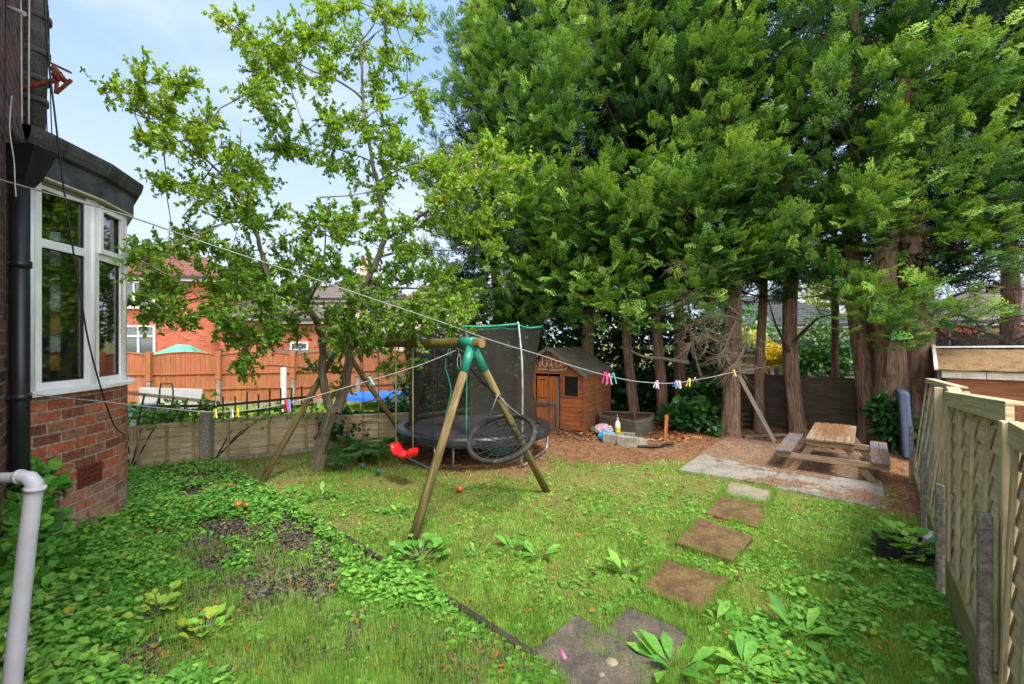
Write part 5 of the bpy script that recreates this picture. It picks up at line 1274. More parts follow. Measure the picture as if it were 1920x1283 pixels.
# ================================================================ CONIFERS
def frond_templates(k=7, seed=1):
    rs = np.random.default_rng(seed); out_ = []
    for _ in range(k):
        tri = []; tt = []
        def blade(b, d, l, w_, t):
            p = np.cross(d, [0,0,1.]); p /= max(1e-6, np.linalg.norm(p)); tri.append([b-p*w_*.35, b+d*l*.45+p*w_, b+d*l]); tt.append(t)
        for i in range(9):
            y = .05+.88*i/9+rs.uniform(-.02,.02)
            for sg_ in ((1,-1) if i < 7 else ((1,) if i == 7 else (-1,))):
                an = R(rs.uniform(38,64)); l = (.40*(1-y)**.7+.09)*rs.uniform(.75,1.15); b = np.array([0,y,-.12*y*y+rs.uniform(-.03,.03)])
                d = np.array([math.sin(an)*sg_, math.cos(an), rs.uniform(-.3,.2)]); d /= np.linalg.norm(d)
                blade(b, d, l, .050, .16*y)
                if l > .16:
                    for q, s2 in ((.35,1),(.6,-1)):
                        a2 = an*sg_+R(42)*s2; d2 = np.array([math.sin(a2), math.cos(a2), rs.uniform(-.4,.2)]); d2 /= np.linalg.norm(d2); blade(b+d*l*q, d2, l*.50, .046, .16*y+.10)
        blade(np.zeros(3), np.array([0,.99,-.1]), 1.05, .02, .1)
        out_.append((np.array(tri), np.array(tt)))
    n = min(len(o[0]) for o in out_); print('frond tris', n)
    return np.array([o[0][:n].reshape(-1,3) for o in out_]), np.arange(n*3).reshape(n,3), np.array([o[1][:n] for o in out_])
FT, FFc, FTT = frond_templates()
def conifer(px, base_y, Y, r0, top, zc, rc, label, nbr=70, fr=15, lean=(0,0), dens=1., bare=0, fwd=.3, extra=None, seed=0, group='conifers along the back of the garden', rf=.285, inner=1.):
    x = (px-CX)/F*Y; rs = np.random.default_rng(100+seed); z0 = float(gz(x,Y))
    t = thing('conifer_tree', label, 'tree', (x,Y,z0), 0, group)
    H_ = top
    def tp(z): 
        k = z/H_; return V(x+lean[0]*k+.10*math.sin(z*.7+seed), Y+lean[1]*k+.08*math.sin(z*.9+seed*2), z)
    mb = MB(); zs = [-.1,.15,.5,1,2,3,4.5,6,8,10,H_]; zs = [z for z in zs if z <= H_]
    r0 *= .88; rr = [r0*1.4,r0*1.18,r0*1.05,r0,r0*.93]+[max(.02, r0*.9*(1-(z-3)/(H_-2.6))) for z in zs[5:]]
    # fluted, irregular trunk
    n = 14; rings = []
    P = []
    for z, r_ in zip(zs, rr):
        P.append([tp(z)+V(math.cos(a)*r_*(1+.13*math.sin(3*a+seed+z*.3)+.07*math.sin(5*a+seed*3-z*.5)), math.sin(a)*r_*(1+.13*math.sin(3*a+seed+z*.3)), 0) for a in [2*math.pi*k/n for k in range(n)]])
    for i in range(len(P)-1):
        for k in range(n):
            k2 = (k+1) % n; mb.face([P[i][k],P[i][k2],P[i+1][k2],P[i+1][k]], [(zs[i],k*r_c) if False else (zs[i],k*.07),(zs[i],(k+1)*.07),(zs[i+1],(k+1)*.07),(zs[i+1],k*.07)], True)
    tk = mb.build('trunk', M['tree_bark'], t); wdm = tk.modifiers.new('weld','WELD'); wdm.merge_threshold = .0005
    # limbs and fronds
    lb = MB(); pos = []; dr = []; nr = []; sc = []; ti = []
    for i in range(int(nbr*dens)):
        z = zc + (H_-zc)*((i+rs.uniform(0,1))/(nbr*dens))**1.12; az = rs.uniform(0,2*math.pi)
        kz = (z-zc)/(H_-zc); L_ = rc*(1-kz**1.6)*(0.78+.22*min(1,kz*6))*rs.uniform(.72,1.15)+.25
        d = V(math.cos(az), math.sin(az), 0)
        L_ *= 1+fwd*max(0,-d.y)            # branches facing the light reach further
        if z > 10.5 and rs.random() < .4: continue
        p0 = tp(z); el = rs.uniform(-.05,.30)+.3*kz; tipup = rs.uniform(.15,.5)
        pts = [p0+d*(L_*s)+V(0,0,L_*(el*s+tipup*.5*s*s-.12*math.sin(s*3.1))) for s in (0,.25,.5,.75,1)]
        rb = .008+.007*L_
        lb.tube(pts, [rb,rb*.8,rb*.6,rb*.4,.004], 5, cap=False)
        nf = int((4.0 if px < 1330 else 3.2)*fr*max(.6,L_/2)); s_ = np.where(rs.random(nf) < .3, rs.uniform(.12,.7,nf), 1-.5*rs.random(nf)**1.2)
        for s in s_:
            k = min(3, int(s*4)); q = pts[k].lerp(pts[k+1], s*4-k); bd2 = (pts[k+1]-pts[k]).normalized(); sd2 = V(-d.y,d.x,0)
            if vnoise(q.x*1.5+seed*.3, q.z*.55+q.y*.2, 1.25) < .36 and rs.random() < .85: continue
            side_ = rs.choice((-1,1))*rs.uniform(.25,1.1)*(1.25-s*.8)
            q2 = q + sd2*side_*.32 + V(0,0,rs.normal(0,.15)) + bd2*rs.uniform(0,.12)
            dd = bd2*.9+sd2*side_*.9+V(0,0,rs.uniform(-.15,.55))+V(*(rs.normal(0,.25,3)))
            pos.append(q2); dr.append(dd); nr.append(V(rs.normal(0,.45), rs.normal(-.25,.45), 1)); sc.append(rf*rs.uniform(.7,1.35)); ti.append(.02+.36*s+.20*rs.random()+.10*(s>.85)+.26*(vnoise(q2.x+seed, q2.z, .9)-.5)+.08*kz)  # tips lighter as new growth; inner sprays darkened to paint crown depth
    limbs = lb.build('branches', M['dark_twig'], t)
    for i in range(int(800*dens*inner)):       # filler sprays round the trunk, tinted dark to paint shade inside the crown
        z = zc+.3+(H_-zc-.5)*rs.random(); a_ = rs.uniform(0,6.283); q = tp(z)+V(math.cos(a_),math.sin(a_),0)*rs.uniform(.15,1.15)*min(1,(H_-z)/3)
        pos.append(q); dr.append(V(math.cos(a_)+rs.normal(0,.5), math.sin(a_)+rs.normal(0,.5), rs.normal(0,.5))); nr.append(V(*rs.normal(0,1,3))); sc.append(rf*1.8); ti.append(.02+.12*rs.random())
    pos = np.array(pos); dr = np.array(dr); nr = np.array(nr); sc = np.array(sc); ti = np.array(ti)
    if extra is not None:
        pos = np.concatenate([pos, extra[0]]); dr = np.concatenate([dr, extra[1]]); nr = np.concatenate([nr, extra[2]]); sc = np.concatenate([sc, extra[3]]); ti = np.concatenate([ti, extra[4]])
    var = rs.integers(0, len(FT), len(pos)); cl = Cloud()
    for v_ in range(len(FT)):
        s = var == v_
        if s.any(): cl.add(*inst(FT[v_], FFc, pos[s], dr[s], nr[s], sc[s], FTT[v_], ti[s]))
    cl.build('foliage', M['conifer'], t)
    return t, tp
def sprays(blobs, seed=0, dirc=(-.0,-.6,.35), rf=.28):
    """extra foliage masses: (px,py,Y,rpx,rpy,n)"""
    rs = np.random.default_rng(seed); a = [[],[],[],[],[]]
    for px, py, Yb, rx, ry, n in blobs:
        for _ in range(int(n*1.5)):
            u = rs.normal(0,.5,3); q = at(px+u[0]*rx, py+u[1]*ry, Yb+u[2]*.6)
            a[0].append(q); a[1].append([dirc[0]+u[0]*.9+rs.normal(0,.5), dirc[1]+rs.normal(0,.5), dirc[2]-u[1]*.3+rs.normal(0,.2)]); a[2].append([rs.normal(0,.4),rs.normal(-.3,.4),1]); a[3].append(rf*rs.uniform(.7,1.3)); a[4].append(.42+.25*rs.random()-.12*u[1])
    return [np.array(q) for q in a]
conifer(1700, 838, 9.15, .40, 13, 2.9, 2.5, 'conifer with the thickest, twin stemmed trunk, next to the blue mattress', 105, 17, (.5,.3), seed=1, fwd=.1,
        extra=sprays([(1650,600,8.3,90,38,60),(1700,560,8.0,90,50,70),(1780,590,8.3,100,25,55),(1600,560,8.6,70,45,45),(1830,440,8.0,90,60,80),(1860,300,7.8,90,80,90),(1750,350,8.0,110,90,100),(1680,640,8.4,60,20,22),(1700,250,8.3,70,80,110),(1640,420,8.2,60,70,90),(1720,120,8.2,90,70,110),(1840,130,7.9,80,80,110)], 21))
conifer(1622, 833, 9.5, .235, 13, 3.3, 2.0, 'conifer with a stout straight trunk directly behind the picnic table', 60, 11, (-.3,.2), seed=2, fwd=.1, inner=.15)
conifer(1493, 812, 10.3, .185, 13, 3.4, 1.8, 'conifer with a straight trunk and a knot, behind the left picnic bench', 55, 11, (.0,.2), seed=3, fwd=.2, inner=.15,
        extra=sprays([(1440,500,9.4,90,60,60),(1520,430,9.2,90,60,60),(1450,300,9.2,45,90,50),(1590,400,8.9,50,60,40)], 23))
conifer(1434, 808, 10.7, .115, 12.5, 3.3, 1.8, 'slender conifer trunk touching the leaning plank', 65, 14, (-.1,.3), seed=4, fwd=.2, inner=.6)
conifer(1376, 818, 10.1, .21, 13, 3.0, 2.1, 'conifer with pale dead twigs on its trunk, where the plank leans', 80, 15, (-.1,.4), seed=5, fwd=.3,
        extra=sprays([(1400,250,9.0,80,90,130),(1380,80,9.0,90,70,110),(1330,350,8.8,80,80,110),(1290,560,9.0,90,60,80),(1200,600,9.2,110,40,75),(1340,470,8.9,80,70,80),(1130,560,9.3,100,60,90)], 25))
conifer(1565, 800, 10.9, .10, 11, 3.2, 1.7, 'thin conifer with a split stem between two stout trunks', 50, 13, (.1,.3), seed=6, fwd=.1, inner=.15)
conifer(1268, 800, 11.4, .14, 13, 2.9, 2.3, 'conifer trunk in shade just right of the orange stake', 85, 16, (.1,.3), seed=7, fwd=.35)
conifer(1233, 798, 11.2, .145, 13, 3.1, 2.2, 'conifer trunk just left of the orange stake', 80, 15, (-.1,.1), seed=8, fwd=.35,
        extra=sprays([(1040,520,9.8,100,60,90),(1010,400,9.8,100,80,110),(1150,420,9.4,120,90,130),(1250,330,9.2,100,90,120)], 28))
conifer(1186, 786, 11.7, .15, 13.5, 2.9, 2.4, 'twisted conifer trunk behind the timber planter', 85, 16, (-.2,.3), seed=9, fwd=.4)
conifer(1110, 770, 12.6, .20, 14, 2.8, 2.5, 'conifer standing behind the playhouse', 95, 17, (-.1,.2), seed=10, fwd=.5,
        extra=sprays([(960,300,10.6,90,90,130),(1050,220,10.4,110,90,140),(1000,600,10.8,100,40,70),(940,540,11,60,50,60)], 30))
conifer(1010, 765, 13.4, .22, 14.5, 2.6, 2.5, 'conifer standing behind the large trampoline', 100, 18, (-.2,.2), seed=11, fwd=.5,
        extra=sprays([(930,180,11.6,80,90,130),(980,80,11.2,110,80,130),(1100,90,10.8,110,80,130)], 31))
conifer(930, 760, 14.0, .20, 14.5, 2.8, 2.0, 'leftmost conifer, its bluish crown meeting the apple tree', 95, 16, (-.3,.2), seed=12, fwd=.3,
        extra=sprays([(860,60,12.6,45,60,70),(850,190,12.6,45,60,80),(860,310,12.6,50,60,80),(880,430,12.6,50,50,70),(930,480,12.4,60,60,70)], 32))
conifer(1890, 800, 10.0, .20, 12, 3.6, 2.3, 'conifer at the right edge with dark bare lower branches', 75, 15, (.2,.2), seed=13, fwd=.1)
conifer(1990, 800, 9.3, .2, 12, 4.2, 2.4, 'conifer mostly outside the right of the frame, overhanging the shed', 65, 15, (.1,.1), seed=14, fwd=.2)

# second stem and stubs on the thickest trunk, bare limbs
big = [o for o in bpy.data.objects if o.get('label','').startswith('conifer with the thickest')][0]
bx0 = Vector(big.location)
mb = MB(); p = at(1668,838,8.95); mb.tube([V(p.x,p.y,-.1), at(1672,700,8.95), at(1655,520,9.0), at(1668,380,9.1), at(1690,200,9.3), at(1700,50,9.4)], [.36,.26,.22,.18,.14,.1], 12); mb.build('stem', M['tree_bark'], big)
mb = MB(); mb.tube([at(1662,708,8.55), at(1668,660,8.5), at(1680,600,8.6)], [.06,.055,.05], 8); mb.build('branch_stub', M['tree_bark'], big)
def limbset(parent, defs, seed, mat='dark_twig', name='bare_branch', twigs=10, tl=.5, r0=.035):
    rs = random.Random(seed)
    for pts in defs:
        P = smooth_poly([at(*q) for q in pts], 4); n = len(P); mb = MB(); mb.tube(P, [r0*(1-.85*i/(n-1))+.003 for i in range(n)], 6, cap=False)
        for _ in range(twigs):
            i = rs.randint(n//5, n-2); q = P[i]; d = (P[i+1]-P[i]).normalized(); a = d*rs.uniform(.4,1)+V(rs.uniform(-1,1),rs.uniform(-1,1),rs.uniform(-.8,.6)); a.normalize(); l = tl*rs.uniform(.4,1.2)
            c = [q, q+a*l*.5+V(0,0,-.03), q+a*l+V(0,0,-.06*rs.random())]; mb.tube(c, [.009,.006,.002], 3, cap=False)
            for _ in range(3):
                b = c[1].lerp(c[2], rs.random()); e = (a+V(rs.uniform(-1,1),rs.uniform(-1,1),rs.uniform(-1,.6))).normalized()*l*.45; mb.tube([b, b+e], [.004,.0015], 3, cap=False)
        mb.build(name, M[mat], parent)
limbset(big, [[(1725,560,9.1),(1790,500,8.9),(1850,450,8.8),(1930,430,8.7)],[(1725,610,9.1),(1780,560,8.9),(1850,540,8.7),(1940,545,8.6)],[(1720,640,9.1),(1770,610,9),(1840,620,8.9),(1920,650,8.8)],
              [(1730,600,9.1),(1800,640,9),(1870,600,8.9),(1930,590,8.9)],[(1725,660,9.2),(1790,650,9.2),(1850,655,9.1),(1900,640,9)],[(1730,530,9.1),(1800,460,8.9),(1870,330,8.8),(1920,240,8.8)],[(1728,630,9.2),(1800,590,9.3),(1880,640,9.3),(1950,620,9.3)]], 4, twigs=34, tl=.75)
tw = [o for o in bpy.data.objects if o.get('label','').startswith('conifer with pale dead')][0]
limbset(tw, [[(1390,600,10),(1350,590,9.6),(1310,600,9.3),(1285,615,9.2)],[(1385,590,10),(1345,560,9.6),(1300,555,9.4),(1265,575,9.2)],[(1380,630,10),(1345,640,9.7),(1320,625,9.5),(1290,650,9.4)],[(1390,560,10),(1370,520,9.6),(1330,500,9.2),(1270,490,9.0)],[(1395,610,10),(1400,640,9.8),(1380,680,9.7),(1370,690,9.7)],[(1380,600,10),(1360,650,9.7),(1350,670,9.6)]], 6, mat='dead_twig', name='dead_branch', twigs=60, tl=.42, r0=.018)
q = [o for o in bpy.data.objects if o.get('label','').startswith('conifer trunk in shade')][0]
limbset(q, [[(1335,800,11),(1318,720,11),(1300,650,11),(1290,560,11)],[(1290,680,11),(1240,672,10.8),(1205,668,10.6),(1180,655,10.5)],[(1310,640,11),(1275,600,10.8),(1260,580,10.6)]], 8, mat='dead_twig', name='bare_branch', twigs=8, tl=.3, r0=.05)
q = [o for o in bpy.data.objects if o.get('label','').startswith('conifer with a straight')][0]
limbset(q, [[(1480,660,10.2),(1455,610,10.2),(1440,560,10.1)],[(1490,640,10.2),(1530,600,10),(1560,590,9.9)]], 9, twigs=8, tl=.3, r0=.04)

# ================================================================ APPLE TREE
tb = at(592,885,7.45); at_root = thing('apple_tree', 'leaning apple tree with loose light green crown and a forked trunk', 'tree', (tb.x,tb.y,0))
LIMBS = {
 'trunk':[(590,892,7.45,.19),(596,868,7.45,.145),(602,835,7.45,.125),(612,800,7.45,.12),(624,772,7.45,.12)],
 'stem':[(622,776,7.45,.095),(612,742,7.45,.085),(604,690,7.5,.078),(602,640,7.5,.07),(596,605,7.4,.065),(573,576,7.2,.06),(540,550,7.0,.055),(507,532,6.9,.05),(492,480,6.8,.042),(478,432,6.7,.035),(440,362,6.6,.027),(400,312,6.5,.02),(350,275,6.4,.014),(300,240,6.3,.010),(250,205,6.3,.007),(198,163,6.2,.004)],
 'limb_a':[(575,577,7.2,.04),(520,562,6.8,.032),(440,545,6.4,.026),(370,560,6.2,.018),(300,575,6.1,.01),(262,585,6.0,.005)],
 'limb_b':[(478,432,6.7,.022),(452,416,6.5,.018),(400,425,6.3,.014),(358,437,6.2,.011),(310,455,6.1,.008),(262,478,6.0,.005)],
 'main':[(628,775,7.5,.115),(642,738,7.6,.10),(651,700,7.6,.092),(655,650,7.7,.085),(657,600,7.7,.08),(668,560,7.7,.075),(690,520,7.7,.068),(712,480,7.7,.06),(720,440,7.7,.055),(718,400,7.7,.05),(707,340,7.7,.045),(698,300,7.7,.04),(690,250,7.7,.037),(682,210,7.7,.033),(680,170,7.7,.03),(678,120,7.7,.026),(675,80,7.7,.022)],
 'top_a':[(675,80,7.7,.018),(652,55,7.6,.014),(630,20,7.5,.01),(626,-30,7.5,.006)],
 'top_b':[(675,80,7.7,.018),(700,48,7.8,.014),(708,10,7.8,.010),(714,-30,7.8,.006)],
 'top_c':[(680,84,7.7,.014),(715,55,7.9,.010),(750,38,8.0,.008),(795,8,8.1,.004)],
 'limb_c':[(681,186,7.7,.024),(640,155,7.4,.019),(590,135,7.2,.015),(550,115,7.1,.012),(500,93,7.0,.009),(455,62,6.9,.006),(396,26,6.9,.003)],
 'limb_d':[(720,452,7.7,.042),(760,425,7.4,.037),(818,385,7.1,.032),(862,350,6.9,.022),(920,318,6.7,.014),(990,315,6.6,.006)],
 'limb_e':[(668,562,7.7,.03),(740,540,7.3,.022),(820,548,7.0,.014),(895,560,6.9,.006)],
 'limb_f':[(712,482,7.7,.028),(770,470,7.9,.02),(850,470,8.0,.012),(930,470,8.0,.005)],
 'limb_g':[(604,692,7.5,.022),(560,690,7.0,.016),(505,686,6.8,.010),(462,694,6.7,.005)],
 'limb_h':[(707,342,7.7,.022),(760,312,7.5,.016),(830,292,7.3,.011),(900,272,7.2,.007),(962,290,7.1,.004)],
 'limb_i':[(699,302,7.7,.02),(640,282,7.4,.014),(575,268,7.2,.008),(520,250,7.1,.004)],
 'limb_j':[(492,482,6.8,.022),(470,380,6.6,.015),(455,300,6.5,.009),(450,240,6.5,.004)],
 'limb_k':[(602,642,7.5,.03),(650,610,7.0,.022),(720,600,6.7,.014),(800,610,6.5,.006)],
 'limb_l':[(573,577,7.2,.025),(600,520,6.8,.018),(610,440,6.6,.012),(600,370,6.5,.006)],
}
SAM = []; rsA = random.Random(5)
for nm, pts in LIMBS.items():
    P = smooth_poly([Vector((*at(p[0],p[1],p[2]), p[3])) .to_3d() if False else at(p[0],p[1],p[2]) for p in pts], 4); rr = []
    for i in range(len(pts)-1):
        for k in range(4): rr.append(pts[i][3]+(pts[i+1][3]-pts[i][3])*k/4)
    rr.append(pts[-1][3]); P = [q+V(rsA.uniform(-1,1),rsA.uniform(-1,1),rsA.uniform(-1,1))*min(.02,r_*.4) if nm != 'trunk' else q for q, r_ in zip(P, rr)]
    mb = MB(); rr = [q_*.80 for q_ in rr]; mb.tube(P, rr, 10 if rr[0] > .05 else 6, cap=False)
    mb.build('trunk' if nm in ('trunk','stem','main') else 'limb', M['apple_bark'], at_root)
    if nm != 'trunk': SAM += P[2:]
SAMa = np.array(SAM)
BL = [(215,172,26,11,.5),(255,196,30,18,.8),(300,218,36,22,1),(350,240,34,24,1),(276,140,16,20,.5),(312,168,24,26,.8),(346,165,10,20,.3),(250,260,34,10,.4),(310,268,36,16,.8),(370,285,42,30,1.3),(425,320,44,36,1.4),(340,335,40,18,.7),(312,352,24,8,.3),(400,362,56,30,1.3),(470,345,50,34,1.0),(390,235,10,25,.15),
 (412,34,16,12,.4),(450,66,28,24,.8),(492,95,36,30,1.1),(545,78,34,30,.8),(505,145,36,34,.9),(475,190,26,30,.6),(512,235,36,24,.7),(560,128,44,34,1.2),(600,88,44,42,1.2),(620,30,54,32,1.2),(700,18,60,28,1.4),(765,42,36,28,.8),(690,80,50,40,1.1),(745,112,34,34,.7),(630,150,40,32,.7),(705,175,50,42,1.1),(765,190,36,46,1.0),(600,240,40,24,.6),(655,232,40,34,.9),(725,262,56,46,1.5),(560,272,50,22,.8),(520,292,40,16,.5),
 (620,300,54,34,1.2),(700,335,54,44,1.4),(780,305,56,44,1.5),(850,315,46,36,1.2),(905,335,44,34,1.0),(940,292,26,16,.5),(984,316,12,10,.2),(900,283,30,16,.4),(850,365,46,34,1.2),(800,405,54,34,1.1),(870,425,46,34,1.2),(928,400,40,32,.9),(925,458,18,14,.4),
 (440,402,54,20,.7),(500,408,60,24,.9),(580,425,54,34,1.1),(660,425,54,44,1.3),(735,440,40,40,1.0),(300,482,44,24,.8),(262,480,22,14,.4),(350,448,40,18,.6),(400,485,60,28,1.1),(470,505,60,30,1.2),(540,485,54,34,1.0),(310,542,48,22,.8),(262,570,24,14,.4),(400,552,60,24,1.2),(290,586,36,14,.5),(360,590,50,14,.7),(470,572,54,28,1.2),(550,562,54,34,1.2),(620,525,54,44,1.4),(700,525,54,42,1.5),(780,505,54,42,1.5),(840,545,50,34,1.4),(700,592,54,42,1.5),(780,592,54,38,1.4),(850,600,36,26,.9),(625,602,44,44,1.2),(540,622,44,24,.9),(450,632,44,18,.6),(485,640,30,20,.4),(465,692,30,8,.4),(425,602,36,22,.7),(660,645,46,20,.9),(725,640,46,16,.9),(600,700,36,24,.4),(740,690,34,24,.35),(640,735,24,14,.2)]
tw = MB(); lp_, ld_, ln_, lsz, lti = [], [], [], [], []
rs = np.random.default_rng(77)
def limbY(px, py):
    best = None; bd = 1e9
    for q in SAM[::2]:
        x_ = q.x/q.y*F+CX; y_ = CY-(q.z-H)/q.y*F; e = (x_-px)**2+(y_-py)**2
        if e < bd: bd = e; best = q
    return best
for px, py, rx, ry, dn in BL:
    b0 = limbY(px, py); Yc = b0.y
    nh = max(2, int(round(6*dn*(1.3 if py > 470 else .68 if px < 440 and py < 390 else 1.1))))
    for _ in range(nh):
        a = rs.uniform(0, 2*math.pi); rad = math.sqrt(rs.random()); hx, hy = px+rx*rad*math.cos(a)*.85, py+ry*rad*math.sin(a)*.85
        hub = at(hx, hy, Yc+rs.normal(0,.55)); dd = np.linalg.norm(SAMa-np.array(hub), axis=1); q = Vector(SAMa[dd.argmin()])
        mid = q.lerp(hub, .5)+V(*rs.normal(0,.05,3)); tw.tube([q, mid, hub], [.010,.007,.004], 4, cap=False); SAMa = np.concatenate([SAMa, [list(hub), list(mid)]])
        out_ = (hub-q); out_ = out_.normalized() if out_.length > .05 else V(0,0,1)
        for _ in range(8):
            d = (out_*.6+V(*rs.normal(0,.6,3))+V(0,0,.25)).normalized(); l = rs.uniform(.12,.34); e = hub+d*l; o_ = mid.lerp(hub, rs.uniform(.3,1)); 
            tw.tube([o_, o_.lerp(e,.5)+V(0,0,.02), e], [.004,.003,.0015], 3, cap=False)
            nl = rs.integers(16,25); 
            for k in range(nl):
                s = rs.uniform(.15,1.05); p = o_+(e-o_)*s; lp_.append(p); v_ = d*.5+V(*rs.normal(0,.7,3)); ld_.append(v_); ln_.append(rs.normal(0,.6,3)+[0,-.2,.8]); lsz.append(rs.uniform(.042,.072)); 
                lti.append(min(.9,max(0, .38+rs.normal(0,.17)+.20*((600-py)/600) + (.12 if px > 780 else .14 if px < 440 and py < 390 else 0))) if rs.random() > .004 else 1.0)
tw.build('twigs', M['apple_bark'], at_root)
LEAF2 = np.array([(0,0,0),(-.30,.30,.05),(-.26,.70,.04),(.30,.30,.05),(.26,.70,.04),(0,1,-.10),(0,.45,-.05)], float); LF2 = np.array([(0,3,6),(3,4,6),(4,5,6),(5,2,6),(2,1,6),(1,0,6)])
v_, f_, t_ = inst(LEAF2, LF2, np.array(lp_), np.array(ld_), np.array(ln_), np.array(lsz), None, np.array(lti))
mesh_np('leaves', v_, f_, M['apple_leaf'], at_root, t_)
print('apple leaves', len(lp_))
for px, py in ((484,203),(668,246),(642,583)):
    q = limbY(px, py); c = at(px, py, q.y-.15); mb = MB(); mb.lathe([(0,-.025),(.018,-.023),(.028,-.010),(.030,.005),(.023,.021),(.010,.025),(0,.018)], tuple(c), 10); mb.tube([c+V(0,0,.02), c+V(.005,0,.06)], .003, 4)
    mb.build('apple', M['apple_skin'], at_root)
# ================================================================ GRASS, WEEDS, LITTER
rs = np.random.default_rng(5)
STONES = [[tuple(gp(*p)[:2]) for p in q] for q in ([(1370,906),(1451,924),(1440,950),(1355,927)],[(1351,932),(1439,954),(1423,993),(1321,965)],[(1311,977),(1412,1015),(1373,1059),(1266,1024)],[(1247,1051),(1370,1089),(1319,1160),(1200,1106)],[(1178,1141),(1303,1196),(1240,1290),(1095,1220)],[(1080,1163),(1243,1262),(1150,1390),(1000,1232)])]
def shrink(poly, k):
    c = np.mean(np.array(poly), 0); return [tuple(c+(np.array(p)-c)*k) for p in poly]
def clear(x, y, k=.93):
    m = ~pip(x, y, PATIO)
    for s in STONES: m &= ~pip(x, y, shrink(s, k))
    fx = (x-Q1.x)*fo_.x+(y-Q1.y)*fo_.y          # beyond the right fence
    m &= fx < -.03
    wx_ = (x-W0.x)*WN.x+(y-W0.y)*WN.y; m &= wx_ > .02
    m &= ~pip(x, y, [tuple(p[:2]) for p in bs_])
    return m
def scatter(n, x0, x1, y0, y1):
    """samples denser near the camera"""
    u = rs.random(n); y = y0*(y1/y0)**(u**1.0); x = rs.uniform(x0, x1, n); x = x*1.0; return x, y
def view_scatter(n, y0, y1, m=1.22, x_lo=-12, x_hi=9):
    """uniform in the widening view wedge, falling off with distance"""
    u = rs.random(n); y = 1/(1/y0-u*(1/y0-1/y1)); x = rs.uniform(-m, m, n)*y; k = (x > x_lo) & (x < x_hi); return x[k], y[k]
FIG = bedside
BARE = [[(540,975),(650,1030),(610,1070),(500,1015)],[(450,1085),(660,1050),(640,1120),(440,1140)],[(340,1062),(440,1040),(420,1090)],[(150,1235),(310,1190),(300,1290),(120,1290)],[(380,985),(460,975),(470,1010),(390,1020)]]
def bare(x, y):
    pyx = x/y*F+CX+50*(fbm(x,y,3.5,151)-.5); py_ = F*H/y+CY+40*(fbm(x,y,3.5,152)-.5); m = np.zeros(np.shape(x), bool)
    for q in BARE: m |= pip(pyx, py_, q)
    return m
def grass_density(x, y):
    bed = bedside(x, y) > 0
    nz_ = needle_zone(x, y); f = fbm(x, y, 1.3, 9); lawn = (1-nz_)*(.45+.65*sstep(.33,.55,f))
    lawn *= 1-.85*sstep(4.6,6.2,y)*sstep(.40,.56,fbm(x,y,1.7,14))
    sb_ = -.3*x - .95*y            # bed: long fine grass towards the camera and right
    pyx = x/y*F+CX; py_ = F*H/y+CY
    gb = sstep(985,1090,py_+ (pyx-300)*.12)*sstep(100,300,pyx)*sstep(.2,.42,f+.1)
    gb = np.maximum(gb, .75*sstep(.52,.66,fbm(x,y,1.2,21))*sstep(985,1030,py_))
    return np.where(bed, gb*np.where(bare(x,y),.22,1), np.clip(lawn,0,1))
BLD = np.array([(-.5,0,0),(.5,0,0),(-.34,.55,.10),(.34,.55,.10),(0,1,.42)], float); BF = np.array([(0,1,3),(0,3,2),(2,3,4)])
def lay_grass(n, y0, y1, h, w_, seed, name, label=None, dens=grass_density, lift=0, tl=0.0, mask=None):
    x, y = view_scatter(n, y0, y1); k = (rs.random(len(x)) < dens(x, y)) & clear(x, y) & ~pip(x, y, NB)
    if mask is not None: k &= mask(x, y)
    x, y = x[k], y[k]; m_ = len(x); z = gz(x, y)
    clump = fbm(x, y, 2.6, 31); az = vnoise(x,y,5.5,33)*9 + rs.normal(0,1.1,m_)
    lean = rs.uniform(.2, 1.7, m_); d = np.stack([np.cos(az)*lean, np.sin(az)*lean, np.ones(m_)], 1)
    nr = np.stack([np.cos(az), np.sin(az), -lean], 1)*-1
    hh = h*(.55+.9*clump)*rs.uniform(.6,1.35,m_)*(1+.0*y); ww = w_*rs.uniform(.7,1.3,m_)*np.maximum(1, y/4)
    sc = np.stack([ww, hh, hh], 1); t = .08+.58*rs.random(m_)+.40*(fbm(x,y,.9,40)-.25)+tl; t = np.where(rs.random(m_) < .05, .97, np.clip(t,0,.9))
    return inst(BLD, BF, np.stack([x,y,z-.005],1), d, nr, sc, None, t)
inbed = lambda x, y: bedside(x, y) > 0
outbed = lambda x, y: bedside(x, y) <= 0
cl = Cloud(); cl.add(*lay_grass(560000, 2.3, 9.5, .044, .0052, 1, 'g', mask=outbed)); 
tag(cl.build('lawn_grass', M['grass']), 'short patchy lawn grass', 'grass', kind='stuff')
cl = Cloud(); cl.add(*lay_grass(330000, 2.3, 7.0, .085, .0040, 2, 'g', mask=inbed, tl=-.02))
tag(cl.build('long_grass', M['grass']), 'long fine grass in the slate bed', 'grass', kind='stuff')
# grass tufts along slab edges and neighbour's lawn
x = rs.uniform(-9, 2, 90000); y = rs.uniform(8, 15.5, 90000); k = pip(x, y, NB) & (y < 15.5); x, y = x[k], y[k]; m_ = len(x); az = rs.uniform(0,6.28,m_)
v_, f_, t_ = inst(BLD, BF, np.stack([x,y,gz(x,y)],1), np.stack([np.cos(az)*.4,np.sin(az)*.4,np.ones(m_)],1), np.stack([-np.cos(az),-np.sin(az),.4*np.ones(m_)],1), np.stack([.012*np.ones(m_),.06*np.ones(m_),.06*np.ones(m_)],1), None, np.clip(.55+.3*rs.random(m_),0,.9))
tag(mesh_np('neighbour_grass', v_, f_, M['grass'], None, t_), 'bright lawn of the neighbouring garden', 'grass', kind='stuff')
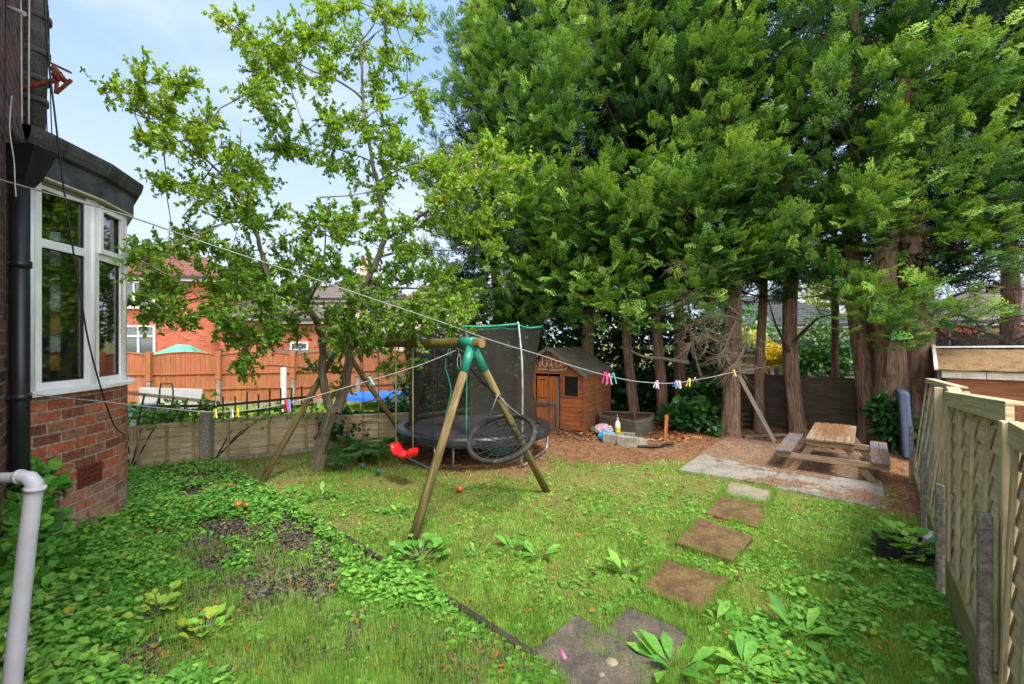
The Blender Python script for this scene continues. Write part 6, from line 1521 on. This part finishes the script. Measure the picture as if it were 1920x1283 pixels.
# edge tufts around slabs
px_, py2 = [], []
for s in STONES+[PATIO]:
    for i in range(4):
        a, b = np.array(s[i]), np.array(s[(i+1)%4]); n = int(np.linalg.norm(b-a)*520*(.35 if s is PATIO else 1)); u = rs.random(n); keep = fbm((a+(b-a)*u[:,None])[:,0], (a+(b-a)*u[:,None])[:,1], 3.0, 51) > .42; q = (a+(b-a)*u[:,None]+rs.normal(0,.025,(n,2)))[keep]; px_ += list(q[:,0]); py2 += list(q[:,1])
x = np.array(px_); y = np.array(py2); k = rs.random(len(x)) > needle_zone(x,y)*.9; x, y = x[k], y[k]; m_ = len(x); az = rs.uniform(0,6.28,m_); ln = rs.uniform(.2,1.1,m_)
hh = rs.uniform(.05,.10,m_)
v_, f_, t_ = inst(BLD, BF, np.stack([x,y,gz(x,y)],1), np.stack([np.cos(az)*ln,np.sin(az)*ln,np.ones(m_)],1), np.stack([-np.cos(az),-np.sin(az),ln],1), np.stack([.005*np.ones(m_),hh,hh],1), None, np.clip(.2+.5*rs.random(m_),0,.95))
tag(mesh_np('edge_grass', v_, f_, M['grass'], None, t_), 'taller grass growing round the stepping stones', 'grass', kind='stuff')

# broad leaved ground cover
WL = np.array([(0,0,0),(-.42,.25,.06),(-.46,.6,.05),(.42,.25,.06),(.46,.6,.05),(0,1,-.08),(0,.45,-.06)], float); WF = np.array([(0,3,6),(3,4,6),(4,5,6),(5,2,6),(2,1,6),(1,0,6)])
WL2 = WL*np.array([.62,1,1]) 
def weeds(n, y0, y1, dens, size, zmax, seed, tl=0, tmpl=WL, mask=None, spread=None):
    x, y = view_scatter(n, y0, y1); k = (rs.random(len(x)) < dens(x, y)) & clear(x, y, .98) & ~pip(x, y, NB)
    if mask is not None: k &= mask(x, y)
    x, y = x[k], y[k]; m_ = len(x); dd = dens(x, y); z = gz(x, y)+rs.random(m_)**1.3*zmax*(.3+.9*dd)*(.6+.8*fbm(x,y,2.0,61)); az = rs.uniform(0,2*np.pi,m_)
    el = rs.uniform(-.35,.35,m_); d = np.stack([np.cos(az),np.sin(az),el],1); nr = rs.normal(0,.34,(m_,3))+[0,-.15,1]
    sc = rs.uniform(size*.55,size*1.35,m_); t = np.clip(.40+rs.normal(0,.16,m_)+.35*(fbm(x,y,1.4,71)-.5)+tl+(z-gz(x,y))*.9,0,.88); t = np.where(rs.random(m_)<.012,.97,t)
    return inst(tmpl, WF, np.stack([x,y,z],1), d, nr, sc, None, t)
def bed_d(x, y):
    pyx = x/y*F+CX; py_ = F*H/y+CY; f = fbm(x, y, 1.6, 81); f2 = fbm(x, y, 3.2, 85)
    left = sstep(330,170,pyx)*sstep(.24,.42,f*.6+f2*.4+.08)
    band = sstep(1030,955,py_)*sstep(.30,.46,f*.6+f2*.4+.03)
    edge = sstep(.75,.25,bedside(x,y))*sstep(.36,.54,f2+.04)*sstep(1190,1110,py_)
    gen = .75*sstep(.48,.60,f2*.6+f*.4)*(1-.75*sstep(1040,1150,py_)*sstep(260,420,pyx))
    return np.clip(np.maximum(np.maximum(left, band), np.maximum(edge*.9, gen)), 0, 1)*np.where(bare(x,y),.12,1)
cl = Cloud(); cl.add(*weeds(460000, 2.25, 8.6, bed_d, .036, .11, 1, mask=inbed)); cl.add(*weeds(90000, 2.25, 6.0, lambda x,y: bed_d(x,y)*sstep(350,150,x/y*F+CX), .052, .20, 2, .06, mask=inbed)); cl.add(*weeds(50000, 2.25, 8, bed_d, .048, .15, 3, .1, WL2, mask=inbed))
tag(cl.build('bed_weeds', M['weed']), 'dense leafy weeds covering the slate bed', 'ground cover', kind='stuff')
def right_d(x, y):
    pyx = x/y*F+CX; py_ = F*H/y+CY; f = fbm(x, y, 1.8, 91); f2 = fbm(x,y,3.4,95)
    a = .85*sstep(1380,1500,pyx-(1060-py_)*.35)*sstep(985,1060,py_)*sstep(.42,.56,f2*.7+f*.3+.02)
    b = .22*sstep(.52,.62,f2)*sstep(7.6,6.5,y)*(x > -.5) + .5*sstep(.50,.6,f)*sstep(900,930,py_)*sstep(1000,960,py_)
    return np.clip(np.maximum(a, b), 0, 1)
cl = Cloud(); cl.add(*weeds(120000, 2.25, 7.6, right_d, .034, .05, 4, .10, mask=outbed)); cl.add(*weeds(14000, 2.25, 4.2, lambda x,y: right_d(x,y)*(x>1.0), .05, .08, 5, .12, mask=outbed))
cl.add(*weeds(50000, 4.0, 8.6, lambda x,y: .5*(1-needle_zone(x,y))*sstep(.47,.58,fbm(x,y,2.4,97)), .035, .035, 6, .16, mask=outbed))
tag(cl.build('lawn_weeds', M['weed']), 'small leafy weeds spreading through the lawn', 'ground cover', kind='stuff')

# conifer needle litter, dead leaves, slate chips
def flat(n, xs, ys, zf, l, w_, mat, tl=(.1,.8), up_=.25, templ=None, zj=.008):
    m_ = len(xs); az = rs.uniform(0,2*np.pi,m_); d = np.stack([np.cos(az),np.sin(az),rs.normal(0,up_*.4,m_)],1); nr = rs.normal(0,up_,(m_,3))+[0,0,1]
    sc = np.stack([w_*rs.uniform(.6,1.5,m_), l*rs.uniform(.5,1.5,m_), l*rs.uniform(.5,1.5,m_)],1)
    return inst(templ[0], templ[1], np.stack([xs,ys,zf+rs.random(m_)*zj],1), d, nr, sc, None, rs.uniform(tl[0],tl[1],m_))
ND = (np.array([(-.5,0,0),(.5,0,0),(0,1,.1)],float), np.array([(0,1,2)]))
CH = (np.array([(-.5,0,0),(.5,.1,.08),(.35,.9,.0),(-.4,1,.1)],float), np.array([(0,1,2),(0,2,3)]))
x = rs.uniform(-2.5,9,120000); y = rs.uniform(5.2,12.5,120000); dn = needle_zone(x,y)*sstep(.28,.5,fbm(x,y,1.5,101)+.08); k = (rs.random(len(x)) < dn) & clear(x,y) & ~pip(x,y,NB)
cl = Cloud(); cl.add(*flat(0,x[k],y[k],gz(x[k],y[k])+.003,.05,.010,None,templ=ND))
# on the patio: drifts
ins = pip(x, y, PATIO); n2_ = fbm(x,y,1.4,111)*.7+fbm(x,y,4,112)*.3; edge = (x-PA.x)*(-wv.y)+(y-PA.y)*wv.x; edge = np.abs(edge)
q = sstep(.40,.52,n2_+.10*sstep(.3,1.4,edge)); x2 = rs.uniform(2,8,300000); y2 = rs.uniform(5.5,11.5,300000); ins = pip(x2,y2,PATIO); x2, y2 = x2[ins], y2[ins]
ed = (x2-PA.x)*A_.x+(y2-PA.y)*A_.y; le = (x2-PA.x)*wv.x+(y2-PA.y)*wv.y; q = .6*sstep(.47,.62,fbm(x2,y2,1.5,111)*.55+fbm(x2,y2,5,112)*.45+.22*sstep(.5,1.6,ed)-.08+.08*sstep(.3,1.4,le)); k = rs.random(len(x2)) < q
cl.add(*flat(0,x2[k],y2[k],.048,.034,.008,None,templ=ND,zj=.012))
tag(cl.build('needle_litter', M['needle']), 'orange brown fallen conifer needles over the ground and patio', 'needles', kind='stuff')
# needles on table and bench
cl = Cloud(); n = 5200; u = rs.normal(.62,.26,n)*1.0; v2 = rs.normal(0,.40,n); k = (u>.04)&(u<1)&(np.abs(v2)<.95); u, v2 = u[k], v2[k]; xx = P0.x+wy.x*1.75*u+wx.x*.31*v2; yy = P0.y+wy.y*1.75*u+wx.y*.31*v2
cl.add(*flat(0,xx,yy,TT+.004,.032,.008,None,templ=ND,zj=.01))
for sg_ in (-1,1):
    n = 500; u = rs.uniform(0,1,n)**1.2; v2 = rs.uniform(-1,1,n); xx = P0.x+wy.x*1.75*u+wx.x*(.61*sg_+.11*v2); yy = P0.y+wy.y*1.75*u+wx.y*(.61*sg_+.11*v2); cl.add(*flat(0,xx,yy,.362,.03,.008,None,templ=ND,zj=.006))
tag(cl.build('table_needles', M['needle']), 'fallen orange needles piled on the picnic table and benches', 'needles', kind='stuff')
# dead leaves
def leafd(x, y):
    pyx = x/y*F+CX; py_ = F*H/y+CY
    a = sstep(960,885,py_)*sstep(.40,.55,fbm(x,y,2.2,121))*(x<2.8)*.8+.035; b = .6*sstep(.52,.62,fbm(x,y,2.4,125))*(bedside(x,y)>0); return np.clip(np.maximum(a,b),0,1)
x, y = view_scatter(26000, 2.3, 11); k = (rs.random(len(x)) < leafd(x,y)*.8) & clear(x,y,1.0) & ~pip(x,y,NB); x, y = x[k], y[k]
cl = Cloud(); cl.add(*flat(0,x,y,gz(x,y)+.012,.042,.028,None,(0,.65),.35,(WL[:,:]*[.9,1,2], WF),.03))
tag(cl.build('fallen_leaves', M['litter']), 'scattered brown fallen leaves on lawn and bed', 'leaves', kind='stuff')
x, y = view_scatter(90000, 2.3, 8.5); k = (bedside(x,y) > .05) & clear(x,y) & ~pip(x,y,NB); x, y = x[k], y[k]
cl = Cloud(); cl.add(*flat(0,x,y,gz(x,y)+.004,.034,.028,None,(0,1),.45,CH,.02)); tag(cl.build('slate_chips', M['slate']), 'grey slate chippings between the weeds', 'gravel', kind='stuff')
x = rs.uniform(-1,4.2,1600); y = rs.uniform(9.6,12.2,1600); k = (fbm(x,y,2.2,131) > .45) & ~pip(x,y,NB); x, y = x[k], y[k]; 
cl = Cloud(); cl.add(*flat(0,x,y,gz(x,y)+.01,.075,.06,None,(.3,1.0),.5,(WL,WF),.03)); tag(cl.build('dry_leaves', M['litter']), 'pale dry leaves and pebbles under the left conifers', 'leaves', kind='stuff')

# ================================================================ ROSETTE PLANTS
DOCK = np.array([(0,0,0),(-.13,.25,.03),(-.19,.6,.05),(.13,.25,.03),(.19,.6,.05),(0,1,-.12),(0,.5,-.0)], float)
def rosette(name, label, c, n, l, h, seed, mat='weed', tl=.45, templ=DOCK, cat='plant', group=None, spread=.1, stems=True):
    r = np.random.default_rng(seed); az = np.linspace(0,2*np.pi,n,endpoint=False)+r.normal(0,.4,n); el = r.uniform(.1,1.0,n)
    z0 = float(gz(c.x,c.y)); t = thing(name, label, cat, (c.x,c.y,z0), 0, group); ls = l*r.uniform(.6,1.25,n)
    base = np.array([c.x,c.y,z0])+np.stack([np.cos(az)*spread*r.random(n), np.sin(az)*spread*r.random(n), r.random(n)*h],1)
    d = np.stack([np.cos(az),np.sin(az),el],1); p0 = base+norm(d)*ls[:,None]*.12; nr = np.stack([-np.cos(az)*el,-np.sin(az)*el,np.ones(n)],1)+r.normal(0,.2,(n,3))
    v_, f_, t_ = inst(templ, WF, p0, d, nr, ls, None, np.clip(tl+r.normal(0,.14,n),0,.93)); mesh_np('leaves', v_, f_, M[mat], t, t_)
    if stems:
        mb = MB()
        for i in range(n): mb.tube([Vector((c.x,c.y,z0-.01)), Vector(p0[i])], [.006,.004], 4, cap=False)
        mb.build('stem', M['green_post'], t)
    return t
GD = 'broad leaved dock plants in the lawn'
docks = [((1262,1262),'large glossy dock plant overlapping the nearest slabs',14,.20,.05),((1345,1175),'upright dock plant right of the chalk flecked slab',9,.17,.06),((1395,1262),'wide dock plant at the bottom right of the slabs',15,.16,.05),
 ((1180,1068),'dock plant in the lawn beside the third stepping stone',12,.17,.04),((1010,1045),'dock plant with a drooping leaf in the middle of the lawn',11,.17,.03),((965,1028),'spreading dock plant left of the drooping one',10,.13,.03),((898,1040),'small pale dock plant near the front log leg',8,.11,.03),
 ((745,965),'small dark dock plant behind the edging',9,.14,.03),((600,938),'broad dock plant near the start of the edging',12,.18,.05),((548,935),'low dock plant beside the far left log leg',10,.17,.04),((1124,968),'pale lone dock plant in front of the first brown slab',7,.12,.03),((1500,1195),'dock plant in the weeds near the right fence',12,.18,.05)]
for i, ((px,py),lb_,n,l,h) in enumerate(docks): rosette('dock_plant', lb_, gp(px,py), n, l, h, 200+i, tl=.55, group=GD)
c = gp(788,1050); rosette('leafy_weed', 'clump of round leaved weeds around the foot of the front log leg', c, 46, .10, .13, 300, tl=.52, templ=WL, spread=.28)
c = gp(745,1092); rosette('leafy_weed', 'second clump of round leaved weeds nearer the edging', c, 34, .09, .09, 301, tl=.45, templ=WL, spread=.25)
CW = True
c = gp(1690,1030); rosette('trough_plants', 'bushy green plants spilling from the dark trough', trough_c, 120, .10, .26, 303, tl=.62, templ=WL, spread=.30)
c = gp(430,1130,0); rosette('yellow_green_weed', 'feathery yellow green weed in the middle of the bed', gp(300,1160), 60, .07, .16, 304, tl=.85, templ=WL, spread=.16)
rosette('yellow_green_weed', 'second yellow green weed nearer the camera in the bed', gp(385,1200), 50, .07, .12, 305, tl=.83, templ=WL, spread=.15)
# dry stalks by the trough
q = gp(1762,1040); mb = MB()
for k in range(26): a = random.uniform(0,6.28); mb.tube([V(q.x,q.y,0)+V(random.uniform(-.08,.08),random.uniform(-.1,.1),0), V(q.x,q.y,0)+V(math.cos(a)*.14,math.sin(a)*.14,random.uniform(.15,.36))], [.004,.002], 3, cap=False)
tag(mb.build('dry_grass_tuft', M['rope_tan'], None), 'tuft of dry straw coloured stalks between the trough and the fence', 'grass tuft')
# ferns
def fern(label, c, n, l, seed):
    r = np.random.default_rng(seed); t = thing('fern', label, 'fern', (c.x,c.y,0), 0, 'ferns beside the apple tree'); cl = Cloud()
    for i in range(n):
        az = r.uniform(0,6.28); L_ = l*r.uniform(.7,1.1); P = [V(c.x,c.y,.02)+V(math.cos(az),math.sin(az),0)*(L_*s)+V(0,0,L_*(1.15*s-1.0*s*s)) for s in np.linspace(0,1,14)]
        for j in range(1,13):
            d = (P[j+1]-P[j-1] if j < 13 else P[j]-P[j-1]).normalized(); sd_ = V(-math.sin(az),math.cos(az),0); s = j/13; w_ = L_*.30*math.sin(math.pi*min(1,s*.85+.15))
            for sg_ in (-1,1):
                o = np.array([P[j]]*3); 
                v_, f_, t_ = inst(DOCK*[1.0,1,1], WF, np.array([P[j]]), np.array([sd_*sg_+d*.35]), np.array([[r.normal(0,.15),r.normal(0,.15),1]]), np.array([w_]), None, np.array([r.uniform(.2,.9)])); cl.add(v_, f_, t_)
    cl.build('fronds', M['fern'], t)
fern('large fern just right of the apple trunk', gp(650,868), 16, .62, 1); fern('fern under the rope ladder', gp(700,862), 16, .58, 2); fern('fern behind the red swing seat', gp(722,838), 15, .6, 3); fern('small fern at the foot of the apple trunk', gp(618,880), 10, .42, 4)
fern('fern against the left boards behind the rope ladder', gp(680,840), 14, .6, 5)

# leafy shrubs, ivy
LL = WL*np.array([.55,1,1])
def shrub(name, label, blobs, lsize, n, mat, seed, cat='shrub', kind=None, group=None, tl=.45, templ=LL, stems=6, lo=(0,0,0)):
    r = np.random.default_rng(seed); b0 = blobs[0]; t = thing(name, label, cat, (b0[0],b0[1],0), 0, group) if kind is None else None
    P = []; Dd = []; T = []
    for (x_, y_, z_, rx, ry, rz_, k) in blobs:
        m_ = int(n*k); u = norm(r.normal(0,1,(m_,3))); ra = r.random(m_)**.45; f_ = 1+.35*np.sin(u[:,0]*5+seed)*np.cos(u[:,2]*6+seed*2); q = np.array([x_,y_,z_])+u*np.array([rx,ry,rz_])*(ra*f_)[:,None]
        q = q[q[:,2] > .02]; u = u[:len(q)]; P.append(q); Dd.append(u[:len(q)]+r.normal(0,.5,(len(q),3))); T.append(tl+r.normal(0,.16,len(q))+.15*u[:len(q),2])
    P = np.concatenate(P); Dd = np.concatenate(Dd); T = np.clip(np.concatenate(T),0,1); m_ = len(P)
    v_, f_, t_ = inst(templ, WF, P, Dd, r.normal(0,.5,(m_,3))+[0,-.4,.8], lsize*r.uniform(.6,1.3,m_), None, T)
    o = mesh_np('foliage' if t else name, v_, f_, M[mat], t, t_)
    if t is None: tag(o, label, cat, kind=kind)
    elif stems:
        mb = MB()
        for i in range(stems):
            bl = blobs[i % len(blobs)]; e = V(bl[0]+random.uniform(-.5,.5)*bl[3], bl[1]+random.uniform(-.5,.5)*bl[4], bl[2]+bl[5]*.4); mb.tube([V(b0[0]+random.uniform(-.08,.08),b0[1],-.02), V(b0[0],b0[1],0).lerp(e,.5)+V(random.uniform(-.1,.1),0,.1), e], [.016,.011,.004], 5, cap=False)
        mb.build('stem', M['dark_twig'], t)
    return t or o
shrub('climbing_weed', 'tall heart leaved bindweed filling the corner below the black downpipe', [(-4.22,3.95,.45,.24,.25,.42,1),(-4.05,3.7,.3,.3,.3,.28,1),(-4.3,4.1,.8,.14,.14,.2,.3),(-3.9,3.4,.18,.35,.3,.16,.8)], .10, 420, 'weed', 41, cat='plant', tl=.38, templ=WL)
q = gp(1672,850); shrub('laurel_shrub', 'dark green glossy shrub in front of the thickest conifer trunk', [(q.x,q.y,.55,.32,.3,.42,1),(q.x-.2,q.y,.85,.2,.2,.22,.5),(q.x+.15,q.y+.05,.35,.3,.25,.3,.6)], .14, 420, 'dark_leaf', 1, templ=LL)
q = gp(1290,812); shrub('laurel_shrub', 'broad leaved green shrub between the left conifer trunks', [(q.x,q.y,.45,.45,.3,.35,1),(q.x+.5,q.y,.4,.4,.3,.3,.9),(q.x+.75,q.y+.2,.85,.4,.3,.35,.8),(q.x-.35,q.y-.1,.42,.25,.2,.18,.4),(q.x+.35,q.y+.2,.9,.35,.3,.3,.6)], .17, 420, 'dark_leaf', 2, tl=.6, templ=WL)
q = gp(1345,818); shrub('laurel_shrub', 'small bright green shrub at the foot of the leaning thin stem', [(q.x,q.y,.2,.28,.2,.2,1)], .10, 260, 'dark_leaf', 3, tl=.75, templ=WL)
# ivy curtain and hedge behind the playhouse and trampoline
ivb = []
for px, Yv, zt_ in ((760,11.6,1.4),(800,12.2,2.0),(850,12.4,2.5),(900,12.6,2.9),(950,12.8,3.3),(1000,13.0,3.5),(1050,13.0,3.5),(1100,13.0,3.4),(1150,12.9,3.3),(1200,12.8,3.2),(1250,12.9,3.0),(1300,13.0,2.7),(1345,13.1,2.0)):
    for zz in np.arange(.3, zt_, .55): p = at(px+random.uniform(-12,12), 700, Yv); ivb.append((p.x, Yv+random.uniform(-.25,.25), zz, .6, .4, .45, 1))
shrub('ivy_hedge', 'dark ivy hedge behind the playhouse and the large trampoline', ivb, .12, 330, 'dark_leaf', 8, cat='ivy', kind='stuff', tl=.22, templ=WL)
ivb = []
for s in np.arange(0,1,.09): p = LFp[2].lerp(LFp[4], s); ivb.append((p.x, p.y+.06, .56+.05*math.sin(s*20), .22, .12, .12, 1)); ivb.append((p.x+.1, p.y-.02, .34, .2, .10, .2, .5))
shrub('ivy', 'dark ivy hanging over the left boards behind the apple tree', ivb, .09, 260, 'dark_leaf', 9, cat='ivy', kind='stuff', tl=.4, templ=WL)
def climb(label, a, b, z0, z1, seed, n=150): 
    bl = [(a.x+(b.x-a.x)*s, a.y+(b.y-a.y)*s+.05, z0+(z1-z0)*random.random(), .16, .08, .13, .25) for s in np.arange(0,1.01,.1)]; shrub('climber', label, bl, .07, n, 'weed', seed, cat='climbing plant', tl=.42, templ=WL)
climb('leafy climber threading the sagging trellis beside the bay', LFp[0], LFp[1], .72, 1.1, 11); climb('thin climber along the foot of the upright slat trellis', LFp[1], LFp[2], .68, .85, 12, 110)
# plants behind trellis, bushes beyond
GB = 'bushes beyond the back fence'
def bush(px, py, Y, r_, label, mat, seed, n=900, ls=.14, tl=.5, squash=.8): q = at(px, py, Y); shrub('bush', label, [(q.x,q.y,max(q.z,.3),r_,r_*.7,r_*squash,1),(q.x+r_*.5,q.y,max(.3,q.z-r_*.3),r_*.7,r_*.6,r_*.6,.6),(q.x-r_*.6,q.y,max(.3,q.z-r_*.4),r_*.6,r_*.5,r_*.5,.5)], ls, n, mat, seed, group=GB, tl=tl, templ=WL)
bush(1318,672,17,.5,'yellow flowered bush seen between the left conifer trunks','yellow_leaf',21,1000,.12,.7)
bush(1400,650,19,1.0,'yellow green bush right of the yellow flowered one','birch_leaf',22,900,.14,.6)
bush(1450,665,17,.5,'small golden bush beyond the leaning plank','yellow_leaf',23,600,.10,.8)
bush(1545,655,16,1.1,'grey green bush behind the split stemmed conifer','dark_leaf',24,1300,.14,.95,.9)
bush(1380,640,22,2.2,'tall green bush far behind the left conifers','dark_leaf',25,1500,.2,.9)
def tree(px, Y, h, r_, label, mat, seed, tl=.6, name='birch_tree', n=2600, ls=.2):
    x_ = (px-CX)/F*Y; r = np.random.default_rng(seed); t = thing(name, label, 'tree', (x_,Y,0), 0, 'trees far behind the houses'); mb = MB(); mb.tube([V(x_,Y,0), V(x_+.1,Y,h*.5), V(x_,Y,h*.92)], [.22,.14,.03], 8)
    bl = []
    for k in range(16):
        z_ = h*(.42+.52*r.random()); a = r.uniform(0,6.28); rr = r_*(1.25-z_/h)*r.uniform(.4,1.3); c_ = V(x_+math.cos(a)*rr, Y+math.sin(a)*rr*.7, z_); mb.tube([V(x_,Y,z_*.75), c_], [.05,.015], 4, cap=False); bl.append((c_.x,c_.y,c_.z,r_*.42,r_*.4,r_*.5))
    mb.build('trunk', M['apple_bark'], t); P = []; 
    for b in bl: u = norm(r.normal(0,1,(n//16,3))); P.append(np.array(b[:3])+u*np.array(b[3:])*(r.random(n//16)**.5)[:,None])
    P = np.concatenate(P); m_ = len(P); v_, f_, t_ = inst(WL, WF, P, r.normal(0,1,(m_,3)), r.normal(0,.5,(m_,3))+[0,-.3,1], ls*r.uniform(.6,1.3,m_), None, np.clip(tl+r.normal(0,.2,m_),0,1)); mesh_np('crown', v_, f_, M[mat], t, t_)
tree(325,38,11,2.2,'pale yellow green birch showing above the brick house roof','birch_leaf',31)
tree(470,40,9.5,2.6,'green tree behind the pebbledashed house','dark_leaf',32,.95,'garden_tree')
tree(1560,36,9,3,'pale green tree far beyond the back fence','birch_leaf',33,.3,'garden_tree')
# fallen apples
for px, py, lb_, s in ((446,961,'larger orange red apple of the touching pair in the bed',.95),(463,962,'smaller orange apple of the touching pair in the bed',.8),(430,925,'single yellow orange apple lying in the weeds of the bed',1.0),(862,925,'half eaten orange apple on the lawn left of the log leg foot',1.0),(190,1126,'shrivelled orange brown apple among the weeds on the left',.8)):
    c = gp(px,py); z_ = float(gz(c.x,c.y))+.045*s+ (.05 if bedside(c.x,c.y)>0 else .01); mb = MB(); mb.lathe([(0,-.034*s),(.028*s,-.034*s),(.045*s,-.016*s),(.048*s,.006*s),(.036*s,.032*s),(.014*s,.038*s),(0,.028*s)], (c.x,c.y,z_), 12); o = mb.build('fallen_apple', M['apple_skin'], None); tag(o, lb_, 'apple', 'windfall apples')
